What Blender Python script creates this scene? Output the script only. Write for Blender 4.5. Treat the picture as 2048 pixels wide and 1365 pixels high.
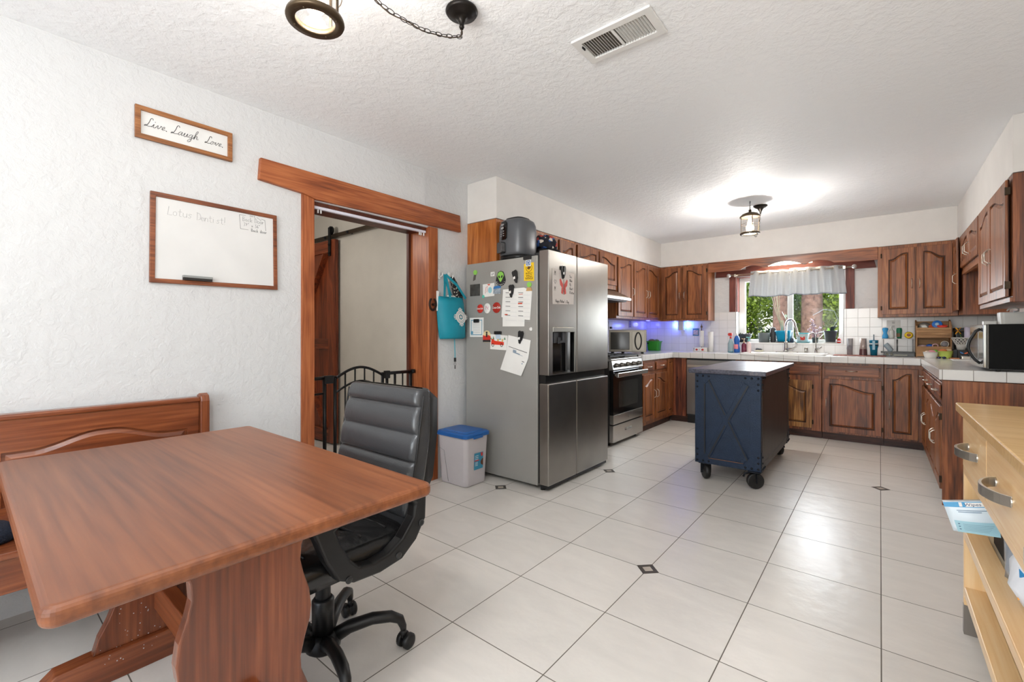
import bpy, bmesh, math, random
from mathutils import Vector, Matrix
from math import sin, cos, pi, radians
random.seed(7)
SC = bpy.context.scene
for o in list(bpy.data.objects): bpy.data.objects.remove(o)

# ------------------------------------------------------------------ camera
S = 0.4572                       # floor tile pitch
HC = 1.1889
cam_d = bpy.data.cameras.new('camera'); cam = bpy.data.objects.new('camera', cam_d)
SC.collection.objects.link(cam); SC.camera = cam
cam_d.sensor_width = 36.0; cam_d.lens = 36.0*903/2048
cam_d.shift_y = -(682.5-669.0)/2048
cam_d.clip_start = 0.02; cam_d.clip_end = 200
cam.location = (0, 0, HC)
cam.rotation_euler = (pi/2, 0, 0.684)

# ------------------------------------------------------------------ world, sun, big lights, exposure
W = bpy.data.worlds.new('world'); SC.world = W; W.use_nodes = True
nt = W.node_tree; nt.nodes.clear()
sky = nt.nodes.new('ShaderNodeTexSky'); sky.sky_type = 'NISHITA'
sky.sun_elevation = radians(52); sky.sun_rotation = radians(200); sky.sun_disc = False
sky.air_density = 1.0; sky.dust_density = 1.0
bg = nt.nodes.new('ShaderNodeBackground'); bg.inputs['Strength'].default_value = 0.30
wo = nt.nodes.new('ShaderNodeOutputWorld')
nt.links.new(sky.outputs[0], bg.inputs['Color']); nt.links.new(bg.outputs[0], wo.inputs['Surface'])

def light(name, kind, loc, energy, color=(1, 1, 1), size=0.1, sizey=None, rot=(0, 0, 0), spread=None):
    d = bpy.data.lights.new(name, kind); d.energy = energy; d.color = color
    if kind == 'AREA':
        d.shape = 'RECTANGLE'; d.size = size; d.size_y = sizey or size
        if spread: d.spread = spread
    elif kind == 'SUN': d.angle = radians(0.6)
    else: d.shadow_soft_size = size
    o = bpy.data.objects.new(name, d); SC.collection.objects.link(o); o.location = loc; o.rotation_euler = rot
    return o
light('sun', 'SUN', (0, -5, 12), 3.2, (1, .95, .86), rot=(radians(38), 0, radians(12)))
# added fill lamp inside the rear window, tilted up to brighten the ceiling
light('rear_fill_lamp', 'AREA', (-0.45, -2.50, 1.40), 68, (.93, .97, 1.0), 2.2, 1.7, rot=(radians(136), 0, radians(-14)))
# ceiling light of the dining end, behind the photographer
light('dining_ceiling_light', 'POINT', (-0.55, -0.25, 2.02), 23, (.94, .975, 1), 0.12)
light('kitchen_window_daylight', 'AREA', (-0.92, 7.02, 1.52), 30, (.90, .96, 1.0), 1.0, 0.85, rot=(radians(-90), 0, 0))
light('hall_light', 'POINT', (-4.2, 1.3, 2.2), 11, (1, .97, .93), 0.15)
SC.view_settings.view_transform = 'Standard'; SC.view_settings.look = 'None'
SC.view_settings.gamma = 1.0; SC.view_settings.use_curve_mapping = False
SC.view_settings.exposure = 0.76

# ------------------------------------------------------------------ materials
def lin(c):
    return tuple(((x/255)/12.92 if x/255 <= .04045 else ((x/255+.055)/1.055)**2.4) for x in c[:3]) + (1.0,)
MATS = {}
def mat(name, rgb, rough=.5, metal=0., bump=0., bscale=60., var=0., vscale=6., emit=None, estr=0., trans=0., ior=1.45, coat=0., alpha=1., aniso=0., sheen=0., spec=None):
    if name in MATS: return MATS[name]
    m = bpy.data.materials.new(name); m.use_nodes = True; MATS[name] = m
    n = m.node_tree.nodes; L = m.node_tree.links; p = n['Principled BSDF']
    p.inputs['Base Color'].default_value = lin(rgb); p.inputs['Roughness'].default_value = rough
    p.inputs['Metallic'].default_value = metal; p.inputs['IOR'].default_value = ior
    p.inputs['Transmission Weight'].default_value = trans; p.inputs['Coat Weight'].default_value = coat
    p.inputs['Alpha'].default_value = alpha
    if spec is not None: p.inputs['Specular IOR Level'].default_value = spec
    if sheen: p.inputs['Sheen Weight'].default_value = sheen
    if emit: p.inputs['Emission Color'].default_value = lin(emit); p.inputs['Emission Strength'].default_value = estr
    tc = n.new('ShaderNodeTexCoord')
    nz = n.new('ShaderNodeTexNoise'); nz.inputs['Scale'].default_value = vscale; nz.inputs['Detail'].default_value = 4
    L.new(tc.outputs['Object'], nz.inputs['Vector'])
    v = var if var else 0.03
    hs = n.new('ShaderNodeHueSaturation'); hs.inputs['Color'].default_value = lin(rgb)
    mr = n.new('ShaderNodeMapRange'); mr.inputs['From Min'].default_value = .3; mr.inputs['From Max'].default_value = .7
    mr.inputs['To Min'].default_value = 1-v; mr.inputs['To Max'].default_value = 1+v
    L.new(nz.outputs['Fac'], mr.inputs['Value']); L.new(mr.outputs[0], hs.inputs['Value']); L.new(hs.outputs[0], p.inputs['Base Color'])
    if bump:
        nb = n.new('ShaderNodeTexNoise'); nb.inputs['Scale'].default_value = bscale; nb.inputs['Detail'].default_value = 3
        L.new(tc.outputs['Object'], nb.inputs['Vector'])
        b = n.new('ShaderNodeBump'); b.inputs['Strength'].default_value = bump; b.inputs['Distance'].default_value = .01
        L.new(nb.outputs['Fac'], b.inputs['Height']); L.new(b.outputs[0], p.inputs['Normal'])
    return m

def clearglass(name, gl):
    m = bpy.data.materials.new(name); m.use_nodes = True; MATS[name] = m
    n = m.node_tree.nodes; L = m.node_tree.links; n.clear()
    o = n.new('ShaderNodeOutputMaterial'); t = n.new('ShaderNodeBsdfTransparent'); t.inputs[0].default_value = (.97, .97, .97, 1)
    g = n.new('ShaderNodeBsdfGlossy'); g.inputs['Roughness'].default_value = .03
    f = n.new('ShaderNodeLayerWeight'); f.inputs['Blend'].default_value = .25
    k = n.new('ShaderNodeMath'); k.operation = 'MULTIPLY_ADD'; k.inputs[1].default_value = .06; k.inputs[2].default_value = gl*.4
    L.new(f.outputs['Fresnel'], k.inputs[0]); x = n.new('ShaderNodeMixShader'); L.new(k.outputs[0], x.inputs[0]); L.new(t.outputs[0], x.inputs[1]); L.new(g.outputs[0], x.inputs[2]); L.new(x.outputs[0], o.inputs[0]); return m

def wood(name, axis, dark, mid, light_, rough=.4, scale=1., coat=0., rings=.55, plank=None):
    key = name+'_'+axis
    if key in MATS: return MATS[key]
    m = bpy.data.materials.new(key); m.use_nodes = True; MATS[key] = m
    n = m.node_tree.nodes; L = m.node_tree.links; p = n['Principled BSDF']
    tc = n.new('ShaderNodeTexCoord'); oi = n.new('ShaderNodeObjectInfo')
    ad = n.new('ShaderNodeVectorMath'); ad.operation = 'ADD'
    ml = n.new('ShaderNodeVectorMath'); ml.operation = 'SCALE'; ml.inputs[0].default_value = (3.1, 7.7, 5.3)
    L.new(oi.outputs['Random'], ml.inputs['Scale']); L.new(tc.outputs['Object'], ad.inputs[0]); L.new(ml.outputs[0], ad.inputs[1])
    i = 'XYZ'.index(axis)
    def mp(along, across):
        k = n.new('ShaderNodeMapping'); s = [across*scale]*3; s[i] = along*scale; k.inputs['Scale'].default_value = s
        L.new(ad.outputs[0], k.inputs['Vector']); return k
    a = mp(.9, 7.); nz = n.new('ShaderNodeTexNoise'); nz.inputs['Scale'].default_value = 1.6; nz.inputs['Detail'].default_value = 3; nz.inputs['Distortion'].default_value = .5
    L.new(a.outputs[0], nz.inputs['Vector'])
    # growth rings: sine of the warped field
    mu = n.new('ShaderNodeMath'); mu.operation = 'MULTIPLY'; mu.inputs[1].default_value = 26
    L.new(nz.outputs['Fac'], mu.inputs[0]); sn = n.new('ShaderNodeMath'); sn.operation = 'SINE'; L.new(mu.outputs[0], sn.inputs[0])
    b = mp(2.2, 60.); n2 = n.new('ShaderNodeTexNoise'); n2.inputs['Scale'].default_value = 2.2; n2.inputs['Detail'].default_value = 5
    L.new(b.outputs[0], n2.inputs['Vector'])
    m1 = n.new('ShaderNodeMath'); m1.operation = 'MULTIPLY_ADD'; m1.inputs[1].default_value = .075*rings/.55; m1.inputs[2].default_value = .0
    L.new(sn.outputs[0], m1.inputs[0])
    m2 = n.new('ShaderNodeMath'); m2.operation = 'MULTIPLY_ADD'; m2.inputs[1].default_value = .95; L.new(n2.outputs['Fac'], m2.inputs[0]); L.new(m1.outputs[0], m2.inputs[2])
    m3 = n.new('ShaderNodeMath'); m3.operation = 'MULTIPLY_ADD'; m3.inputs[1].default_value = .55; L.new(nz.outputs['Fac'], m3.inputs[0]); L.new(m2.outputs[0], m3.inputs[2])
    r = n.new('ShaderNodeValToRGB'); e = r.color_ramp.elements
    e[0].position = .45; e[0].color = lin(dark); e[1].position = 1.0; e[1].color = lin(light_)
    em = e.new(.74); em.color = lin(mid)
    L.new(m3.outputs[0], r.inputs[0])
    col = r.outputs[0]
    if plank:                                   # boards glued side by side: (axis across, width)
        pa, pw = plank
        sx = n.new('ShaderNodeSeparateXYZ'); L.new(tc.outputs['Object'], sx.inputs[0])
        dv = n.new('ShaderNodeMath'); dv.operation = 'DIVIDE'; dv.inputs[1].default_value = pw; L.new(sx.outputs['XYZ'.index(pa)], dv.inputs[0])
        fl = n.new('ShaderNodeMath'); fl.operation = 'FLOOR'; L.new(dv.outputs[0], fl.inputs[0])
        wn = n.new('ShaderNodeTexWhiteNoise'); wn.noise_dimensions = '1D'; L.new(fl.outputs[0], wn.inputs['W'])
        mr = n.new('ShaderNodeMapRange'); mr.inputs['To Min'].default_value = .86; mr.inputs['To Max'].default_value = 1.12; L.new(wn.outputs['Value'], mr.inputs['Value'])
        hs = n.new('ShaderNodeHueSaturation'); L.new(mr.outputs[0], hs.inputs['Value']); L.new(col, hs.inputs['Color']); col = hs.outputs[0]
    L.new(col, p.inputs['Base Color']); p.inputs['Roughness'].default_value = rough; p.inputs['Coat Weight'].default_value = coat
    p.inputs['Coat Roughness'].default_value = .2
    bp = n.new('ShaderNodeBump'); bp.inputs['Strength'].default_value = .18; bp.inputs['Distance'].default_value = .004
    L.new(n2.outputs['Fac'], bp.inputs['Height']); L.new(bp.outputs[0], p.inputs['Normal'])
    return m
def oak(ax): return wood('oak', ax, (80, 42, 19), (132, 74, 36), (166, 104, 58), .40, 1., .10)
def oakw(ax): return wood('oak_wide', ax, (70, 35, 17), (124, 67, 34), (158, 93, 52), .40, .8, .10, rings=.9)
def beam(ax): return wood('beam', ax, (112, 54, 26), (154, 82, 42), (180, 106, 60), .5, .8, .1, rings=.6)
def pine(ax, plank=None): return wood('redpine' + (plank[0] if plank else ''), ax, (84, 40, 20), (122, 62, 33), (148, 84, 48), .3, .55, .4, rings=.3, plank=plank)
def birch(ax): return wood('birch', ax, (236, 188, 128), (245, 204, 148), (250, 216, 168), .38, .6, .2, rings=.1)

def bulbglow(name, rgb, e):
    m = bpy.data.materials.new(name); m.use_nodes = True; MATS[name] = m
    n = m.node_tree.nodes; L = m.node_tree.links; n.clear()
    o = n.new('ShaderNodeOutputMaterial'); t = n.new('ShaderNodeBsdfTransparent'); em = n.new('ShaderNodeEmission'); em.inputs[0].default_value = lin(rgb); em.inputs[1].default_value = e
    x = n.new('ShaderNodeAddShader'); L.new(t.outputs[0], x.inputs[0]); L.new(em.outputs[0], x.inputs[1]); L.new(x.outputs[0], o.inputs[0]); return m

def plaster(name, rgb, scale=14., strength=.5, dist=.012):
    if name in MATS: return MATS[name]
    m = bpy.data.materials.new(name); m.use_nodes = True; MATS[name] = m
    n = m.node_tree.nodes; L = m.node_tree.links; p = n['Principled BSDF']
    p.inputs['Base Color'].default_value = lin(rgb); p.inputs['Roughness'].default_value = .62
    tc = n.new('ShaderNodeTexCoord')
    a = n.new('ShaderNodeTexNoise'); a.inputs['Scale'].default_value = scale; a.inputs['Detail'].default_value = 6; a.inputs['Roughness'].default_value = .6; a.inputs['Distortion'].default_value = .35
    L.new(tc.outputs['Object'], a.inputs['Vector'])
    r = n.new('ShaderNodeValToRGB'); r.color_ramp.elements[0].position = .42; r.color_ramp.elements[1].position = .60; L.new(a.outputs['Fac'], r.inputs[0])
    b = n.new('ShaderNodeTexNoise'); b.inputs['Scale'].default_value = scale*5; b.inputs['Detail'].default_value = 4; L.new(tc.outputs['Object'], b.inputs['Vector'])
    ad = n.new('ShaderNodeMath'); ad.operation = 'MULTIPLY_ADD'; ad.inputs[1].default_value = .5; L.new(b.outputs['Fac'], ad.inputs[0]); L.new(r.outputs[0], ad.inputs[2])
    bp = n.new('ShaderNodeBump'); bp.inputs['Strength'].default_value = strength; bp.inputs['Distance'].default_value = dist
    L.new(ad.outputs[0], bp.inputs['Height']); L.new(bp.outputs[0], p.inputs['Normal'])
    return m

def tiles(name, axes, size, off, rgb, grout, mortar, rough=.2, var=.03, bump=.3, cloud=0., gbump=.6, coat=0., surf=0.):
    if name in MATS: return MATS[name]
    m = bpy.data.materials.new(name); m.use_nodes = True; MATS[name] = m
    n = m.node_tree.nodes; L = m.node_tree.links; p = n['Principled BSDF']
    tc = n.new('ShaderNodeTexCoord'); sx = n.new('ShaderNodeSeparateXYZ'); L.new(tc.outputs['Object'], sx.inputs[0])
    cb = n.new('ShaderNodeCombineXYZ')
    for k, ax in enumerate(axes):
        ad = n.new('ShaderNodeMath'); ad.operation = 'ADD'; ad.inputs[1].default_value = -off[k] + 50*size
        L.new(sx.outputs['XYZ'.index(ax)], ad.inputs[0]); L.new(ad.outputs[0], cb.inputs[k])
    br = n.new('ShaderNodeTexBrick'); br.offset = 0; br.squash = 1
    br.inputs['Scale'].default_value = 1; br.inputs['Brick Width'].default_value = size; br.inputs['Row Height'].default_value = size
    br.inputs['Mortar Size'].default_value = mortar; br.inputs['Mortar Smooth'].default_value = .2; br.inputs['Bias'].default_value = 0
    c1 = lin([min(255, c*(1+var)) for c in rgb]); c2 = lin([c*(1-var) for c in rgb])
    br.inputs['Color1'].default_value = c1; br.inputs['Color2'].default_value = c2; br.inputs['Mortar'].default_value = lin(grout)
    L.new(cb.outputs[0], br.inputs['Vector'])
    col = br.outputs['Color']
    if cloud:
        nz = n.new('ShaderNodeTexNoise'); nz.inputs['Scale'].default_value = 3.5; nz.inputs['Detail'].default_value = 7; nz.inputs['Distortion'].default_value = 1.2
        mp = n.new('ShaderNodeMapping'); mp.inputs['Rotation'].default_value = (0, 0, .7); mp.inputs['Scale'].default_value = (1, 2.4, 1)
        L.new(tc.outputs['Object'], mp.inputs['Vector']); L.new(mp.outputs[0], nz.inputs['Vector'])
        mr = n.new('ShaderNodeMapRange'); mr.inputs['From Min'].default_value = .3; mr.inputs['From Max'].default_value = .7
        mr.inputs['To Min'].default_value = 1-cloud; mr.inputs['To Max'].default_value = 1+cloud*.6
        L.new(nz.outputs['Fac'], mr.inputs['Value'])
        hs = n.new('ShaderNodeHueSaturation'); L.new(mr.outputs[0], hs.inputs['Value']); L.new(col, hs.inputs['Color']); col = hs.outputs[0]
    L.new(col, p.inputs['Base Color'])
    mrr = n.new('ShaderNodeMapRange'); mrr.inputs['To Min'].default_value = rough; mrr.inputs['To Max'].default_value = .8
    L.new(br.outputs['Fac'], mrr.inputs['Value']); L.new(mrr.outputs[0], p.inputs['Roughness'])
    p.inputs['Coat Weight'].default_value = coat
    iv = n.new('ShaderNodeMath'); iv.operation = 'MULTIPLY'; iv.inputs[1].default_value = -1; L.new(br.outputs['Fac'], iv.inputs[0])
    bp = n.new('ShaderNodeBump'); bp.inputs['Strength'].default_value = gbump; bp.inputs['Distance'].default_value = .002; L.new(iv.outputs[0], bp.inputs['Height'])
    nb = n.new('ShaderNodeTexNoise'); nb.inputs['Scale'].default_value = 12 if surf else 3; nb.inputs['Detail'].default_value = 7 if surf else 2
    L.new(tc.outputs['Object'], nb.inputs['Vector'])
    b2 = n.new('ShaderNodeBump'); b2.inputs['Strength'].default_value = bump; b2.inputs['Distance'].default_value = surf or .01
    L.new(nb.outputs['Fac'], b2.inputs['Height']); L.new(bp.outputs[0], b2.inputs['Normal']); L.new(b2.outputs[0], p.inputs['Normal'])
    return m

def brushed(name, rgb, rough, axis='Z', var=.12):
    if name in MATS: return MATS[name]
    m = bpy.data.materials.new(name); m.use_nodes = True; MATS[name] = m
    n = m.node_tree.nodes; L = m.node_tree.links; p = n['Principled BSDF']
    p.inputs['Metallic'].default_value = 1
    tc = n.new('ShaderNodeTexCoord'); mp = n.new('ShaderNodeMapping'); s = [3, 3, 3]; s['XYZ'.index(axis)] = 260; mp.inputs['Scale'].default_value = s
    L.new(tc.outputs['Object'], mp.inputs['Vector']); nz = n.new('ShaderNodeTexNoise'); nz.inputs['Scale'].default_value = 1; nz.inputs['Detail'].default_value = 3
    L.new(mp.outputs[0], nz.inputs['Vector'])
    mr = n.new('ShaderNodeMapRange'); mr.inputs['To Min'].default_value = rough*.92; mr.inputs['To Max'].default_value = rough*1.08
    L.new(nz.outputs['Fac'], mr.inputs['Value']); L.new(mr.outputs[0], p.inputs['Roughness'])
    n2 = n.new('ShaderNodeTexNoise'); n2.inputs['Scale'].default_value = 2.5; n2.inputs['Detail'].default_value = 5; L.new(tc.outputs['Object'], n2.inputs['Vector'])
    hs = n.new('ShaderNodeHueSaturation'); hs.inputs['Color'].default_value = lin(rgb)
    m2 = n.new('ShaderNodeMapRange'); m2.inputs['From Min'].default_value = .3; m2.inputs['From Max'].default_value = .7; m2.inputs['To Min'].default_value = 1-var; m2.inputs['To Max'].default_value = 1+var
    L.new(n2.outputs['Fac'], m2.inputs['Value']); L.new(m2.outputs[0], hs.inputs['Value']); L.new(hs.outputs[0], p.inputs['Base Color'])
    return m

# ------------------------------------------------------------------ mesh builder
class MB:
    def __init__(s, T=None): s.v = []; s.f = []; s.m = []; s.sm = []; s.mi = 0; s.T = T
    def add(s, vs, fs, smooth=False):
        k = len(s.v)
        s.v += [tuple(s.T(*p)) if s.T else tuple(p) for p in vs]
        for f in fs: s.f.append(tuple(k+i for i in f)); s.m.append(s.mi); s.sm.append(smooth)
        return s
    def box(s, x0, x1, y0, y1, z0, z1):
        vs = [(x, y, z) for z in (z0, z1) for y in (y0, y1) for x in (x0, x1)]
        return s.add(vs, [(0, 2, 3, 1), (4, 5, 7, 6), (0, 1, 5, 4), (2, 6, 7, 3), (0, 4, 6, 2), (1, 3, 7, 5)])
    def obox(s, c, u, v, w, a, b, d):            # oriented box: centre, three axes, half sizes
        c, u, v, w = map(Vector, (c, u, v, w)); u.normalize(); v.normalize(); w.normalize()
        vs = [c+u*a*i+v*b*j+w*d*k for k in (-1, 1) for j in (-1, 1) for i in (-1, 1)]
        return s.add(vs, [(0, 2, 3, 1), (4, 5, 7, 6), (0, 1, 5, 4), (2, 6, 7, 3), (0, 4, 6, 2), (1, 3, 7, 5)])
    def bar(s, p, q, a, b, up=(0, 0, 1)):
        p, q = Vector(p), Vector(q); d = (q-p); L = d.length; d.normalize(); up = Vector(up)
        if abs(d.dot(up)) > .99: up = Vector((1, 0, 0))
        u = d.cross(up).normalized(); w = u.cross(d)
        return s.obox((p+q)/2, d, u, w, L/2, a/2, b/2)
    def prism(s, poly, axis, a, b):
        n = len(poly)
        def P(p, t):
            if axis == 'x': return (t, p[0], p[1])
            if axis == 'y': return (p[0], t, p[1])
            return (p[0], p[1], t)
        vs = [P(p, a) for p in poly]+[P(p, b) for p in poly]
        return s.add(vs, [tuple(range(n-1, -1, -1)), tuple(range(n, 2*n))]+[(i, (i+1) % n, n+(i+1) % n, n+i) for i in range(n)])
    def ring(s, outer, inner, axis, a, b):       # prism with a hole, same point count
        n = len(outer)
        def P(p, t):
            if axis == 'x': return (t, p[0], p[1])
            if axis == 'y': return (p[0], t, p[1])
            return (p[0], p[1], t)
        vs = [P(p, a) for p in outer]+[P(p, a) for p in inner]+[P(p, b) for p in outer]+[P(p, b) for p in inner]
        f = []
        for i in range(n):
            j = (i+1) % n
            f += [(i, n+i, n+j, j), (2*n+i, 2*n+j, 3*n+j, 3*n+i), (i, j, 2*n+j, 2*n+i), (n+i, 3*n+i, 3*n+j, n+j)]
        return s.add(vs, f)
    def loft(s, rings, cap=True, smooth=True, close=True):
        n = len(rings[0]); vs = [p for r in rings for p in r]; f = []
        for k in range(len(rings)-1):
            for i in range(n if close else n-1):
                j = (i+1) % n
                f.append((k*n+i, k*n+j, (k+1)*n+j, (k+1)*n+i))
        s.add(vs, f, smooth)
        if cap:
            s.add(rings[0], [tuple(range(n-1, -1, -1))]); s.add(rings[-1], [tuple(range(n))])
        return s
    def tube(s, pts, r, n=8, cap=True, closed=False):
        pts = [Vector(p) for p in pts]; N = len(pts); rings = []
        rr = r if isinstance(r, (list, tuple)) else [r]*N
        up = None
        for i, p in enumerate(pts):
            if closed: t = pts[(i+1) % N]-pts[i-1]
            else: t = (pts[min(i+1, N-1)]-pts[max(i-1, 0)])
            t.normalize()
            if up is None:
                up = Vector((0, 0, 1)) if abs(t.z) < .9 else Vector((1, 0, 0))
            up = (up-t*up.dot(t)).normalized(); w = t.cross(up)
            rings.append([p+(up*cos(2*pi*k/n)+w*sin(2*pi*k/n))*rr[i] for k in range(n)])
        if closed: rings.append(rings[0]); cap = False
        return s.loft(rings, cap)
    def lathe(s, prof, c=(0, 0, 0), n=24, axis='z', cap=True, sx=1., sy=1., a0=0., a1=2*pi, smooth=True):
        rings = []; full = abs(a1-a0-2*pi) < 1e-6
        for r, h in prof:
            ring = []
            for k in range(n if full else n+1):
                a = a0+(a1-a0)*k/n; x, y = r*cos(a)*sx, r*sin(a)*sy
                if axis == 'z': ring.append((c[0]+x, c[1]+y, c[2]+h))
                elif axis == 'y': ring.append((c[0]+x, c[1]+h, c[2]+y))
                else: ring.append((c[0]+h, c[1]+x, c[2]+y))
            rings.append(ring)
        return s.loft(rings, cap, smooth, full)
    def cyl(s, c, r, h, n=20, axis='z', r2=None):
        r2 = r if r2 is None else r2
        s.lathe([(r, 0), (r2, h)], c, n, axis, cap=True)
        return s
    def ball(s, c, r, n=12, sx=1., sy=1., sz=1.):
        m = max(5, n//2+2)
        prof = [(max(1e-4, sin(pi*i/m))*r, -cos(pi*i/m)*r*sz) for i in range(m+1)]
        return s.lathe(prof, c, n, 'z', True, sx, sy)
    def rbox(s, x0, x1, y0, y1, z0, z1, r=.02, k=4, top=0.):  # box with rounded vertical corners, optional taper
        def ring(z, d):
            out = []
            for (cx, cy, a0) in ((x1-r-d, y1-r-d, 0), (x0+r+d, y1-r-d, pi/2), (x0+r+d, y0+r+d, pi), (x1-r-d, y0+r+d, 3*pi/2)):
                for i in range(k+1): a = a0+pi/2*i/k; out.append((cx+r*cos(a), cy+r*sin(a), z))
            return out
        return s.loft([ring(z0, 0), ring(z1, top)], True, False)

def wloc(o):
    v = Vector((0, 0, 0))
    while o: v += o.location; o = o.parent
    return v
COL = SC.collection
def obj(name, mb, mats, parent=None, bev=0., seg=2, label=None, subdiv=0, ang=35):
    me = bpy.data.meshes.new(name)
    off = wloc(parent) if parent else Vector((0, 0, 0))
    V = [Vector(p)-off for p in mb.v]
    me.from_pydata([tuple(p) for p in V], [], mb.f)
    if not isinstance(mats, (list, tuple)): mats = [mats]
    for m in mats: me.materials.append(m)
    for i, p in enumerate(me.polygons): p.material_index = mb.m[i]; p.use_smooth = mb.sm[i]
    b = bmesh.new(); b.from_mesh(me)
    bmesh.ops.remove_doubles(b, verts=b.verts, dist=1e-6)
    bmesh.ops.recalc_face_normals(b, faces=b.faces)
    b.to_mesh(me); b.free()
    o = bpy.data.objects.new(name, me); COL.objects.link(o)
    if parent: o.parent = parent
    if bev:
        md = o.modifiers.new('bevel', 'BEVEL'); md.width = bev; md.segments = seg; md.limit_method = 'ANGLE'; md.angle_limit = radians(ang)
    if subdiv:
        md = o.modifiers.new('sub', 'SUBSURF'); md.levels = subdiv; md.render_levels = subdiv
    if label: o['label'] = label
    return o
def tag(o, label, cat, group=None):
    o['label'] = label; o['category'] = cat
    if group: o['group'] = group
    return o
def thing(name, label, cat, loc, group=None):
    o = bpy.data.objects.new(name, None); COL.objects.link(o); o.location = loc; o.empty_display_size = .05
    return tag(o, label, cat, group)
def struct(name, mb, m, bev=0., parent=None):
    o = obj(name, mb, m, parent, bev)
    if not parent: o['kind'] = 'structure'
    return o
def dup(root, loc, label=None, group=None, rz=None):
    r = root.copy(); COL.objects.link(r); r.location = loc
    if rz is not None: r.rotation_euler = (0, 0, rz)
    if label: r['label'] = label
    if group: r['group'] = group
    for ch in list(root.children):
        c = ch.copy(); COL.objects.link(c); c.parent = r
        for g_ in ch.children:
            d = g_.copy(); COL.objects.link(d); d.parent = c
    return r
def text_mb(mb, txt, size, M, thick=.0006, font_shear=0., bold=0., xs=1., align='CENTER'):
    cu = bpy.data.curves.new('t', 'FONT'); cu.body = txt; cu.size = size; cu.extrude = thick/2; cu.shear = font_shear; cu.offset = bold
    cu.align_x = align; cu.align_y = 'CENTER'; cu.resolution_u = 3
    to = bpy.data.objects.new('t', cu); COL.objects.link(to)
    dg = bpy.context.evaluated_depsgraph_get(); me = bpy.data.meshes.new_from_object(to.evaluated_get(dg))
    vs = [M(v.co.x*xs, v.co.y, v.co.z) for v in me.vertices]; fs = [tuple(p.vertices) for p in me.polygons]
    mb.add(vs, fs)
    bpy.data.objects.remove(to); bpy.data.curves.remove(cu); bpy.data.meshes.remove(me)

# single-stroke letters for handwriting (unit box, baseline 0, x-height .5, cap 1)
ST = {'L': [[(.1, 1), (.08, .5), (.05, 0), (.3, .02), (.5, .05)]], 'o': [[(.25, .5), (.08, .38), (.08, .12), (.25, 0), (.42, .12), (.42, .38), (.25, .5)]],
 't': [[(.2, .85), (.2, .1), (.3, 0), (.4, .05)], [(.02, .55), (.4, .58)]], 'u': [[(.05, .5), (.05, .12), (.2, 0), (.4, .1), (.4, .5), (.42, 0)]],
 's': [[(.4, .45), (.2, .5), (.08, .38), (.35, .18), (.25, 0), (.05, .05)]], 'D': [[(.08, 1), (.08, 0), (.4, .15), (.5, .55), (.35, .9), (.0, 1)]],
 'e': [[(.06, .25), (.4, .3), (.3, .5), (.12, .45), (.05, .2), (.2, 0), (.42, .08)]], 'n': [[(.05, .5), (.06, 0), (.08, .35), (.25, .5), (.38, .4), (.4, 0)]],
 'i': [[(.1, .5), (.1, 0)], [(.1, .7), (.11, .74)]], '!': [[(.1, 1), (.1, .25)], [(.1, .05), (.11, 0)]], 'B': [[(.08, 0), (.08, 1), (.35, .9), (.35, .62), (.1, .52), (.42, .4), (.4, .08), (.08, 0)]],
 'a': [[(.4, .42), (.22, .5), (.06, .3), (.1, .05), (.3, .05), (.4, .42), (.4, 0)]], 'c': [[(.4, .42), (.2, .5), (.05, .25), (.2, 0), (.4, .08)]],
 'k': [[(.06, 1), (.06, 0)], [(.38, .5), (.08, .22), (.4, 0)]], 'r': [[(.06, .5), (.07, 0), (.1, .35), (.35, .48)]], 'd': [[(.4, .4), (.2, .5), (.05, .25), (.2, 0), (.4, .12), (.4, 1), (.4, 0)]],
 'S': [[(.42, .88), (.2, 1), (.05, .78), (.4, .35), (.3, .02), (.04, .1)]], 'v': [[(.04, .5), (.2, 0), (.4, .5)]], '7': [[(.05, 1), (.42, 1), (.15, 0)]], '8': [[(.25, .52), (.08, .75), (.25, 1), (.4, .78), (.25, .52), (.06, .25), (.25, 0), (.42, .25), (.25, .52)]],
 'x': [[(.05, .5), (.38, 0)], [(.38, .5), (.05, 0)]], '3': [[(.06, .92), (.35, .95), (.2, .55), (.4, .35), (.25, 0), (.04, .1)]], '6': [[(.38, .95), (.1, .6), (.08, .15), (.28, 0), (.4, .25), (.2, .45), (.08, .3)]],
 '"': [[(.1, 1), (.1, .8)], [(.22, 1), (.22, .8)]], 'M': [[(.04, 0), (.1, 1), (.28, .45), (.46, 1), (.52, 0)]], 'Y': [[(.05, 1), (.25, .55), (.45, 1)], [(.25, .55), (.25, 0)]], 'y': [[(.05, .5), (.2, .08)], [(.4, .5), (.1, -.35)]],
 'H': [[(.06, 1), (.06, 0)], [(.44, 1), (.44, 0)], [(.06, .5), (.44, .5)]], 'F': [[(.08, 0), (.08, 1), (.45, 1)], [(.08, .52), (.36, .52)]], 'l': [[(.1, 1), (.1, 0)]], 'h': [[(.06, 1), (.06, 0), (.1, .38), (.28, .5), (.38, .35), (.4, 0)]],
 'p': [[(.06, .5), (.06, -.4)], [(.06, .4), (.28, .5), (.4, .25), (.25, 0), (.06, .08)]], 'g': [[(.4, .42), (.2, .5), (.06, .25), (.2, .02), (.38, .12), (.4, .5), (.4, -.25), (.2, -.4), (.06, -.28)]], "'": [[(.08, 1), (.06, .8)]], '.': [[(.05, .03), (.08, 0)]]}
def scrawl(mb, txt, size, org, M, r=.0012, slant=.1, step=.55):
    x = 0
    for ch in txt:
        for st in ST.get(ch, []):
            pts = [M(org[0]+(x+p[0]+slant*p[1])*size, org[1]+p[1]*size) for p in st]
            mb.tube(pts, r, 4)
        x += step if ch != ' ' else .4
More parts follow.
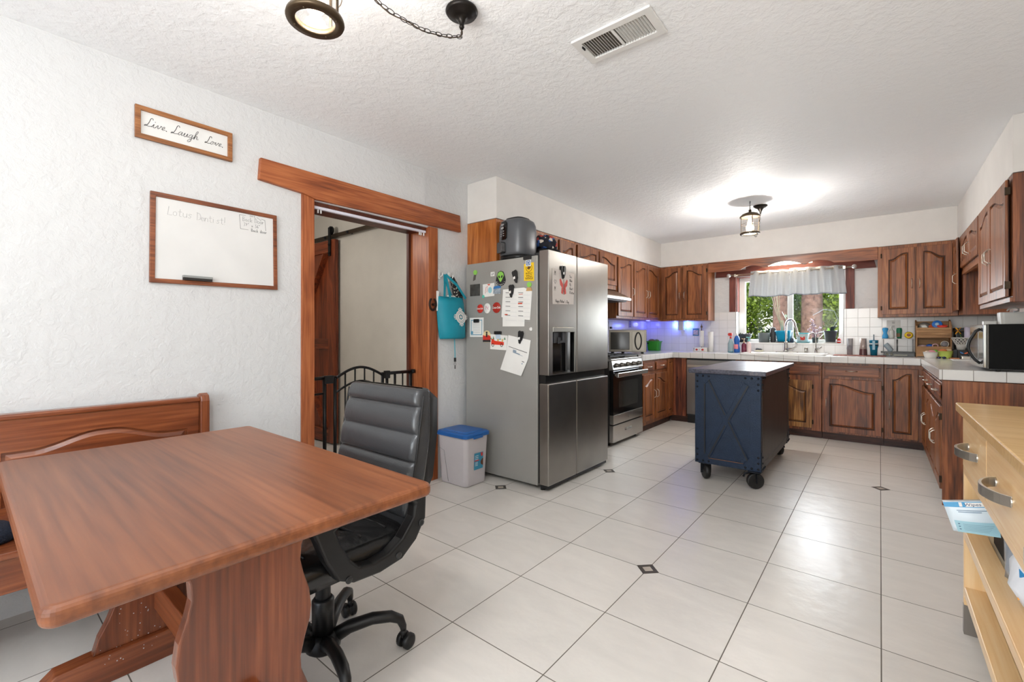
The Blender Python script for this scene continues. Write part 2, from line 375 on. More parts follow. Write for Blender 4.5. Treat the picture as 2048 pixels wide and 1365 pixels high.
# ================================================================== SETTING
XL, XR, YB, YR, ZC = -2.83, .94, 6.80, -2.60, 2.515
PL = plaster('plaster_wall', (212, 212, 212), 20., .30, .007)
PLC = plaster('plaster_ceiling', (247, 248, 249), 24., .34, .006)
PLS = mat('smooth_plaster', (226, 222, 217), .6, bump=.05, bscale=30)
PLH = mat('hall_plaster', (205, 198, 186), .65, bump=.1, bscale=60)
TX0, TY0 = (0-1.9924)*S, (0+4.8195)*S
FLOOR = tiles('floor_tile', 'XY', S, (TX0, TY0), (226, 221, 214), (112, 105, 96), .0022, .30, .018, .45, .05, surf=.006)
BS = tiles('wall_tile_xz', 'XZ', .1113, (-1.54, 1.497), (226, 224, 222), (188, 184, 180), .0016, .16, .012, .12)
BSY = tiles('wall_tile_yz', 'YZ', .1113, (6.80, 1.497), (226, 224, 222), (188, 184, 180), .0016, .16, .012, .12)
CT = tiles('counter_tile', 'XY', .152, (.335, 6.105), (228, 226, 223), (150, 144, 136), .0022, .16, .012, .12)

fl = struct('floor', MB().box(-6.2, XR+.1, YR-.1, YB+.1, -.08, 0), FLOOR)
K1 = mat('inlay_dark', (74, 68, 62), .35, .3, var=.2, vscale=90); K2 = mat('inlay_light', (186, 176, 162), .35)
for (i, j) in ((0, 0), (2, 5), (-2, 3), (-3, 1)):
    x, y = (i-1.9924)*S, (j+4.8195)*S; r = .058
    m = MB(); D = lambda q: [(x+q, y), (x, y+q), (x-q, y), (x, y-q)]
    m.ring(D(r), D(r*.5), 'z', .0002, .0016); m.mi = 1; m.prism(D(r*.5), 'z', .0002, .0014)
    m.mi = 1
    obj('inlay_tile', m, [K1, K2], fl)
struct('ceiling', MB().box(-6.2, XR+.1, YR-.1, YB+.1, ZC, ZC+.1), PLC)
OY0, OY1, OZ = 1.447, 2.400, 2.052               # doorway
w = MB(); w.box(-3.06, XL, YR, OY0, 0, ZC).box(-3.06, XL, OY1, YB+.1, 0, ZC).box(-3.06, XL, OY0, OY1, OZ, ZC)
struct('wall_left', w, PL)
WX0, WX1, WZ0, WZ1 = -1.54, -.345, 1.075, 1.975   # kitchen window
w = MB(); w.box(XL, WX0, YB, YB+.14, 0, ZC).box(WX1, XR+.1, YB, YB+.14, 0, ZC).box(WX0, WX1, YB, YB+.14, 0, WZ0).box(WX0, WX1, YB, YB+.14, WZ1, ZC)
struct('wall_back', w, PL)
struct('wall_right', MB().box(XR, XR+.1, YR, YB, 0, ZC), PLS)
w = MB(); w.box(-3.06, -2.4, YR-.1, YR, 0, ZC).box(.3, XR+.1, YR-.1, YR, 0, ZC).box(-2.4, .3, YR-.1, YR, 0, .45).box(-2.4, .3, YR-.1, YR, 2.42, ZC)
struct('wall_rear', w, PLS)
w2 = thing('window_2', 'wide rear window behind the camera', 'window', (-1.05, YR, 1.4)); del w2['category']; w2['kind'] = 'structure'  # unseen window, added so that sky light enters from behind
m = MB(); m.ring([(-2.4, .45), (.3, .45), (.3, 2.42), (-2.4, 2.42)], [(-2.33, .52), (.23, .52), (.23, 2.35), (-2.33, 2.35)], 'y', YR-.08, YR-.02); m.box(-1.09, -1.01, YR-.08, YR-.02, .5, 2.38)
obj('window_frame', m, mat('white_vinyl', (226, 226, 224), .4), w2)
struct('rear_sun_block', MB().box(-4.2, 3.0, -6.2, YR-.1, ZC, ZC+.1), PLS)      # unseen roof slab, added to keep the sun out of the rear window
struct('trim_18', MB().box(-4.2, 3.0, -6.2, YR-.1, -.12, -.02), mat('porch_concrete', (170, 166, 158), .8))
w = MB(); w.box(-6.2, -3.06, 2.60, 2.70, 0, ZC); struct('wall_hall', w, PLH)
struct('wall_hall_end', MB().box(-6.2, -6.1, .3, 2.6, 0, ZC), PLH)
struct('wall_hall_side', MB().box(-6.2, -3.06, .2, .3, 0, ZC), PLH)
# soffits above the wall cabinets
struct('trim_1', MB().box(XL, -2.49, 2.845, YB, 2.165, ZC), PLS, .004)
struct('trim_2', MB().box(-2.49, .62, 6.50, YB, 2.165, ZC), PLS, .004)
struct('trim_3', MB().box(.62, XR, 4.02, YB, 2.165, ZC), PLS, .004)
# heavy timber doorway
def rough_beam(poly, axis, a, b, n=26, amp=.004):
    return MB().prism(poly, axis, a, b)
struct('trim_4', MB().prism([(1.362, 0), (OY0, 0), (OY0, 2.13), (1.366, 2.13)], 'x', XL-.02, XL+.014), beam('Z'), .003)
struct('trim_5', MB().prism([(OY1-.006, 0), (2.492, 0), (2.490, 2.06), (OY1-.006, 2.06)], 'x', XL-.02, XL+.014), beam('Z'), .003)
struct('trim_6', MB().prism([(1.108, 2.095), (1.37, 2.075), (1.45, 2.055), (2.744, 2.070), (2.733, 2.212), (1.9, 2.218), (1.117, 2.224)], 'x', XL-.02, XL+.026), beam('Y'), .004)
DB = wood('dark_jamb', 'X', (48, 20, 12), (84, 38, 22), (112, 54, 32), .5)
struct('trim_7', MB().box(-3.07, XL-.02, OY0-.01, OY1+.01, 2.028, 2.056), DB, .002)
struct('trim_8', MB().box(-3.07, XL-.018, OY1-.005, OY1+.02, 0, 2.03), beam('Z'))
struct('trim_9', MB().box(-3.07, XL-.02, OY0-.02, OY0+.005, 0, 2.03), beam('Z'), .002)
m = MB(); m.box(-3.075, -3.045, 2.372, 2.398, 0, 2.03)
struct('trim_10', m, wood('dark_jamb', 'Z', (48, 20, 12), (84, 38, 22), (112, 54, 32), .5), .002)
# tiled splashbacks
m = MB(); m.box(-2.822, -1.54, 6.788, 6.80, .93, 1.497).box(-.345, XR, 6.788, 6.80, .93, 1.497).box(-1.54, -.345, 6.788, 6.80, .93, 1.062)
m.box(-1.546, -1.538, 6.788, 6.90, 1.075, 1.497).box(-.347, -.339, 6.788, 6.90, 1.075, 1.497)
struct('trim_11', m, BS, .001)
struct('trim_12', MB().box(XL, XL+.012, 4.2, 6.788, .93, 1.45), BSY, .001)
struct('trim_13', MB().box(XR-.012, XR, 4.33, 6.788, .93, 1.45), BSY, .001)
# dark window timbers on the rough wall
struct('trim_14', MB().prism([(-1.81, 1.988), (-.035, 1.972), (-.055, 2.065), (-.42, 2.068), (-.42, 2.165), (-1.42, 2.165), (-1.42, 2.075), (-1.80, 2.075)], 'y', 6.785, 6.80), wood('dark_timber', 'X', (58, 22, 16), (98, 42, 30), (126, 60, 44), .5), .002)
TD = wood('dark_timber', 'Z', (58, 22, 16), (98, 42, 30), (126, 60, 44), .5)
struct('trim_15', MB().box(-1.627, -1.545, 6.782, 6.80, 1.50, 1.99), TD, .002)
struct('trim_16', MB().box(-.324, -.238, 6.782, 6.80, 1.50, 1.985), TD, .002)

# kitchen window
W1 = thing('window_1', 'x', 'x', (-.94, 6.92, WZ0)); del W1['label']; del W1['category']; W1['kind'] = 'structure'
VN = mat('white_vinyl', (226, 226, 224), .4)
m = MB(); m.ring([(WX0, WZ0), (WX1, WZ0), (WX1, WZ1), (WX0, WZ1)], [(WX0+.085, WZ0+.045), (WX1-.05, WZ0+.045), (WX1-.05, WZ1-.06), (WX0+.085, WZ1-.06)], 'y', 6.925, 6.985)
obj('window_frame', m, VN, W1, .004)
obj('mullion', MB().box(-.948, -.888, 6.93, 6.98, WZ0+.045, WZ1-.06), mat('grey_mullion', (168, 170, 172), .4), W1, .004)
GL = clearglass('window_glass', .015)
obj('pane', MB().box(WX0+.085, -.948, 6.952, 6.956, WZ0+.045, WZ1-.06), GL, W1)
obj('pane', MB().box(-.888, WX1-.05, 6.962, 6.966, WZ0+.045, WZ1-.06), GL, W1)
obj('window_sill', MB().box(WX0, WX1, 6.782, 6.93, WZ0-.014, WZ0+.004), mat('white_tile_sill', (226, 224, 220), .25), W1, .003)
obj('window_reveal', MB().box(WX0, WX0+.012, 6.80, 6.93, 1.50, WZ1).box(WX0, WX1, 6.80, 6.93, WZ1-.008, WZ1), TD, W1)

# ================================================================== CABINETS
NK = mat('satin_nickel', (206, 198, 186), .28, 1.)
HG = mat('dark_hinge', (62, 50, 38), .45, .8)
GROOVE = mat('stained_groove', (52, 26, 14), .5)
def face(kind, plane):
    if kind == 'S': return lambda u, v, w: (u, plane-w, v)       # faces -Y
    if kind == 'E': return lambda u, v, w: (plane+w, u, v)       # faces +X
    return lambda u, v, w: (plane-w, u, v)                       # faces -X
def arch(u0, u1, v0, v1, hi, rise, mg, n=14):
    """outline of a cathedral field: bottom corners then the ogee top, from u1 back to u0; hi = the end ('0'/'1') or 'c' where the arch is high"""
    a0, a1 = u0+mg, u1-mg; b0 = v0+mg; top = v1-mg
    pts = [(a0, b0), (a1, b0)]
    for i in range(n+1):
        s = 1-i/n; u = a0+(a1-a0)*s
        t = s if hi == '1' else 1-s
        if hi == 'c': t = 1-abs(2*s-1)
        if hi is None: h = 1
        else:
            t = min(1, max(0, (t-.10)/.72)); h = t*t*(3-2*t)
        pts.append((u, top-rise*(1-h)))
    return pts
def door_panel(cab, F, u0, u1, v0, v1, hi='1', handle=None, hv=None, mats=None, hinge=None, name='door', rise=None, th=.020, flat=False):
    m = MB(T=F); oakm = mats or oak('Z')
    W_, H_ = u1-u0, v1-v0; m.mi = 1 if not flat else 0
    st = min(.055, W_*.2)
    m.box(u0, u1, v0, v1, .002, th-.013)
    m.mi = 0
    rise = rise if rise is not None else min(.065, H_*.16)
    if not flat:
        m.ring(arch(u0, u1, v0, v1, None, 0, 0), arch(u0, u1, v0, v1, hi, rise, st), 'z', th-.013, th)
        # raised field: shallow bevel from the groove
        o_ = arch(u0, u1, v0, v1, hi, rise, st+.007); i_ = arch(u0, u1, v0, v1, hi, rise, st+.026)
        z0 = [(p[0], p[1], th-.013) for p in o_]; z1 = [(p[0], p[1], th-.001) for p in i_]
        m.loft([z0, z1], True, False)
    else:
        m.box(u0+.012, u1-.012, v0+.012, v1-.012, th-.008, th)
    d = obj(name, m, [oakm, GROOVE], cab, .0025, 1, ang=50)
    if handle is not None:
        pull(d, F, handle[0], handle[1], handle[2], th)
    if hinge:
        for hv_ in (v0+.07, v1-.07):
            h = MB(T=F); h.box(hinge-.006, hinge+.006, hv_-.022, hv_+.022, .0, th+.001); h.tube([(hinge, hv_-.024, th), (hinge, hv_+.024, th)], .004, 6)
            obj('hinge', h, HG, d)
    return d
def pull(parent, F, u, v, kind, th):
    m = MB(T=F); L = .048
    prof = [(-L, th-.002), (-L, th+.008), (-L*.62, th+.026), (L*.62, th+.026), (L, th+.008), (L, th-.002)]
    if kind == 'v': pts = [(u, v+a, w_) for a, w_ in prof]
    else: pts = [(u+a, v, w_) for a, w_ in prof]
    m.tube(pts, .0042, 7)
    for s in (0, -1):
        m.ball(pts[s], .006, 8)
    return obj('handle', m, NK, parent)
def drawer_front(cab, F, u0, u1, v0, v1, handle=True, mats=None):
    return door_panel(cab, F, u0, u1, v0, v1, None, (( u0+u1)/2, (v0+v1)/2, 'h') if handle else None, name='drawer_front', mats=mats or oakw('Y' if abs(F(1, 0, 0)[1]-F(0, 0, 0)[1]) > .5 else 'X'), flat=True)

def cab_box(name, label, x0, x1, y0, y1, z0, z1, mats=None, group=None):
    c = thing(name, label, 'cabinet', ((x0+x1)/2, (y0+y1)/2, z0), group)
    obj('body', MB().box(x0+.001, x1-.001, y0, y1-.001, z0, z1) if 'sink' not in name else MB().box(x0, x1, y0, y1, z0, .74).box(x0, x1, y0, y0+.018, .74, z1), mats or oak('Z'), c, .0015, 1)
    return c
UT, UB = 2.160, 1.385
E = face('E', -2.49)
# over the fridge
c = cab_box('wall_cabinet', 'short orange-brown oak wall cabinet above the refrigerator, its plain end facing the room', XL, -2.49, 2.845, 4.10, 1.80, UT, wood('orange_oak', 'Z', (134, 70, 24), (172, 98, 40), (196, 124, 62), .38, .8, .2, rings=.8))
for a, b, h in ((2.875, 3.30, '1'), (3.315, 3.745, '0'), (3.785, 4.085, '1')): door_panel(c, E, a, b, 1.815, 2.135, h, rise=.05)
c = cab_box('wall_cabinet', 'short oak wall cabinet with two arched doors above the range hood', XL, -2.49, 4.105, 5.06, 1.725, UT)
for a, b, h in ((4.13, 4.585, '1'), (4.615, 5.04, '0')): door_panel(c, E, a, b, 1.775, 2.135, h, rise=.06)
c = cab_box('wall_cabinet', 'tall narrow single-door oak wall cabinet just right of the range hood', XL, -2.49, 5.065, 5.525, UB, UT)
door_panel(c, E, 5.085, 5.51, UB+.03, 2.135, '1', (5.485, 1.735, 'v'))
c = cab_box('wall_cabinet', 'tall two-door oak wall cabinet in the left corner above the green bin', XL, -2.49, 5.53, YB, UB, UT)
door_panel(c, E, 5.545, 5.955, UB+.03, 2.135, '1', (5.925, 1.735, 'v')); door_panel(c, E, 5.98, 6.405, UB+.03, 2.135, '0', (6.005, 1.735, 'v'))
Sf = face('S', 6.48)
c = cab_box('wall_cabinet', 'two-door oak wall cabinet on the back wall left of the window', -2.489, -1.82, 6.48, YB-.012, UB-.005, UT)
door_panel(c, Sf, -2.462, -2.175, UB+.022, 2.135, '1', (-2.200, 1.735, 'v')); door_panel(c, Sf, -2.160, -1.845, UB+.022, 2.135, '0', (-2.135, 1.735, 'v'), hinge=-1.838)
# valance board with its three scalloped cuts
pts = [(-1.82, 2.165), (-1.82, 2.030), (-1.44, 2.030)]
def bump_(x0, x1, base, top, n=12): return [(x0+(x1-x0)*i/n, base+(top-base)*sin(pi*i/n)**.8) for i in range(n+1)]
pts += bump_(-1.42, -1.15, 2.032, 2.078) + bump_(-1.13, -.72, 2.036, 2.096) + bump_(-.70, -.43, 2.036, 2.074) + [(-.42, 2.028), (-.02, 2.022), (-.02, 2.165)]
v = obj('valance_board', MB().prism(pts, 'y', 6.47, 6.49), oakw('X'), None, .002); tag(v, 'long oak valance board with scalloped cuts bridging the cabinets over the window', 'valance')
c = cab_box('wall_cabinet', 'two-door oak wall cabinet on the back wall right of the window', -.022, .62, 6.48, YB-.012, UB-.005, UT)
door_panel(c, Sf, .018, .289, UB+.022, 2.125, '1', (.263, 1.735, 'v'), hinge=.010); door_panel(c, Sf, .301, .578, UB+.022, 2.125, '0', (.326, 1.735, 'v'), hinge=.586)
Wf = face('W', .62)
c = cab_box('wall_cabinet', 'oak corner wall cabinet at the right with its narrow door standing ajar', .621, XR, 6.15, YB-.012, UB-.005, UT, oakw('Z'))
d = door_panel(c, face('W', .60), 6.17, 6.46, UB+.04, 2.135, '1', (6.20, 1.735, 'v'))
c = cab_box('wall_cabinet', 'short oak wall cabinet above the open gap at the right', .62, XR, 5.10, 6.149, 1.79, UT)
door_panel(c, Wf, 5.66, 6.12, 1.83, 2.135, '0', (5.70, 1.95, 'v'), rise=.05); door_panel(c, Wf, 5.13, 5.63, 1.83, 2.135, '1', (5.59, 1.95, 'v'), rise=.05)
obj('light_rail', MB().box(.615, .64, 5.1, 6.15, 1.765, 1.80), oak('Y'), c, .002)
c = cab_box('wall_cabinet', 'tall two-door oak wall cabinet nearest the camera above the microwave', .62, XR, 4.02, 5.099, UB, UT, oakw('Z'))
door_panel(c, Wf, 4.64, 5.08, UB+.035, 2.135, '0', (4.69, 1.735, 'v'), hinge=None); door_panel(c, face('W', .615), 4.06, 4.62, UB+.035, 2.135, '1', (4.57, 1.735, 'v'), hinge=4.053)
obj('bottom_rail', MB().box(.61, .63, 4.03, 5.09, UB, UB+.03), oak('Y'), c, .002)

# base cabinets, left run
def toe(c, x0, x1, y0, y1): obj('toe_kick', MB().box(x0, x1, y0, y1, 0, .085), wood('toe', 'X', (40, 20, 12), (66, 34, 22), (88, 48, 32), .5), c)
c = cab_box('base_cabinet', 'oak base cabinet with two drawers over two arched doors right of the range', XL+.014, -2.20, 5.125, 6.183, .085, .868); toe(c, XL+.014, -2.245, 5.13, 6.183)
Eb = face('E', -2.20)
drawer_front(c, Eb, 5.148, 5.506, .735, .850); drawer_front(c, Eb, 5.540, 5.93, .735, .850)
door_panel(c, Eb, 5.148, 5.506, .135, .697, '1', (5.478, .45, 'v')); door_panel(c, Eb, 5.54, 5.93, .135, .697, '0', (5.568, .45, 'v'))
door_panel(c, Eb, 5.955, 6.15, .135, .855, None)
Sb = face('S', 6.185)
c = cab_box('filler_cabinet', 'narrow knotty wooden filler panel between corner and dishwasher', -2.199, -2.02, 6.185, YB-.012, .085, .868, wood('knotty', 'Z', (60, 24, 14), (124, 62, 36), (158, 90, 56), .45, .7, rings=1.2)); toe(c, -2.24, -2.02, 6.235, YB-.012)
m = MB(); m.ball((-2.14, 6.186, .60), .013, 10, 1, .2, 1); obj('knot', m, mat('knot', (56, 22, 14), .5), c)
# dishwasher
SSH = brushed('dishwasher_steel', (150, 146, 142), .3, 'Z')
BK = mat('black_plastic', (22, 22, 23), .42); BKG = mat('gloss_black', (14, 14, 15), .12)
c = thing('dishwasher', 'stainless dishwasher under the back counter, half hidden behind the blue island', 'dishwasher', (-1.715, 6.2, 0))
obj('body', MB().box(-2.015, -1.415, 6.20, YB-.02, .10, .868), mat('dark_steel', (60, 60, 62), .5, .6), c)
d = obj('door', MB().box(-2.010, -1.420, 6.165, 6.20, .125, .850), SSH, c, .004)
m = MB(); m.box(-1.99, -1.44, 6.135, 6.15, .755, .785).box(-1.98, -1.95, 6.14, 6.167, .76, .78).box(-1.48, -1.45, 6.14, 6.167, .76, .78); obj('handle', m, NK, d, .003)
obj('toe_kick', MB().box(-2.01, -1.42, 6.215, 6.24, 0, .12), BK, c)
# sink base
oakl = wood('worn_oak', 'Z', (70, 40, 16), (136, 88, 42), (176, 128, 70), .4, .9, rings=1.)
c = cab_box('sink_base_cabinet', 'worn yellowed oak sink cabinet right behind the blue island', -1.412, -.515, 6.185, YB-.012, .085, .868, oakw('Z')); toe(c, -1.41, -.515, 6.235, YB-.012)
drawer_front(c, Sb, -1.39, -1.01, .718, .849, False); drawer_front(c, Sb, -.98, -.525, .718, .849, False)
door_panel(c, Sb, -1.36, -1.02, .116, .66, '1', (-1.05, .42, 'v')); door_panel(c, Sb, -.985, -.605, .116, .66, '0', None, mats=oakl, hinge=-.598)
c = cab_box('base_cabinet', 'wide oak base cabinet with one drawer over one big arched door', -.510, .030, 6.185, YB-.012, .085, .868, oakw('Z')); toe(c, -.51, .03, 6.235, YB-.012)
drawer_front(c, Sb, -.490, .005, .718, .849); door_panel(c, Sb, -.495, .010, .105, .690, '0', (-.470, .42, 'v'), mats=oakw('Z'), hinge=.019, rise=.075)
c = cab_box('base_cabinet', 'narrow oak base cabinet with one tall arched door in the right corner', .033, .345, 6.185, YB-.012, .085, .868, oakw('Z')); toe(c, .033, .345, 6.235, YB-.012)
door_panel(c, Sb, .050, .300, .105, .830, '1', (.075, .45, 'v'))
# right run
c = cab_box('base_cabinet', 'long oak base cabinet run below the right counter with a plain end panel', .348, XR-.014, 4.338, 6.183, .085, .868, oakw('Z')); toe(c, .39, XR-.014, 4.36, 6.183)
obj('end_panel', MB().box(.334, XR-.002, 4.322, 4.336, .0, .868), oakw('Z'), c, .002)
Wb = face('W', .345)
ys = [4.36, 4.80, 5.25, 5.70, 6.12]
for i in range(4):
    a, b = ys[i]+.012, ys[i+1]-.012
    drawer_front(c, Wb, a, b, .715, .845); door_panel(c, Wb, a, b, .10, .680, '1' if i % 2 else '0', ((b-.035) if i % 2 == 0 else (a+.035), .40, 'v'), hinge=(a-.008) if i == 0 else None)

# countertops
CZ0, CZ1 = .872, .944
m = MB(); m.box(XL+.012, -2.175, 5.12, 6.12, CZ0, CZ1)
m.box(XL+.012, -1.36, 6.12, 6.788, CZ0, CZ1).box(-.50, .318, 6.12, 6.788, CZ0, CZ1).box(-1.36, -.50, 6.12, 6.22, CZ0, CZ1).box(-1.36, -.50, 6.64, 6.788, CZ0, CZ1)
m.box(.318, XR-.012, 4.315, 6.788, CZ0, CZ1)
ct = obj('countertop', m, CT, None, .006, 2); tag(ct, 'white glossy tiled countertop running along three sides of the kitchen', 'countertop')
# sink
c = thing('kitchen_sink', 'white cast sink with a raised rim set into the counter below the window', 'sink', (-.93, 6.43, .944))
WPc = mat('white_porcelain', (236, 235, 232), .12)
def rr(x0, x1, y0, y1, r, z, k=5):
    out = []
    for (cx, cy, a0) in ((x1-r, y1-r, 0), (x0+r, y1-r, pi/2), (x0+r, y0+r, pi), (x1-r, y0+r, 3*pi/2)):
        for i in range(k+1): a = a0+pi/2*i/k; out.append((cx+r*cos(a), cy+r*sin(a), z))
    return out
m = MB(); m.loft([rr(-1.375, -.485, 6.205, 6.765, .06, .9445), rr(-1.372, -.488, 6.208, 6.762, .06, .958), rr(-1.35, -.51, 6.23, 6.66, .06, .958), rr(-1.34, -.52, 6.24, 6.63, .05, .945), rr(-1.32, -.54, 6.26, 6.60, .05, .76)], False, True)
m.loft([rr(-1.36, -.50, 6.655, 6.76, .03, .956), rr(-1.36, -.50, 6.655, 6.76, .03, .9585)], True, False)
m.add(rr(-1.32, -.54, 6.26, 6.60, .05, .76), [tuple(range(24))])
obj('basin', m, WPc, c)
CH = mat('brushed_chrome', (176, 172, 166), .22, 1.)
m = MB(); m.lathe([(.045, 0), (.04, .006), (.028, .01)], (-.93, 6.70, .9585), 20); obj('drain_cover', m, CH, c)
c = thing('kitchen_faucet', 'tall gooseneck steel faucet with a side lever behind the sink', 'faucet', (-.935, 6.70, .9585))
m = MB(); m.add(rr(-1.05, -.80, 6.675, 6.728, .026, .9585), [tuple(range(24))]); m.loft([rr(-1.05, -.80, 6.675, 6.728, .026, .9585), rr(-1.047, -.803, 6.678, 6.725, .024, .966)], True, False); obj('base_plate', m, CH, c)
m = MB(); m.lathe([(.03, .964-.9585), (.024, .03), (.019, .10), (.0155, .14)], (-.935, 6.70, .9585), 16)
arcp = [(-.935, 6.70, 1.05)]+[(-.935, 6.70, 1.10+.03*i) for i in range(7)]+[(-.935+.055*(1-cos(a)), 6.70-.05*(1-cos(a))*.9, 1.30+.075*sin(a)) for a in [pi*i/12 for i in range(13)]]
arcp += [(-.81, 6.605, 1.25), (-.80, 6.60, 1.18)]
m.tube(arcp, .0135, 10); m.tube([(-.806, 6.603, 1.215), (-.797, 6.598, 1.155)], .0175, 10); obj('spout', m, CH, c)
m = MB(); m.tube([(-.93, 6.68, 1.00), (-.86, 6.66, 1.0), (-.82, 6.65, 1.03), (-.815, 6.65, 1.07), (-.83, 6.65, 1.10)], [.012, .012, .009, .008, .007], 8); obj('lever', m, CH, c)
c = thing('filter_faucet', 'small curved filtered-water faucet at the right end of the sink', 'faucet', (-.615, 6.70, .9585))
m = MB(); m.lathe([(.018, 0), (.016, .01), (.012, .05), (.007, .07)], (-.615, 6.70, .9585), 12)
m.tube([(-.615, 6.70, 1.0), (-.615, 6.70, 1.16)]+[(-.615-.032*(1-cos(a)), 6.70-.03*(1-cos(a)), 1.17+.035*sin(a)) for a in [pi*i/8 for i in range(9)]]+[(-.68, 6.64, 1.15)], .006, 8); obj('spout', m, CH, c)
m = MB(); m.tube([(-.615, 6.69, 1.0), (-.58, 6.68, 1.02), (-.555, 6.68, 1.035)], [.012, .01, .006], 8); obj('lever', m, CH, c)
c = obj('soap_dispenser', MB().lathe([(.0, .0), (.019, 0), (.019, .06), (.016, .063), (0, .063)], (-.718, 6.70, .9585), 16), CH); tag(c, 'short steel soap dispenser cap between the two faucets', 'dispenser')
# ================================================================== APPLIANCES
ST_F = brushed('fridge_steel', (156, 153, 148), .30, 'Z')
ST_L = brushed('steel', (190, 188, 184), .25, 'Y')
GRY = mat('fridge_side_grey', (162, 160, 155), .42, .25, bump=.06, bscale=400, var=.02)
DST = mat('dark_steel', (70, 68, 66), .35, .8)
WH = mat('white_plastic', (228, 227, 224), .35)
PAPER = mat('paper_white', (232, 230, 226), .7)
INK = mat('ink_black', (40, 38, 40), .7); INKG = mat('ink_grey', (150, 152, 156), .7)
RED = mat('red', (204, 52, 40), .4); GRN = mat('alien_green', (140, 200, 88), .45); YEL = mat('card_yellow', (238, 196, 28), .45)
c = FR = thing('refrigerator', 'large stainless four-door refrigerator with a water dispenser, papers stuck on its grey side', 'refrigerator', (-2.35, 3.26, 0))
m = MB(); m.box(-2.785, -2.022, 2.786, 3.742, .035, 1.792); obj('body', m, GRY, c, .004)
m = MB(); m.box(-2.03, -2.012, 2.80, 3.73, .05, 1.79); obj('gasket', m, BK, c)
def slab(y0, y1, z0, z1, hole=None):
    m = MB()
    if hole:
        a, b, d, e = hole
        m.ring([(y0, z0), (y1, z0), (y1, z1), (y0, z1)], [(a, d), (b, d), (b, e), (a, e)], 'x', -2.008, -1.922)
    else: m.box(-2.008, -1.922, y0, y1, z0, z1)
    return m
d = obj('upper_door', slab(2.790, 3.192, .878, 1.825, (2.846, 3.164, .885, 1.243)), ST_F, c, .008, 3)
m = MB(); m.box(-2.004, -1.990, 2.84, 3.17, .88, 1.25).box(-1.995, -1.93, 2.843, 2.847, .885, 1.21).box(-1.995, -1.93, 3.163, 3.166, .885, 1.21); m.lathe([(.155, 0), (.155, .33)], (-1.90, 3.005, .885), 24, a0=pi*.62, a1=pi*1.38, cap=False)
obj('dispenser_niche', m, BKG, d)
m = MB(); m.box(-1.99, -1.918, 2.847, 3.163, 1.207, 1.243); obj('dispenser_panel', m, mat('dispenser_panel', (160, 157, 150), .3, .9), d, .002)
m = MB(); m.box(-1.985, -1.95, 2.90, 3.07, 1.12, 1.205).cyl((-1.95, 2.97, 1.115), .012, .05, 10).box(-1.95, -1.935, 3.005, 3.02, 1.14, 1.205); obj('spout', m, DST, d, .003)
obj('upper_door', slab(3.199, 3.742, .878, 1.825), ST_F, c, .008, 3)
obj('lower_door', slab(2.790, 3.192, .045, .815), ST_F, c, .008, 3)
obj('lower_door', slab(3.199, 3.742, .045, .815), ST_F, c, .008, 3)
m = MB(); m.box(-2.01, -1.955, 2.80, 3.735, .815, .878); obj('handle_recess', m, mat('recess_dark', (52, 51, 50), .25, .6), c)
m = MB(); m.box(-2.0, -1.935, 2.80, 3.73, .02, .045); m.cyl((-2.0, 2.83, 0), .02, .04, 10).cyl((-2.0, 3.70, 0), .02, .04, 10).cyl((-2.7, 2.83, 0), .02, .04, 10).cyl((-2.7, 3.70, 0), .02, .04, 10); obj('base_grille', m, BK, c)
m = MB(); m.box(-2.06, -1.94, 2.80, 2.86, 1.79, 1.815).box(-2.06, -1.94, 3.67, 3.73, 1.79, 1.815); obj('hinge_cover', m, DST, c, .004)

# range
c = thing('gas_range', 'stainless gas range with black oven glass and round knobs beside the refrigerator', 'stove', (-2.5, 4.71, 0))
Y0, Y1 = 4.335, 5.105
obj('body', MB().box(-2.80, -2.215, Y0, Y1, .05, .905), mat('range_side', (38, 36, 35), .4), c, .002)
m = MB(); m.box(-2.80, -2.19, Y0, Y1, .895, .925); obj('cooktop', m, ST_L, c, .004)
m = MB(); m.prism([(-2.215, .805), (-2.165, .812), (-2.185, .905), (-2.215, .91)], 'y', Y0, Y1); obj('control_panel', m, ST_L, c, .003)
kd = None
for i, y in enumerate((4.42, 4.55, 4.70, 4.85, 4.99)):
    m = MB(); m.lathe([(.026, 0), (.026, .008), (.021, .014), (.020, .034), (.016, .038)], (-2.176, y, .858), 16, 'x'); m.box(-2.14, -2.134, y-.004, y+.004, .84, .876)
    obj('knob', m, mat('knob_grey', (112, 108, 102), .3, .85), c)
d = obj('oven_door', MB().box(-2.215, -2.172, Y0+.01, Y1-.01, .33, .80), BKG, c, .004)
obj('oven_window', MB().box(-2.173, -2.1705, Y0+.14, Y1-.14, .40, .68), mat('oven_glass', (44, 44, 42), .08), d)
obj('oven_trim', MB().box(-2.215, -2.168, Y0+.01, Y1-.01, .235, .332), ST_L, c, .003)
m = MB(); m.lathe([(.014, 0), (.014, .002)], (-2.169, 4.72, .283), 16, 'x'); obj('badge', m, mat('badge_grey', (120, 118, 116), .4, .5), c)
m = MB(); m.box(-2.13, -2.105, Y0+.0, Y1-.0, .735, .785).box(-2.17, -2.11, Y0+.03, Y0+.06, .745, .775).box(-2.17, -2.11, Y1-.06, Y1-.03, .745, .775)
obj('oven_handle', m, ST_L, d, .006)
m = MB(); m.ring([(Y0+.005, .045), (Y1-.005, .045), (Y1-.005, .222), (Y0+.005, .222)], [(4.62, .135), (4.80, .135), (4.80, .165), (4.62, .165)], 'x', -2.215, -2.168); m.box(-2.215, -2.20, 4.60, 4.82, .12, .18)
d = obj('drawer', m, ST_L, c, .003)
m = MB()
for x in (-2.75, -2.25):
    for y in (Y0+.06, Y1-.06): m.cyl((x, y, 0), .018, .05, 10)
obj('foot', m, BK, c)
m = MB()
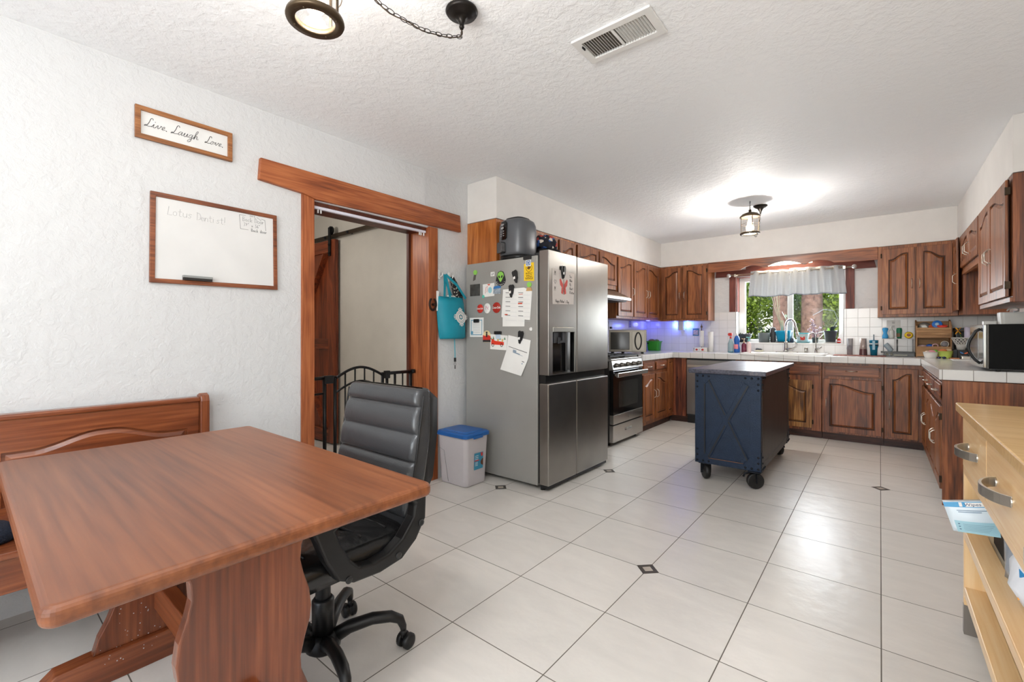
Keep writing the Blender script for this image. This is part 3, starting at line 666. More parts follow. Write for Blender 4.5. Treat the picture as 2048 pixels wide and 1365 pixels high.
for yc in (4.52, 4.92):
    for xc in (-2.35, -2.62): m.lathe([(.045, 0), (.04, .01), (.03, .014), (0, .015)], (xc, yc, .925), 16)
obj('burner', m, mat('burner', (60, 60, 62), .4, .7), c)
m = MB()
for (a, b) in ((Y0+.03, 4.71), (4.725, Y1-.03)):
    z = .952
    for y in (a, (a+b)/2, b): m.bar((-2.76, y, z), (-2.215, y, z), .011, .012)
    for x in (-2.755, -2.62, -2.485, -2.35, -2.22): m.bar((x, a, z), (x, b, z), .011, .012)
    for y in (a, b):
        for x in (-2.75, -2.22): m.bar((x, y, .925), (x, y, z), .011, .011)
obj('grate', m, mat('cast_iron', (70, 70, 72), .42, .4), c, .002)

# hood
c = thing('range_hood', 'slanted stainless range hood under the short cabinet', 'range hood', (-2.6, 4.58, 1.56))
m = MB(); m.prism([(-2.815, 1.72), (-2.50, 1.72), (-2.315, 1.628), (-2.315, 1.618), (-2.815, 1.618)], 'y', 4.12, 5.055); obj('canopy', m, mat('hood_greasy', (140, 124, 106), .35, .7), c, .002)
m = MB(); m.box(-2.815, -2.295, 4.11, 5.06, 1.583, 1.620); obj('rim', m, mat('hood_steel', (205, 203, 200), .25, .7), c, .006)
m = MB(); m.box(-2.78, -2.34, 4.15, 5.02, 1.572, 1.584); obj('filter', m, DST, c)

# toaster oven
c = TO = thing('toaster_oven', 'silver toaster oven with an eye-shaped handle in the left corner beyond the range', 'toaster oven', (-2.53, 5.47, .944))
x0, x1, y0, y1, z0, z1 = -2.76, -2.30, 5.33, 5.61, .965, 1.245
obj('body', MB().box(x0, x1, y0, y1, z0, z1), mat('toaster_silver', (140, 134, 124), .35, .8), c, .006)
obj('door_glass', MB().box(x0+.02, x0+.255, y0-.010, y0, z0+.03, z1-.03), mat('toaster_glass', (52, 50, 46), .1), c, .003)
m = MB(); m.box(x0+.285, x1-.02, y0-.006, y0, z0+.015, z1-.02); obj('control_panel', m, mat('toaster_chrome', (150, 144, 134), .35, .7), c, .003)
m = MB(); q = []
for i in range(25):
    a = 2*pi*i/24; q.append((x0+.36+.038*cos(a)*abs(cos(a))**.2, y0-.02, z0+.14+.105*sin(a)))
m.tube(q[:-1], .0085, 7, closed=True); obj('handle', m, BK, c)
m = MB()
for i in range(9): m.box(x1-.001, x1+.002, y0+.03, y1-.03, z0+.03+i*.026, z0+.042+i*.026)
obj('vent_slots', m, BK, c)
m = MB()
for x in (x0+.04, x0+.17, x1-.05):
    for y in (y0+.03, y1-.04): m.cyl((x, y, .944), .016, .022, 10)
obj('foot', m, BK, c)
c.rotation_euler = (0, 0, radians(24))

# microwave
c = thing('microwave', 'black and silver countertop microwave with a bowed black door handle', 'microwave', (.74, 4.56, .944))
x0, x1, y0, y1, z0, z1 = .555, .915, 4.275, 4.835, .962, 1.255
obj('body', MB().box(x0, x1, y0, y1, z0, z1), mat('microwave_black', (9, 9, 9), .5, spec=.12), c, .003)
obj('front_frame', MB().box(x0-.012, x0, y0, y1, z0, z1), mat('microwave_dark', (84, 82, 78), .3, .8), c, .003)
d = obj('door', MB().box(x0-.028, x0-.012, y0, y1, z0+.005, z1-.002), mat('microwave_silver', (196, 200, 198), .1, .9), c, .003)
m = MB(); m.tube([(x0-.028, 4.38, z0+.03), (x0-.050, 4.38, z0+.05)]+[(x0-.052-.035*sin(pi*t/10), 4.38, z0+.05+.19*t/10) for t in range(1, 10)]+[(x0-.050, 4.38, z1-.045), (x0-.028, 4.38, z1-.03)], .0095, 8); obj('handle', m, BK, d)
obj('door_window', MB().box(x0-.030, x0-.028, 4.47, 4.80, z0+.05, z1-.05), BKG, d)
m = MB()
for x in (.60, .87):
    for y in (4.31, 4.80): m.cyl((x, y, .944), .014, .02, 10)
m.box(x0+.01, x1-.01, y0+.005, y1-.005, .958, .966)
obj('foot', m, BK, c)

# air fryer
c = thing('air_fryer', 'dark grey rounded air fryer standing on top of the refrigerator', 'air fryer', (-2.33, 2.935, 1.792))
cx, cy = -2.33, 2.935
AF = mat('airfryer_grey', (98, 100, 104), .32, .2)
def sq(r, z, n=36, p=3.2):
    return [(cx+r*abs(cos(a))**(2/p)*(1 if cos(a) > 0 else -1), cy+r*abs(sin(a))**(2/p)*(1 if sin(a) > 0 else -1), z) for a in [2*pi*i/n for i in range(n)]]
m = MB(); m.loft([sq(r, z) for r, z in ((.125, 1.830), (.133, 1.85), (.137, 1.92), (.137, 2.02), (.133, 2.08), (.12, 2.115), (.10, 2.128))]); obj('body', m, AF, c)
m = MB(); m.loft([sq(.118, 1.794), sq(.127, 1.80), sq(.127, 1.832)]); obj('base', m, BK, c)
m = MB(); m.loft([sq(.09, 2.127), sq(.085, 2.142), sq(.06, 2.147)]); obj('lid_cap', m, BK, c)
# control panel on the corner turned to the room
ax = Vector((-.34, -.94, 0)); ax.normalize(); side = Vector((-ax.y, ax.x, 0))
def PF(u, v, w): p = Vector((cx, cy, 0))+ax*(.138+w-.004*(abs(u)/.05)**2)+side*u; return (p.x, p.y, v)
m = MB(T=PF)
cols = 8
pts = []
for i in range(cols+1):
    u = -.048+.096*i/cols; pts.append([(u, 1.955+(.016 if i in (0, cols) else 0), .0), (u, 1.955+(.016 if i in (0, cols) else 0), .010), (u, 2.108-(.02 if i in (0, cols) else 0), .0), (u, 2.085, -.004)])
m.loft([[p[1], p[2], p[3], p[0]] for p in pts], True, False)
obj('control_panel', m, BKG, c)
m = MB(T=lambda u, v, w: PF(u, v, w+.011)); text_mb(m, 'NINJA', .018, lambda x, y, z: (x, 2.078+y, z), .001); m.box(-.02, .02, 2.045, 2.058, 0, .001)
for i in range(3):
    for j in range(2): m.box(-.028+j*.04, -.014+j*.04, 1.985+i*.018, 1.991+i*.018, 0, .001)
obj('panel_marks', m, mat('panel_print', (190, 190, 190), .5), c)
m = MB(T=PF); m.rbox(-.034, .034, 1.845, 1.935, 0, .045, .012); obj('drawer_handle', m, mat('chrome_black', (110, 110, 112), .12, .9), c, .004)

# cloth heap behind it
c = thing('lunch_bag', 'black fabric bag with a patterned cloth heaped on it on top of the refrigerator', 'bag', (-2.28, 3.22, 1.792))
m = MB(); m.loft([[(-2.27+rx*cos(a)*(1+.06*sin(5*a+z*30)), 3.27+ry*sin(a)*(1+.05*cos(4*a)), z) for a in [2*pi*i/28 for i in range(28)]] for rx, ry, z in ((.13, .15, 1.794), (.14, .16, 1.83), (.13, .15, 1.88), (.11, .13, 1.92), (.05, .07, 1.935))]); obj('bag_body', m, mat('black_fabric', (26, 26, 30), .8, bump=.3, bscale=90), c)
m = MB(); m.loft([[(-2.28+rx*cos(a)*(1+.12*sin(6*a)), 3.24+ry*sin(a)*(1+.1*cos(5*a+1)), z+.012*sin(3*a)) for a in [2*pi*i/30 for i in range(30)]] for rx, ry, z in ((.105, .12, 1.93), (.115, .13, 1.955), (.10, .11, 1.99), (.07, .08, 2.03), (.02, .02, 2.05))])
pm = mat('pattern_cloth', (60, 66, 90), .8); 
n = pm.node_tree.nodes; L = pm.node_tree.links
vo = n.new('ShaderNodeTexVoronoi'); vo.inputs['Scale'].default_value = 34; tc = n.new('ShaderNodeTexCoord'); L.new(tc.outputs['Object'], vo.inputs['Vector'])
rp = n.new('ShaderNodeValToRGB'); rp.color_ramp.interpolation = 'CONSTANT'
for p_, c_ in ((0, (24, 26, 40)), (.35, (52, 92, 160)), (.5, (190, 70, 60)), (.62, (226, 214, 200)), (.72, (22, 24, 34))):
    e = rp.color_ramp.elements.new(p_); e.color = lin(c_)
sp = n.new('ShaderNodeSeparateColor'); L.new(vo.outputs['Color'], sp.inputs[0]); L.new(sp.outputs[0], rp.inputs[0]); L.new(rp.outputs[0], n['Principled BSDF'].inputs['Base Color'])
obj('patterned_cloth', m, pm, c)

# ------------------------------------------------------------------ things on the fridge
FS = face('S', 2.7855)
def flat(name, label, cat, polys, u, v, F=FS, t=.0012, group=None):
    o = thing(name, label, cat, F(u, v, 0), group)
    return o
def sheet(parent, nm, pts, M_, w0=0, w1=.0012, F=FS):
    return obj(nm, MB(T=F).prism(pts, 'z', w0, w1), M_, parent)
def rect(u0, u1, v0, v1): return [(u0, v0), (u1, v0), (u1, v1), (u0, v1)]
def circ(u, v, r, n=24, sy=1.): return [(u+r*cos(2*pi*i/n), v+r*sy*sin(2*pi*i/n)) for i in range(n)]
def clip_magnet(u, v, label, F=FS, ang=0.):
    o = thing('magnet_clip', label, 'magnet clip', F(u, v, 0))
    def R(a, b): return (u+a*cos(ang)-b*sin(ang), v+a*sin(ang)+b*cos(ang))
    m = MB(T=F)
    m.prism([R(*p) for p in ((-.022, .040), (-.006, .050), (.010, .02), (.014, -.045), (.006, -.056), (-.006, -.050), (-.018, -.01))], 'z', .001, .010)
    m.prism([R(*p) for p in ((.006, .046), (.026, .048), (.034, .030), (.026, -.02), (.008, -.05), (.0, -.01))], 'z', .003, .016)
    obj('jaw', m, BK, o, .002)
    m = MB(T=F); m.prism([R(*p) for p in ((-.010, -.004), (.010, .0), (.009, -.02), (-.010, -.022))], 'z', .0165, .017); obj('clip_print', m, PAPER, o)
    return o
F_S = FS
# yellow gift card
o = thing('gift_card', 'yellow restaurant card held under a black clip high on the side of the refrigerator', 'card', FS(-2.10, 1.68, 0))
sheet(o, 'card', [(-2.150, 1.605), (-2.052, 1.598), (-2.055, 1.742), (-2.150, 1.735)], YEL)
m = MB(T=FS); m.ring(circ(-2.10, 1.702, .030), circ(-2.10, 1.702, .0265), 'z', .0012, .002); m.prism([(-2.118, 1.695), (-2.10, 1.688), (-2.086, 1.70), (-2.083, 1.712), (-2.1, 1.712), (-2.112, 1.716)], 'z', .0012, .002)
for i, t_ in enumerate(('BUFFALO', 'WILD', 'WINGS')): text_mb(m, t_, .017 if i == 0 else .026, lambda x, y, z, i=i: (-2.10+x, 1.66-i*.020+y, .0018), .0006, bold=.0005, xs=.9)
obj('print', m, mat('brown_ink', (96, 64, 20), .6), o)
o = thing('magnet_clip', 'black clip magnet with a blue-and-white square badge above the yellow card', 'magnet clip', FS(-2.10, 1.77, 0))
m = MB(T=FS); m.rbox(-2.145, -2.075, 1.765, 1.795, .002, .02, .006); obj('clip_bar', m, BK, o, .002)
m = MB(T=FS); m.prism(rect(-2.130, -2.080, 1.715, 1.765), 'z', .003, .005); obj('badge', m, WH, o)
m = MB(T=FS); m.ring(rect(-2.123, -2.087, 1.722, 1.758), rect(-2.117, -2.093, 1.728, 1.752), 'z', .005, .0056); m.prism(circ(-2.105, 1.74, .008), 'z', .005, .0056); obj('badge_print', m, mat('badge_blue', (40, 96, 160), .5), o)
# alien magnet
o = thing('magnet', 'round black ROSWELL magnet with a green alien head', 'magnet', FS(-2.388, 1.645, 0))
m = MB(T=FS); m.prism([(-2.388+.052*cos(a), 1.630+.050*sin(a)) for a in [pi+pi*i/12 for i in range(13)]]+[(-2.345, 1.66), (-2.36, 1.695), (-2.388, 1.705), (-2.416, 1.695), (-2.431, 1.66)], 'z', .0, .003); obj('backing', m, INK, o)
m = MB(T=FS); m.prism([(-2.388+.034*cos(a)*(1 if sin(a) > -.2 else .9-.5*abs(sin(a))), 1.662+(.036 if sin(a) > 0 else .048)*sin(a)) for a in [2*pi*i/24 for i in range(24)]], 'z', .003, .0045); obj('alien_head', m, GRN, o)
m = MB(T=FS)
for s_ in (-1, 1): m.prism([(-2.388+s_*.014+.008*cos(a)*1.0+s_*.004*sin(a), 1.656+.011*sin(a)) for a in [2*pi*i/12 for i in range(12)]], 'z', .0045, .0055)
obj('alien_eyes', m, INK, o)
m = MB(T=FS)
for k, ch in enumerate('ROSWELL'):
    a = radians(-156+k*22)
    text_mb(m, ch, .016, lambda x, y, z, a=a: (-2.388+.045*cos(a)+(x*cos(a+pi/2)-y*sin(a+pi/2)), 1.632+.043*sin(a)+(x*sin(a+pi/2)+y*cos(a+pi/2)), .0035), .0006)
obj('lettering', m, PAPER, o)
# small figures
def figure(u, v, label, body):
    o = thing('magnet', label, 'magnet', FS(u, v, 0))
    m = MB(T=FS); m.prism(circ(u, v, .022, 16, .95), 'z', 0, .006); obj('head', m, GRN, o, .001)
    m = MB(T=FS); m.prism(body[0], 'z', 0, .004); obj('figure_body', m, body[1], o, .0005)
figure(-2.672, 1.715, 'small magnet figure with a green head at the far upper left of the refrigerator side', ([(-2.685, 1.70), (-2.665, 1.698), (-2.672, 1.655), (-2.698, 1.645), (-2.695, 1.672)], mat('dull_grey', (90, 84, 80), .6)))
figure(-2.097, 1.572, 'small magnet figure with a green head at the top right corner of the printed schedule', ([(-2.12, 1.55), (-2.08, 1.552), (-2.07, 1.522), (-2.128, 1.524)], mat('tan_clothes', (190, 150, 100), .6)))
o = thing('magnet', 'little square white-and-grey magnet left of the alien magnet', 'magnet', FS(-2.476, 1.685, 0)); sheet(o, 'backing', rect(-2.498, -2.455, 1.668, 1.703), PAPER, 0, .002)
m = MB(T=FS); m.prism(rect(-2.486, -2.476, 1.675, 1.69), 'z', .002, .0026).prism(rect(-2.472, -2.464, 1.68, 1.696), 'z', .002, .0026); obj('print', m, INKG, o)
o = thing('magnet', 'dark grey square photo magnet near the wall end of the refrigerator side', 'magnet', FS(-2.68, 1.56, 0)); sheet(o, 'photo', rect(-2.735, -2.62, 1.515, 1.615), mat('dark_photo', (74, 72, 68), .25, var=.3, vscale=30), 0, .002)
# postcards
o = thing('postcard', 'white postcard with a red and blue sketch, left of the schedule', 'postcard', FS(-2.52, 1.555, 0)); sheet(o, 'card', [(-2.584, 1.500), (-2.458, 1.505), (-2.458, 1.612), (-2.587, 1.607)], PAPER)
m = MB(T=FS); m.tube([(-2.56, 1.53, .0015), (-2.55, 1.58, .0015), (-2.53, 1.59, .0015), (-2.54, 1.54, .0015)], .002, 4).prism([(-2.54, 1.605), (-2.50, 1.607), (-2.515, 1.592)], 'z', .0012, .002); obj('red_print', m, mat('coral', (214, 84, 62), .6), o)
m = MB(T=FS); m.prism(circ(-2.505, 1.555, .022, 12, 1.2), 'z', .0012, .0018); obj('blue_print', m, mat('pale_blue', (150, 200, 210), .6), o)
m = MB(T=FS); m.prism(circ(-2.58, 1.505, .014, 12), 'z', .001, .004); obj('teal_dot', m, mat('teal_dot', (96, 190, 170), .5), o)
o = thing('postcard', 'small blue landscape postcard overlapping the sketch postcard', 'postcard', FS(-2.43, 1.55, 0)); sheet(o, 'card', [(-2.472, 1.522), (-2.388, 1.518), (-2.385, 1.590), (-2.462, 1.582)], mat('postcard_grey', (150, 160, 170), .5, var=.4, vscale=60), .001, .0022)
m = MB(T=FS); m.prism([(-2.468, 1.56), (-2.386, 1.566), (-2.385, 1.590), (-2.462, 1.582)], 'z', .0022, .0028); obj('sky', m, mat('postcard_blue', (60, 120, 180), .5), o)
# bottle cap magnets
def cap(u, v, r, col, label, txt=None, sy=1.):
    o = thing('magnet', label, 'magnet', FS(u, v, 0)); m = MB(T=FS); m.lathe([(r, 0), (r, .003), (r*.93, .006), (0, .006)], (u, v, 0), 24, sy=sy); obj('disc', m, col, o)
    m = MB(T=FS)
    if txt: text_mb(m, txt, r*.56, lambda x, y, z: (u+x, v+y, .0068), .0006, .25, .0006, .82)
    else:
        m.tube([(u-.02, v-.01, .0066), (u-.005, v+.02, .0066), (u+.01, v-.005, .0066), (u+.02, v+.015, .0066)], .0016, 4).tube([(u-.015, v+.02, .0066), (u+.018, v-.012, .0066)], .0014, 4)
    obj('print', m, PAPER if txt else mat('pink', (214, 120, 150), .5), o)
    return o
cap(-2.616, 1.405, .035, RED, 'left red Coca-Cola magnet, topped by blue trim', 'Coca-Cola', 1.05)
cap(-2.536, 1.405, .036, PAPER, 'white oval magnet with pink writing between two red discs', None, 1.2)
cap(-2.433, 1.407, .044, mat('brick_red', (168, 44, 32), .4), 'larger dark red Coca-Cola disc magnet beside the schedule', 'Coca-Cola')
# schedule sheets
def lines(m, u0, u1, v0, v1, n, h=.0022, skew=0.):
    for i in range(n):
        v = v1-(v1-v0)*i/max(1, n-1); m.prism([(u0, v+skew*u0*0), (u1, v-skew), (u1, v-h-skew), (u0, v-h)], 'z', .0, .0005)
o = thing('paper_sheet', 'lower blank page sticking out beneath the printed schedule', 'paper', FS(-2.26, 1.29, 0)); sheet(o, 'page', [(-2.368, 1.252), (-2.146, 1.250), (-2.140, 1.40), (-2.366, 1.40)], PAPER, .0005, .0014)
o = thing('paper_sheet', 'printed two-column weekly schedule clipped to the refrigerator side', 'paper', FS(-2.22, 1.43, 0)); sheet(o, 'page', [(-2.380, 1.328), (-2.091, 1.298), (-2.070, 1.520), (-2.148, 1.553), (-2.362, 1.550)], PAPER, .0016, .0026)
m = MB(T=lambda u, v, w: FS(u, v, w+.0027)); n_ = 0
for cx_ in (-2.335, -2.205):
    for k in range(6):
        v = 1.525-k*.036-(cx_+2.335)*.06
        m.prism([(cx_, v), (cx_+.048, v-.003), (cx_+.048, v-.007), (cx_, v-.004)], 'z', 0, .0004)
obj('print', m, INK, o)
m = MB(T=lambda u, v, w: FS(u, v, w+.0027))
for cx_ in (-2.335, -2.205):
    for k in range(7):
        v = 1.518-k*.034-(cx_+2.335)*.06
        m.prism([(cx_, v-.010), (cx_+.115, v-.018), (cx_+.115, v-.0195), (cx_, v-.0115)], 'z', 0, .0003)
obj('rules', m, mat('light_grey_ink', (190, 192, 196), .7), o)
m = MB(T=lambda u, v, w: FS(u, v, w+.0027)); m.prism(rect(-2.208, -2.165, 1.425, 1.436), 'z', 0, .0004).prism(rect(-2.345, -2.315, 1.343, 1.352), 'z', 0, .0004).prism(rect(-2.2, -2.16, 1.50, 1.504), 'z', 0, .0004); obj('red_marks', m, mat('red_ink', (206, 84, 60), .7), o)
clip_magnet(-2.278, 1.535, 'black clip holding the top of the printed schedule')
clip_magnet(-2.238, 1.645, 'lone black clip above the schedule between alien magnet and yellow card', ang=.25)
# white framed note by wall
o = thing('paper_sheet', 'small bordered note with a black clip near the wall beside the teal bag', 'paper', FS(-2.66, 1.25, 0)); sheet(o, 'page', [(-2.738, 1.166), (-2.580, 1.166), (-2.578, 1.330), (-2.740, 1.330)], PAPER)
m = MB(T=lambda u, v, w: FS(u, v, w+.0013)); m.ring(rect(-2.724, -2.594, 1.182, 1.312), rect(-2.718, -2.600, 1.188, 1.306), 'z', 0, .0004); m.prism(rect(-2.726, -2.70, 1.19, 1.215), 'z', 0, .0005); obj('border', m, mat('border_blue', (92, 150, 176), .6), o)
m = MB(T=lambda u, v, w: FS(u, v, w+.0013)); lines(m, -2.70, -2.62, 1.205, 1.275, 6, .0014); obj('print', m, INKG, o)
m = MB(T=FS); m.rbox(-2.685, -2.625, 1.288, 1.318, .002, .014, .006); obj('clip', m, BK, o, .002)
# sunset sticker
o = thing('magnet', 'arched sunset magnet with a cowboy silhouette in red and black', 'magnet', FS(-2.54, 1.175, 0))
m = MB(T=FS); m.prism([(-2.583, 1.13)]+[(-2.583, 1.17)]+[(-2.54-.043*cos(pi*i/12), 1.175+.045*sin(pi*i/12)) for i in range(1, 12)]+[(-2.497, 1.17), (-2.497, 1.13), (-2.51, 1.122), (-2.57, 1.122)], 'z', 0, .003); obj('sky', m, mat('sunset_sky', (232, 210, 160), .5), o)
m = MB(T=FS); m.prism([(-2.583, 1.135), (-2.497, 1.135), (-2.497, 1.172), (-2.52, 1.182), (-2.56, 1.176), (-2.583, 1.182)], 'z', .003, .004); obj('desert', m, RED, o)
m = MB(T=FS); m.prism(rect(-2.583, -2.497, 1.124, 1.142), 'z', .003, .0045).prism([(-2.547, 1.165), (-2.533, 1.165), (-2.532, 1.195), (-2.548, 1.195)], 'z', .004, .005).prism(circ(-2.540, 1.203, .008, 10), 'z', .004, .005).prism(rect(-2.553, -2.527, 1.205, 1.209), 'z', .004, .005); obj('silhouette', m, INK, o)
# red car card
o = thing('greeting_card', 'white card with a red car carrying trees and presents', 'card', FS(-2.41, 1.12, 0)); sheet(o, 'card', [(-2.502, 1.066), (-2.328, 1.060), (-2.314, 1.178), (-2.498, 1.190)], PAPER, .0, .0022)
c3 = lambda u, v, w: FS(u, v, w+.0023)
m = MB(T=c3); m.prism([(-2.490, 1.105), (-2.355, 1.100), (-2.353, 1.125), (-2.385, 1.130), (-2.43, 1.133), (-2.452, 1.136), (-2.468, 1.150), (-2.485, 1.150), (-2.49, 1.13)], 'z', 0, .0006); obj('red_car', m, mat('car_red', (224, 58, 36), .5), o)
m = MB(T=c3)
for u in (-2.472, -2.378): m.ring(circ(u, 1.101, .014), circ(u, 1.101, .009), 'z', .0006, .0012)
obj('wheels', m, INK, o)
m = MB(T=c3)
for u, h in ((-2.466, .03), (-2.395, .035), (-2.345, .022), (-2.492, .02)): m.prism([(u-.011, 1.145), (u+.011, 1.145), (u, 1.145+h)], 'z', 0, .0005)
obj('trees', m, mat('tree_green', (92, 138, 98), .6), o)
m = MB(T=c3); m.prism(rect(-2.425, -2.408, 1.133, 1.152), 'z', 0, .0005).prism(rect(-2.376, -2.362, 1.128, 1.15), 'z', 0, .0005); obj('presents', m, mat('gold_box', (216, 176, 96), .6), o)
o = thing('magnet_clip', 'black clip bar at the top of the red car card', 'magnet clip', FS(-2.412, 1.20, 0)); m = MB(T=FS); m.rbox(-2.448, -2.376, 1.188, 1.214, .002, .018, .006); obj('clip_bar', m, BK, o, .002)
m = MB(T=FS); m.prism(rect(-2.44, -2.388, 1.150, 1.188), 'z', .004, .005); obj('clip_tag', m, mat('tag_blue', (190, 206, 220), .5), o)
# bill
o = thing('paper_sheet', 'folded white bill hanging crooked lowest on the refrigerator side', 'paper', FS(-2.24, 1.02, 0))
def PB(u, v, w): return FS(u, v, w+.004+.012*max(0, (1.0-v))*6)
m = MB(); rows = [((-2.306, 1.182), (-2.082, 1.142)), ((-2.325, 1.062), (-2.106, 1.0)), ((-2.385, .904), (-2.168, .863))]
top = [[PB(a[0], a[1], 0), PB(b[0], b[1], 0)] for a, b in rows]; 
m.add([PB(*p, 0) for r_ in rows for p in r_]+[PB(p[0], p[1], -.0012) for r_ in rows for p in r_], [(0, 1, 3, 2), (2, 3, 5, 4), (6, 8, 9, 7), (8, 10, 11, 9), (0, 6, 7, 1), (4, 5, 11, 10), (0, 2, 8, 6), (2, 4, 10, 8), (1, 7, 9, 3), (3, 9, 11, 5)])
obj('page', m, PAPER, o)
def QB(u, v): # local page coords to wall coords
    a0, b0 = rows[0] if v > .5 else rows[1]; a1, b1 = rows[1] if v > .5 else rows[2]; t = (1-v)*2 if v > .5 else (.5-v)*2
    a = (a0[0]+(a1[0]-a0[0])*t, a0[1]+(a1[1]-a0[1])*t); b = (b0[0]+(b1[0]-b0[0])*t, b0[1]+(b1[1]-b0[1])*t)
    return (a[0]+(b[0]-a[0])*u, a[1]+(b[1]-a[1])*u)
def qb(m, u0, u1, v0, v1): m.add([PB(*QB(*q), .0008) for q in ((u0, v0), (u1, v0), (u1, v1), (u0, v1))], [(0, 1, 2, 3)])
m = MB(); qb(m, .08, .92, .635, .65); qb(m, .15, .9, .365, .38); obj('print', m, INK, o)
m = MB(); qb(m, .3, .45, .42+.12, .6); qb(m, .3, .62, .51, .54); qb(m, .3, .75, .505, .515); qb(m, .3, .5, .22, .31); qb(m, .3, .58, .17, .22); qb(m, .68, .86, .30, .335); obj('shaded_blocks', m, mat('block_grey', (140, 156, 172), .7), o)
clip_magnet(-2.186, 1.168, 'black clip holding the crooked white bill', ang=-.12)
o = thing('magnet', 'small round white magnet near the front edge of the refrigerator side', 'magnet', FS(-2.082, 1.228, 0)); m = MB(T=FS); m.lathe([(.016, 0), (.015, .006), (.008, .010), (0, .011)], (-2.082, 1.228, 0), 14); obj('disc', m, WH, o)
# drawing on the left door
FE = face('E', -1.9215)
o = thing('child_drawing', 'child drawing with red butterfly wings clipped to the upper left refrigerator door', 'drawing', FE(3.0, 1.55, 0)); sheet(o, 'page', [(2.842, 1.418), (3.142, 1.430), (3.157, 1.680), (2.838, 1.690)], mat('drawing_paper', (214, 206, 200), .7), 0, .0015, FE)
m = MB(T=lambda u, v, w: FE(u, v, w+.0016))
for k, s_ in ((0, -1), (1, 1)):
    m.prism([(2.995+s_*.008, 1.58), (2.995+s_*.045, 1.622), (2.995+s_*.058, 1.612), (2.995+s_*.050, 1.572), (2.995+s_*.028, 1.555), (2.995+s_*.036, 1.51), (2.995+s_*.012, 1.500), (2.995+s_*.004, 1.53)], 'z', 0, .0005)
obj('wings', m, mat('crayon_red', (208, 84, 76), .7, var=.2, vscale=120), o)
m = MB(T=lambda u, v, w: FE(u, v, w+.0018)); M2 = lambda a, b: (a, b, 0)
scrawl(m, 'M', .034, (2.862, 1.64), M2); scrawl(m, 'M', .034, (2.862, 1.52), M2); m.tube([(2.875, 1.575, 0), (2.862, 1.595, 0), (2.868, 1.606, 0), (2.876, 1.598, 0), (2.886, 1.606, 0), (2.890, 1.594, 0), (2.875, 1.575, 0)], .001, 4)
for k, t_ in enumerate(('You', 'Make', 'My', 'Heart', 'Flutter')): scrawl(m, t_, .022, (3.082, 1.640-k*.032), M2, .0009, 0, .46)
scrawl(m, "Happy Mother's Day", .024, (2.880, 1.434), M2, .001, 0, .45); m.tube([(2.996, 1.60, 0), (2.997, 1.50, 0)], .0025, 4).tube([(2.996, 1.60, 0), (2.985, 1.628, 0)], .001, 4).tube([(2.996, 1.60, 0), (3.007, 1.628, 0)], .001, 4)
obj('handwriting', m, INK, o)
clip_magnet(2.975, 1.675, 'black clip holding the child drawing on the refrigerator door', FE)
# ================================================================== ISLAND CART
IB = mat('island_blue', (24, 40, 62), .42, .3, bump=.25, bscale=140, var=.16, vscale=9)
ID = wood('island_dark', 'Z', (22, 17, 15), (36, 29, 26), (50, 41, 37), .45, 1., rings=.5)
IR = mat('iron_dark', (36, 38, 44), .45, .7)
c = thing('kitchen_island', 'dark blue rolling kitchen island with an X-braced end and riveted corners', 'kitchen island', (-.945, 4.53, 0))
x0, x1, y0, y1, z0, z1 = -1.188, -.702, 3.868, 5.195, .135, .868
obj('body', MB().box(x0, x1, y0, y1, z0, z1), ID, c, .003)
top = wood('island_top', 'Y', (40, 38, 50), (74, 74, 90), (104, 98, 104), .34, .5, .2, rings=.6)
obj('worktop', MB().box(-1.232, -.662, 3.822, 5.245, .869, .906), top, c, .008, 3)
FI = face('S', y0)
d = obj('end_panel', MB(T=FI).box(x0, x1, z0, z1, 0, .004), IB, c)
m = MB(T=FI); g_ = .045
m.ring([(x0, z0), (x0, z0), (x1, z0), (x1, z0), (x1, z1), (x1, z1), (x0, z1), (x0, z1)], [(x0+.075, z0+.10), (x0+.12, z0+.045), (x1-.12, z0+.045), (x1-.075, z0+.10), (x1-.075, z1-.09), (x1-.12, z1-.045), (x0+.12, z1-.045), (x0+.075, z1-.09)], 'z', .004, .012)
for a, b in (((x0+.10, z0+.07), (x1-.10, z1-.07)), ((x0+.10, z1-.07), (x1-.10, z0+.07))):
    m.bar((a[0], a[1], .007+.0006*(a[1] < .5)), (b[0], b[1], .007+.0006*(a[1] < .5)), .045, .006, (0, 0, 1))
obj('brace', m, IB, d, .0015, 1)
m = MB(T=FI)
for a, b in (((-1.112, .783), (-1.112, .212)), ((-1.082, .817), (-.957, .545)), ((-.791, .789), (-.933, .505)), ((-.933, .495), (-.795, .21)), ((-.957, .462), (-1.085, .190))):
    m.bar((a[0], a[1], .0125), (b[0], b[1], .0125), .010, .003, (0, 0, 1))
obj('groove', m, BK, d)
m = MB(T=FI); m.bar((-1.082, .182, .0115), (-.825, .182, .0115), .004, .002, (0, 0, 1)); obj('worn_edge', m, mat('worn_brown', (128, 86, 56), .6), d)
def rivets(m, kind):
    zz = (z1-.02, z1-.065, z1-.11); zb = (z0+.02, z0+.065, z0+.11)
    for s_, xe in ((1, x0), (-1, x1)):
        for k in range(3): m.ball((xe+s_*(.018+.045*k), z1-.02, .012), .009, 8, 1, 1, .6); m.ball((xe+s_*(.018+.045*k), z0+.02, .012), .009, 8, 1, 1, .6)
        for z in zz[1:]+zb[1:]: m.ball((xe+s_*.018, z, .012), .009, 8, 1, 1, .6)
m = MB(T=FI); rivets(m, 0); obj('rivets', m, IR, d)
FX = face('E', x1)
m = MB(T=FX)
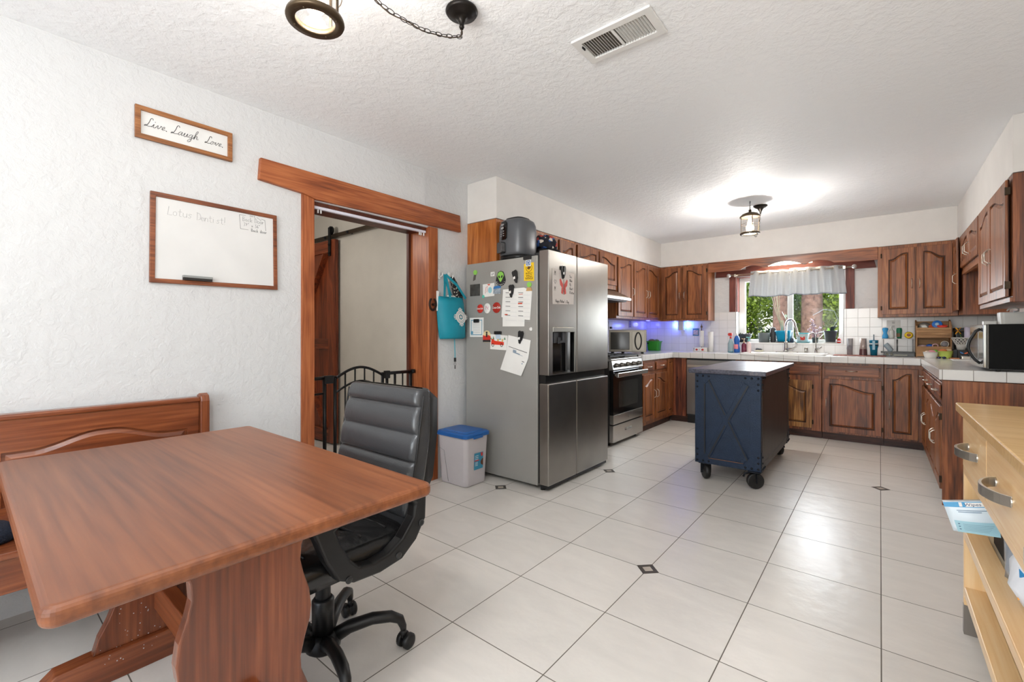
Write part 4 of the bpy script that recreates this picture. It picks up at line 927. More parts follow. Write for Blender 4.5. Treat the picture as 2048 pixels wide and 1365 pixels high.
for s_, ye in ((1, y0), (-1, y1)):
    m.prism([(ye, z1), (ye+s_*.14, z1), (ye+s_*.14, z1-.035), (ye+s_*.07, z1-.09), (ye+s_*.04, z1-.15), (ye, z1-.15)], 'z', .0, .005)
    m.prism([(ye, z0), (ye+s_*.14, z0), (ye+s_*.14, z0+.035), (ye+s_*.07, z0+.09), (ye+s_*.04, z0+.15), (ye, z0+.15)], 'z', .0, .005)
    for zc_, q in ((z1-.02, 1), (z0+.02, -1)):
        for k in range(3): m.ball((ye+s_*(.018+.045*k), zc_, .005), .009, 8, 1, 1, .9)
        for k in (1, 2): m.ball((ye+s_*.018, zc_-q*.045*k, .005), .009, 8, 1, 1, .9)
obj('corner_bracket', m, IR, c)
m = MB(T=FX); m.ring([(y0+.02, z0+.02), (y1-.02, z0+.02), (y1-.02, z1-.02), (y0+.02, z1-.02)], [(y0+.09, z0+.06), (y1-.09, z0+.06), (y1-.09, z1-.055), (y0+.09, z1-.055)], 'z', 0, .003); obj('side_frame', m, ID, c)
def caster(px, py, ang, brake=False):
    m = MB(); ca, sa = cos(ang), sin(ang)      # axle direction (ca,sa)
    hx, hy = px, py
    R_ = .062
    def P(a, f_, z): return (hx+ca*a-sa*f_, hy+sa*a+ca*f_, z)
    ring = lambda a, r: [P(a, r*cos(t), R_+r*sin(t)) for t in [2*pi*i/24 for i in range(24)]]
    w = MB(); w.loft([ring(-.020, R_*.86), ring(-.014, R_*.98), ring(0, R_), ring(.014, R_*.98), ring(.020, R_*.86)])
    w.loft([ring(-.026, .018), ring(.026, .018)])
    k = obj('caster', w, mat('caster_rubber', (26, 25, 25), .4), c)
    f = MB()
    for s_ in (-1, 1):
        f.bar(P(s_*.028, 0, R_-.012), P(s_*.028, 0, .125), .005, .03, (ca, sa, 0)); f.cyl(P(0, 0, R_), .001, .001, 4)
    f.bar(P(-.03, 0, .127), P(.03, 0, .127), .034, .006); f.tube([P(-.036, 0, R_), P(.036, 0, R_)], .006, 8)
    f.box(hx-.045, hx+.045, hy-.045, hy+.045, .130, .136)
    if brake: f.tube([P(.0, -.02, .128), P(.0, -.075, .115), P(.0, -.085, .09)], .008, 6)
    obj('fork', f, IR, k)
caster(-1.115, 3.90, radians(38)); caster(-.745, 3.875, radians(-60), True); caster(-.775, 5.12, radians(40), True); caster(-1.115, 5.12, radians(20))

# ================================================================== TRESTLE TABLE
P_X = pine('X'); P_Y = pine('Y'); P_Z = pine('Z')
c = thing('trestle_table', 'reddish-brown pine trestle table in the lower left', 'table', (-1.655, .475, 0))
TX = pine('X', ('Y', .105))
def roundrect(x0, x1, y0, y1, r, k=6): return [(p[0], p[1]) for p in rr(x0, x1, y0, y1, r, 0, k)]
tt = wood('table_top', 'X', (94, 50, 28), (124, 71, 41), (140, 85, 52), .38, .40, .08, rings=.12, plank=('Y', .112))
obj('tabletop', MB().prism(roundrect(-2.305, -1.003, .078, .872, .025), 'z', .722, .760), tt, c, .014, 4)
def trestle_prof():
    pr = [(.190, .10), (.175, .155), (.150, .205), (.132, .255), (.130, .29), (.142, .34), (.156, .385), (.160, .42), (.154, .47), (.138, .52), (.129, .56), (.132, .60), (.148, .65), (.170, .70), (.175, .722)]
    return [(.475+a, z) for a, z in pr]+[(.475-a, z) for a, z in reversed(pr)]
for xp, nm in ((-1.27, 0), (-2.07, 1)):
    obj('trestle_panel', MB().prism(trestle_prof(), 'x', xp-.018, xp+.018), pine('Z', ('Y', .09)), c, .004)
    obj('foot', MB().prism([(.475-.32, .02), (.475-.32, .06), (.475-.28, .095), (.475-.19, .10), (.475+.19, .10), (.475+.28, .095), (.475+.32, .06), (.475+.32, .02), (.475+.24, .0), (.475-.24, .0)], 'x', xp-.035, xp+.035), P_Y, c, .004)
    obj('top_batten', MB().box(xp-.03, xp+.03, .16, .79, .69, .722), P_Y, c, .004)
obj('stretcher', MB().box(-2.13, -1.21, .452, .498, .185, .285), P_X, c, .004)
m = MB()
for i in range(120):
    y = .475+random.uniform(-.17, .14); z = random.uniform(.06, .42); hw = .13
    if abs(y-.475) > .13 and z > .12: continue
    x = -2.052 if z > .10 else -2.035
    m.ball((x+.0003, y, z), random.uniform(.0008, .0022), 5, .3, 1, 1)
obj('paint_specks', m, mat('speck_white', (200, 200, 200), .6), c)['kind'] = 'stuff'

# ================================================================== BENCH
c = thing('bench', 'reddish pine settle bench with an arched back panel against the left wall', 'bench', (-2.55, .0, 0))
bk = MB(); bk.box(-2.80, -2.772, -.80, .795, .44, .845); b_ = obj('backrest', bk, P_Y, c, .002)
F2 = face('E', -2.772)
m = MB(T=F2)
def cen_arch(mg, lo=.705, hi=.758, y0=.11, y1=.745, zb=.48):
    pts = [(y0+mg, zb+mg), (y1-mg, zb+mg), (y1-mg, lo-mg)]
    n = 20
    for i in range(n+1):
        s = 1-i/n; t = 1-abs(2*s-1); t = min(1, max(0, (t-.14)/.80)); h = t*t*(3-2*t)
        pts.append((y0+.04+(y1-y0-.08)*s, lo-mg+(hi-lo)*h))
    pts.append((y0+mg, lo-mg)); return pts
oa = cen_arch(0); n = len(oa)
out = [(-.8, .44), (.795, .44), (.795, .845)]+[(.795-1.595*(i+1)/(n-3), .845) for i in range(n-3)]
m = MB(T=F2); m.ring(out, oa, 'z', 0, .012)
o1 = cen_arch(.010); o2 = cen_arch(.028)
m.loft([[(p[0], p[1], .002) for p in o1], [(p[0], p[1], .010) for p in o2]], True, False)
obj('raised_panel', m, P_Y, b_, .002, 2)
obj('top_rail', MB().box(-2.808, -2.745, -.80, .80, .838, .862), P_Y, c, .008, 3)
m = MB(); m.prism([(-2.812, 0), (-2.735, 0), (-2.735, .84), (-2.745, .868), (-2.774, .880), (-2.805, .870), (-2.812, .85)], 'y', .797, .838); obj('end_post', m, P_Z, c, .006, 3)
obj('seat', MB().box(-2.772, -2.275, -.80, .80, .425, .450), P_Y, c, .010, 3)
obj('apron', MB().box(-2.335, -2.31, -.80, .79, .30, .425), P_Y, c, .003)
m = MB(); m.prism([(-2.735, 0), (-2.66, 0), (-2.60, .08), (-2.44, .08), (-2.38, 0), (-2.30, 0), (-2.30, .425), (-2.735, .425)], 'y', .797, .835); obj('end_panel', m, P_Z, c, .004)
m = MB(); m.prism([(-2.812, 0), (-2.30, 0), (-2.30, .425), (-2.735, .425), (-2.735, .86), (-2.812, .86)], 'y', -.838, -.80); obj('end_panel', m, P_Z, c, .004)
c = thing('knit_cap', 'dark navy knit cap lying on the bench seat at the left edge', 'cap', (-2.46, .03, .45))
m = MB(); m.loft([[(-2.46+rx*cos(a)*(1+.04*sin(7*a)), .02+ry*sin(a), z) for a in [2*pi*i/28 for i in range(28)]] for rx, ry, z in ((.10, .115, .4505), (.112, .125, .463), (.110, .122, .485), (.085, .095, .505), (.03, .03, .513))]); obj('crown', m, mat('navy_knit', (26, 34, 50), .9, bump=.6, bscale=160), c)

# ================================================================== OFFICE CHAIR
LE = mat('black_leather', (54, 55, 57), .27, bump=.10, bscale=240, coat=.15)
LED = mat('black_fabric_side', (22, 21, 21), .55, bump=.08, bscale=200)
BP = mat('black_nylon', (22, 22, 23), .38)
c = thing('office_chair', 'black padded office chair with looped arms pushed under the table', 'office chair', (-1.60, .85, 0))
XC = -1.622
seams = [.50, .60, .70, .803, .905, .975]
def bulge(z):
    for a, b in zip(seams[:-1], seams[1:]):
        if a <= z <= b:
            t = (z-a)/(b-a); return (max(0, 1-abs(2*t-1)**2.6))**.5
    return 0
def back_ring(z, shrink=0., xc=XC, n=10):
    hw = .262-.02*max(0, (z-.8))/.17-shrink
    yf = 1.055+(z-.5)*.16-.016*bulge(z)+shrink*.6; yb = 1.120+(z-.5)*.155+.012*sin(pi*(z-.5)/.47)-shrink*.8
    r = .028; out = []
    for (cx_, cy_, a0) in ((xc+hw-r, yb-r, 0), (xc-hw+r, yb-r, pi/2), (xc-hw+r, yf+r, pi), (xc+hw-r, yf+r, 3*pi/2)):
        for i in range(7):
            a = a0+pi/2*i/6; out.append((cx_+r*cos(a), cy_+r*sin(a), z))
        if a0 == pi:   # subdivide the front with a gentle crown
            pass
    return out
zs = [.435+.53*i/106 for i in range(107)]
m = MB(); rings = [back_ring(z) for z in zs]
for dz, sh in ((.006, .006), (.010, .016), (.012, .030)): rings.append(back_ring(.965, sh)); rings[-1] = [(p[0], p[1], .965+dz) for p in rings[-1]]
m.loft(rings, True, True); bk = obj('backrest', m, LE, c)
m = MB()
m.tube([(XC+.262, 1.060+(z-.5)*.16, z) for z in [.50+.45*i/20 for i in range(21)]], .004, 6); obj('piping', m, LED, bk); m = MB(); m.tube([(XC-.262+.0, 1.060+(z-.5)*.16, z) for z in [.50+.45*i/20 for i in range(21)]], .004, 6)
obj('piping', m, LED, bk)
m = MB(); m.loft([[(XC+hw*sx, y, z) for sx, y in ((-1, ya), (1, ya), (1, yb_), (-1, yb_))] for hw, ya, yb_, z in ((.10, 1.12, 1.15, .44), (.20, 1.125, 1.165, .50), (.235, 1.13, 1.20, .62), (.24, 1.15, 1.22, .80), (.235, 1.17, 1.225, .93), (.20, 1.18, 1.205, .965))], True, True); obj('back_shell', m, LED, bk)
m = MB(); XS = -1.60
def seat_ring(z, sh, front=0.):
    out = []; x0_, x1_, y0_, y1_ = XS-.255+sh, XS+.255-sh, .56+sh+front, 1.085-sh; r = .06
    return rr(x0_, x1_, y0_, y1_, r, z, 6)
m.loft([seat_ring(.375, .05), seat_ring(.385, .015), seat_ring(.42, .0), seat_ring(.455, .006), seat_ring(.478, .03), seat_ring(.490, .09), seat_ring(.482, .16), seat_ring(.486, .20)], True, True); st_ = obj('seat', m, mat('seat_leather', (26, 26, 27), .25, bump=.5, bscale=14, coat=.2), c)
m = MB()
for i in range(4):
    y = .68+.10*i; m.tube([(XS-.2+.4*t/8, y+.006*sin(t), .489-.004*abs(t-4)/4) for t in range(9)], .004, 5)
obj('seam', m, LED, st_)
outer = [(.662, .60), (.69, .622), (.86, .625), (1.06, .622), (1.098, .592), (1.094, .51), (1.052, .445), (.99, .398), (.90, .385), (.80, .392), (.745, .42), (.705, .49)]
inner = [(.738, .578), (.75, .585), (.87, .588), (1.03, .586), (1.046, .572), (1.038, .53), (.985, .468), (.93, .437), (.87, .428), (.82, .437), (.79, .468), (.762, .52)]
for xa in (-1.325, -1.925):
    a_ = obj('armrest', MB().ring(outer, inner, 'x', xa-.024, xa+.024), BP, c, .010, 3)
    m = MB()
    for y, z in ((1.072, .605), (1.07, .50), (.97, .418), (.78, .412)): m.lathe([(.012, 0), (.012, .003), (.005, .004)], (xa+.024 if xa > -1.6 else xa-.028, y, z), 12, 'x')
    obj('bolt', m, mat('bolt_black', (40, 40, 41), .3), a_)
    m = MB(); m.box(min(xa, XS), max(xa, XS), .79, .84, .376, .392) if False else m.bar((xa, .83, .395), (XS+(.2 if xa > XS else -.2), .83, .382), .05, .010); obj('arm_bracket', m, BP, a_)
HX, HY = -1.545, .825
m = MB(); m.lathe([(.026, .23), (.026, .36)], (HX, HY, 0), 20); m.box(HX-.09, HX+.09, HY-.1, HY+.12, .352, .378); obj('gas_lift', m, BP, c, .002)
m = MB(); m.lathe([(.036, .10), (.038, .24), (.030, .25)], (HX, HY, 0), 24); m.lathe([(.045, .062), (.060, .075), (.060, .10), (.042, .125)], (HX, HY, 0), 24); obj('column_sleeve', m, BP, c)
for k in range(5):
    a = radians(58-72*k) if k else radians(58)
    dx, dy = cos(a), sin(a); m = MB()
    P = lambda r, z: (HX+dx*r, HY+dy*r, z)
    m.tube([P(.03, .098), P(.09, .125), (P(.17, .138)), P(.235, .132), P(.268, .115), P(.280, .085), P(.281, .072)], [.026, .023, .021, .020, .017, .013, .011], 10)
    leg = obj('leg', m, BP, c)
    w = MB(); t_ = a+.7; tx, ty = -sin(t_), cos(t_)
    ctr = (HX+dx*.281+cos(t_)*.012, HY+dy*.281+sin(t_)*.012)
    for s_ in (-1, 1):
        ring = lambda o_, r: [(ctr[0]+tx*o_+cos(t_)*r*cos(q), ctr[1]+ty*o_+sin(t_)*r*cos(q), .0285+r*sin(q)) for q in [2*pi*i/18 for i in range(18)]]
        w.loft([ring(s_*.006, .026), ring(s_*.010, .0285), ring(s_*.022, .0285), ring(s_*.028, .022), ring(s_*.029, .008)])
    w.lathe([(.010, .045), (.010, .078)], (HX+dx*.281, HY+dy*.281, 0), 10)
    obj('caster', w, BP, leg)

# ================================================================== STORAGE BIN
c = thing('storage_bin', 'translucent plastic food bin with a blue lid beside the refrigerator', 'storage bin', (-2.61, 2.59, 0))
m = MB(); BT = mat('bin_plastic', (196, 190, 192), .35, bump=.04, bscale=20, var=.03)
def bring(z, d): return rr(-2.765-d, -2.465+d, 2.462-d, 2.70+d, .035, z, 5)
m.loft([bring(.0, -.012), bring(.01, -.002), bring(.37, .012), bring(.385, .014)], True, False); obj('tub', m, BT, c)
m = MB(); m.loft([bring(.382, .018), bring(.384, .024), bring(.408, .024), bring(.418, .012), bring(.419, -.01), bring(.427, -.016), bring(.429, -.06)], True, False)
m.box(-2.44, -2.432, 2.52, 2.62, .375, .40); obj('lid', m, mat('lid_blue', (34, 96, 168), .38), c)
Fb = lambda u, v, w: (-2.4555+(v-.2)*.03+w, u, v)
m = MB(T=Fb); m.prism(rect(2.545, 2.645, .125, .255), 'z', 0, .001); s_ = obj('sticker', m, mat('sticker_teal', (58, 140, 172), .5), c)
m = MB(T=lambda u, v, w: Fb(u, v, w+.0012)); m.prism(rect(2.548, 2.60, .192, .200), 'z', 0, .0005).prism([(2.615, .25), (2.638, .252), (2.64, .225), (2.622, .222)], 'z', 0, .0005); obj('red_band', m, RED, s_)
m = MB(T=lambda u, v, w: Fb(u, v, w+.0012)); m.prism([(2.645, .205), (2.632, .20), (2.618, .185), (2.618, .165), (2.632, .152), (2.645, .148)], 'z', 0, .0005); obj('food_picture', m, mat('kibble_brown', (96, 52, 28), .6), s_)
m = MB(T=lambda u, v, w: Fb(u, v, w+.0012)); lines(m, 2.555, 2.59, .208, .235, 3, .004); lines(m, 2.555, 2.585, .16, .182, 3, .0035); obj('print', m, PAPER, s_)
Fb2 = face('S', 2.453)
m = MB(T=lambda u, v, w: (u, 2.4615-(v)*.033-w, v)); m.tube([(-2.775, .285, .0), (-2.70, .262, .0), (-2.66, .02, 0)], .002, 5); obj('mould_line', m, mat('bin_line', (150, 146, 148), .5), c)

# ================================================================== WALL THINGS
FLW = face('E', XL+.004)
WB = wood('frame_wood', 'Y', (84, 42, 24), (122, 66, 38), (150, 88, 54), .45)
c = thing('whiteboard', 'wood-framed whiteboard with faint handwriting on the left wall', 'whiteboard', (XL, .91, 1.68))
m = MB(T=FLW); m.ring([(.600, 1.448), (1.215, 1.456), (1.210, 1.902), (.604, 1.905)], [(.622, 1.470), (1.194, 1.478), (1.190, 1.880), (.626, 1.882)], 'z', 0, .016); obj('frame', m, WB, c, .002)
m = MB(T=FLW); m.prism([(.61, 1.458), (1.205, 1.465), (1.20, 1.892), (.614, 1.895)], 'z', .002, .008); obj('board', m, mat('board_white', (222, 221, 219), .18), c)
MW = lambda a, b: FLW(a, b, .0084)
m = MB(); scrawl(m, 'Lotus', .044, (.672, 1.800), MW, .0007, .1, .5); scrawl(m, 'Dentist!', .040, (.800, 1.797), MW, .0007, .05, .46)
obj('faint_writing', m, mat('faint_ink', (158, 156, 156), .6), c)
m = MB(); scrawl(m, 'save', .014, (1.062, 1.868), MW, .0006, 0, .55); scrawl(m, 'Back Door', .026, (1.024, 1.836), MW, .0007, 0, .52); scrawl(m, '78" x 36"', .020, (1.030, 1.808), MW, .0007, 0, .55); scrawl(m, 'Back door', .018, (1.070, 1.783), MW, .0010, 0, .56)
for p in (((1.008, 1.868), (1.040, 1.870)), ((1.008, 1.868), (1.014, 1.790)), ((1.014, 1.790), (1.055, 1.790)), ((1.10, 1.870), (1.125, 1.856)), ((1.125, 1.865), (1.145, 1.862)), ((1.145, 1.862), (1.150, 1.80))): m.tube([MW(*p[0]), MW(*p[1])], .0008, 4)
obj('writing', m, mat('marker_ink', (86, 86, 88), .6), c)
c = thing('whiteboard_eraser', 'grey felt eraser resting on the lower rail of the whiteboard', 'eraser', FLW(.80, 1.475, .01))
m = MB(T=FLW); m.box(.735, .868, 1.484, 1.496, .016, .040); obj('back', m, mat('eraser_grey', (142, 144, 142), .5), c, .002)
m = MB(T=FLW); m.box(.737, .866, 1.472, 1.484, .016, .038); obj('felt', m, mat('felt_black', (48, 44, 42), .9), c)
c = thing('framed_sign', 'narrow framed glass sign reading Live Laugh Love on the left wall', 'sign', (XL, .757, 2.235))
m = MB(T=FLW); m.ring([(.544, 2.155), (.970, 2.155), (.970, 2.314), (.544, 2.314)], [(.566, 2.177), (.948, 2.177), (.948, 2.292), (.566, 2.292)], 'z', 0, .018); obj('frame', m, wood('sign_wood', 'Y', (96, 56, 26), (142, 88, 46), (174, 116, 68), .45), c, .002)
m = MB(T=FLW); m.box(.555, .96, 2.166, 2.303, .004, .006); obj('backing', m, mat('sign_glass', (226, 225, 222), .15), c)
# cursive strokes
CU = {'L': [(.55, .82), (.45, 1.0), (.32, .9), (.3, .5), (.2, .12), (.02, .02), (.1, .16), (.3, .05), (.62, .12)],
 'i': [(0, .05), (.14, .42), (.14, .08), (.28, .05), (.36, .16)], 'v': [(0, .1), (.12, .42), (.2, .05), (.38, .3), (.36, .44), (.5, .34)], 'e': [(0, .1), (.22, .26), (.2, .44), (.06, .3), (.12, .04), (.36, .12)],
 'a': [(.3, .38), (.14, .42), (.02, .2), (.1, .03), (.28, .3), (.3, .42), (.3, .06), (.46, .12)], 'u': [(0, .2), (.08, .42), (.06, .08), (.2, .05), (.32, .42), (.32, .08), (.46, .12)], 'g': [(.3, .38), (.14, .42), (.02, .2), (.12, .03), (.3, .3), (.3, .42), (.28, -.25), (.1, -.42), (.06, -.25), (.42, .1)],
 'h': [(0, .1), (.24, .8), (.2, .98), (.1, .8), (.08, .0), (.16, .34), (.28, .42), (.32, .08), (.48, .12)], 'o': [(.14, .42), (.02, .22), (.12, .02), (.28, .2), (.18, .42), (.34, .36), (.42, .38)]}
def cur(m, txt, u, v, s):
    x = 0
    for ch in txt:
        if ch == '.': m.ball(MS(u+x*s+.12*s, v+.04*s), .0024, 6); x += .2; continue
        p = CU[ch]; q = []
        for i in range(len(p)-1):
            p0, p1, p2, p3 = p[max(i-1, 0)], p[i], p[i+1], p[min(i+2, len(p)-1)]
            for k in range(4):
                t = k/4; f = lambda a, b, c_, d: .5*((2*b)+(-a+c_)*t+(2*a-5*b+4*c_-d)*t*t+(-a+3*b-3*c_+d)*t**3)
                q.append((f(p0[0], p1[0], p2[0], p3[0]), f(p0[1], p1[1], p2[1], p3[1])))
        q.append(p[-1]); m.tube([MS(u+(x+a+.3*b)*s, v+b*s) for a, b in q], .0010 if ch != 'L' else .0012, 5)
        if ch == 'i': m.ball(MS(u+(x+.36)*s, v+.68*s), .0018, 6)
        x += p[-1][0]
    return x
MS = lambda a, b: FLW(a, b, .0068)
m = MB(); cur(m, 'Live.', .580, 2.222, .046); cur(m, 'Laugh', .688, 2.222, .049); cur(m, 'Love.', .838, 2.222, .042); obj('lettering', m, INK, c)

# vent in the ceiling
c = thing('ceiling_vent', 'white rectangular louvred air vent in the ceiling', 'vent', (-.9, 1.85, ZC-.008))
vx0, vx1, vy0, vy1 = -1.085, -.716, 1.750, 1.952
m = MB(); m.ring([(vx0, vy0), (vx1, vy0), (vx1, vy1), (vx0, vy1)], [(vx0+.035, vy0+.035), (vx1-.035, vy0+.035), (vx1-.035, vy1-.035), (vx0+.035, vy1-.035)], 'z', ZC-.012, ZC-.001); m.box(-.908, -.894, vy0+.03, vy1-.03, ZC-.011, ZC-.003)
obj('frame', m, WH, c, .003)
m = MB()
for k in range(24):
    x = vx0+.042+k*.0123
    if abs(x+.901) < .008: continue
    lean = -.006 if x < -.9 else .006
    m.bar((x+lean*.0, vy0+.035, ZC-.006), (x, vy1-.035, ZC-.006), .0012, .012, (lean*90*.9, 0, 1))
obj('louvre', m, WH, c)
obj('duct', MB().box(vx0+.03, vx1-.03, vy0+.03, vy1-.03, ZC-.0015, ZC-.0005), mat('duct_dark', (96, 90, 82), .7), c)
m = MB(); m.box(vx0+.030, vx0+.034, vy0+.05, vy0+.075, ZC-.02, ZC-.010); obj('lever', m, BK, c)

# ================================================================== LANTERNS
BZ = mat('oil_bronze', (84, 70, 54), .35, .8); BZD = mat('dark_bronze', (34, 30, 27), .35, .7)
LG = clearglass('lantern_glass', .10)
BU = bulbglow('bulb_glow', (255, 222, 176), 9)
def link_chain(m, pts, L=.024, r=.0013):
    # pts polyline; place alternating links along it
    P_ = [Vector(p) for p in pts]; seg = [(P_[i+1]-P_[i]).length for i in range(len(P_)-1)]; tot = sum(seg); n = int(tot/(L*.82))
    for k in range(n):
        d = (k+.5)/n*tot; i = 0
        while i < len(seg)-1 and d > seg[i]: d -= seg[i]; i += 1
        p = P_[i].lerp(P_[i+1], min(1, d/seg[i])); t = (P_[i+1]-P_[i]).normalized()
        up = Vector((0, 0, 1)) if abs(t.z) < .9 else Vector((1, 0, 0)); s_ = t.cross(up).normalized(); w = s_.cross(t)
        side = s_ if k % 2 else w
        m.tube([p+t*(L/2)*cos(a)+side*(L*.26)*sin(a) for a in [2*pi*j/12 for j in range(12)]], r, 5, closed=True)
def lantern(name, label, cx, cy, zb, R, H_, energy):
    c = thing(name, label, 'pendant lamp', (cx, cy, zb))
    m = MB(); m.lathe([(R*.72, .004), (R*.74, 0), (R*1.05, 0), (R*1.08, .006), (R*1.05, .016), (R*.98, .02), (R*.74, .02), (R*.72, .004)], (cx, cy, zb), 36, cap=False)
    for k in range(4): m.ball((cx+R*.85*cos(k*pi/2+.6), cy+R*.85*sin(k*pi/2+.6), zb-.001), .003, 6)
    obj('bottom_ring', m, BZ, c)
    m = MB(); m.lathe([(R*.98, H_-.01), (R*1.10, H_-.012), (R*1.10, H_), (R*.85, H_+.022), (R*.4, H_+.036), (R*.16, H_+.04), (R*.16, H_+.065), (.001, H_+.065)], (cx, cy, zb), 32); m.tube([(cx, cy+.016*cos(a), zb+H_+.078+.016*sin(a)) for a in [2*pi*j/14 for j in range(14)]], .0025, 6, closed=True)
    obj('cap', m, BZ, c)
    m = MB()
    for k in range(4):
        a = k*pi/2+.45; m.bar((cx+R*.97*cos(a), cy+R*.97*sin(a), zb+.015), (cx+R*.97*cos(a), cy+R*.97*sin(a), zb+H_-.005), .008, .004, (cos(a), sin(a), 0))
    m.tube([(cx+R*.97*cos(a), cy+R*.97*sin(a), zb+H_*.55) for a in [2*pi*j/28 for j in range(28)]], .0016, 5, closed=True)
    obj('cage_bars', m, BZ, c)
    m = MB(); m.lathe([(R*.88, .02), (R*.88, H_-.012)], (cx, cy, zb), 32, cap=False); m.lathe([(R*.86, H_-.012), (R*.86, .02)], (cx, cy, zb), 32, cap=False); obj('glass', m, LG, c)
    m = MB(); m.lathe([(.001, .028), (.022, .034), (.034, .052), (.036, .068), (.028, .090), (.016, .108), (.014, .122)], (cx, cy, zb), 20); obj('bulb', m, BU, c)
    m = MB(); m.lathe([(.018, .118), (.018, H_)], (cx, cy, zb), 14); obj('socket', m, WH, c)
    l_ = light(name+'_light', 'POINT', (cx, cy, zb+.07), energy, (1, .965, .92), .03)
    return c
c = lantern('pendant_lantern', 'lit bronze lantern hanging at the top edge left of the vent', -1.425, .735, 2.205, .083, .17, 6)
m = MB(); link_chain(m, [(-1.425, .735, 2.46), (-1.425, .735, 2.515)]); m.tube([(-1.425, .735, 2.46), (-1.425, .735, 2.512)], .002, 5); m.tube([(-1.425, .735+.012*cos(a), 2.503+.012*sin(a)) for a in [2*pi*j/12 for j in range(12)]], .0025, 6, closed=True); obj('hanging_chain', m, BZD, c)
cxn, cyn = -1.325, 1.30
m = MB(); m.lathe([(.064, ZC-.002), (.066, ZC-.010), (.060, ZC-.019), (.050, ZC-.021), (.046, ZC-.028), (.030, ZC-.032), (.018, ZC-.040), (.011, ZC-.056), (.009, ZC-.066), (.011, ZC-.070), (.006, ZC-.080)], (cxn, cyn, 0), 32); obj('canopy', m, BZD, c)
def sag(a, b, drop, n=22): return [(a[0]+(b[0]-a[0])*t, a[1]+(b[1]-a[1])*t, a[2]+(b[2]-a[2])*t-drop*4*t*(1-t)) for t in [i/n for i in range(n+1)]]
swag = sag((cxn, cyn, 2.405), (-1.425, .735, 2.485), .085)
m = MB(); link_chain(m, swag, .030, .0014); link_chain(m, [(cxn, cyn, 2.435), (cxn, cyn, 2.405)], .02); obj('swag_chain', m, BZD, c)
m = MB(); m.tube([(p[0]+.004*sin(i*.9), p[1], p[2]-.004+.003*cos(i*1.3)) for i, p in enumerate(swag)], .0024, 6); m.tube([(cxn, cyn, 2.44), (cxn+.004, cyn-.004, 2.41), (cxn, cyn-.012, 2.40)], .0024, 6); obj('cord', m, mat('cord_brown', (70, 56, 44), .5), c)
c = lantern('pendant_lantern', 'lit bronze lantern hanging in the kitchen above the blue island', -1.005, 4.985, 2.185, .084, .18, 25)
m = MB(); link_chain(m, [(-1.005, 4.985, 2.45), (-1.005, 4.985, 2.515)]); m.tube([(-1.005, 4.985, 2.44), (-1.005, 4.985, 2.515)], .002, 5); obj('hanging_chain', m, BZD, c)
cx2, cy2 = -.955, 5.22
m = MB(); m.lathe([(.066, ZC-.002), (.066, ZC-.010), (.05, ZC-.022), (.03, ZC-.03), (.012, ZC-.06), (.006, ZC-.085)], (cx2, cy2, 0), 28); obj('canopy', m, BZD, c)
m = MB(); link_chain(m, sag((cx2, cy2, 2.43), (-1.005, 4.985, 2.47), .27), .026, .0013); obj('swag_chain', m, BZD, c)
m = MB(); m.tube(sag((cx2, cy2, 2.43), (-1.005, 4.985, 2.46), .22), .0022, 6); obj('cord', m, mat('cord_brown', (70, 56, 44), .5), c)

# ================================================================== DOORWAY: GATE, TRACK, BARN DOOR
GB = mat('gate_black', (18, 18, 19), .35, .3)
GX = -2.985
c = thing('safety_gate', 'black metal safety gate with an arched top across the doorway', 'safety gate', (GX, 1.92, 0))
yL, yA, yB, yR = 1.452, 1.60, 1.682, 2.395
m = MB()
for y in (1.475, 1.605): m.tube([(GX, y, .04), (GX, y, .885)], .013 if y > 1.5 else .008, 8)
m.tube([(GX, yL, .882), (GX, 1.62, .886)], .012, 8); m.tube([(GX, yL, .775), (GX, 1.60, .778)], .007, 6); m.tube([(GX, yL, .05), (GX, yR, .05)], .012, 8)
obj('fixed_frame', m, GB, c)
arc_ = [(GX, 1.682+(2.075-1.682)*t, .874+.072*sin(pi*t)) for t in [i/16 for i in range(17)]]
arc2 = [(GX, 1.682+(2.075-1.682)*t, .772+.072*sin(pi*t)) for t in [i/16 for i in range(17)]]
m = MB(); m.tube(arc_, .010, 8).tube(arc2, .008, 8).tube([(GX, 1.682, .06), (GX, 1.682, .885)], .012, 8).tube([(GX, 2.075, .06), (GX, 2.075, .895)], .012, 8).tube([(GX, 1.62, .886), (GX, 1.69, .884)], .012, 8).tube([(GX, 1.682, .11), (GX, 2.075, .11)], .009, 8)
for k in range(1, 5):
    t = k/5; y = 1.682+(2.075-1.682)*t; m.tube([(GX, y, .11), (GX, y, .874+.072*sin(pi*t))], .006, 6)
obj('swing_panel', m, GB, c)
m = MB(); m.box(GX-.02, GX+.02, 1.60, 1.665, .845, .90); obj('latch', m, BP, c, .004); m = MB(); m.box(GX-.018, GX+.018, 2.095, 2.135, .845, .905); obj('hinge', m, BP, c, .004)
m = MB(); m.tube([(GX, 2.115, .05), (GX, 2.115, .88)], .012, 8).tube([(GX, 2.10, .884), (GX, 2.36, .884)], .013, 8).tube([(GX, 2.345, .05), (GX, 2.345, .884)], .014, 8)
for y in (2.19, 2.265): m.tube([(GX, y, .06), (GX, y, .88)], .006 if y > 2.2 else .010, 6)
m.cyl((GX, 2.352, .884), .018, .03, 12, 'y'); obj('side_panel', m, GB, c)
# curtain track
c = thing('curtain_track', 'white curtain track with little hooks under the doorway lintel', 'curtain track', (-2.86, 1.9, 2.03))
m = MB(); m.box(-2.872, -2.848, OY0+.003, OY1-.008, 2.008, 2.027); obj('rail', m, mat('track_white', (222, 220, 232), .3), c, .003)
for y in (1.455, 1.492, 1.512, 2.335, 2.35, 2.378): 
    m = MB(); m.box(-2.864, -2.856, y-.004, y+.004, 1.985, 2.010); obj('hook', m, WH, c, .001)
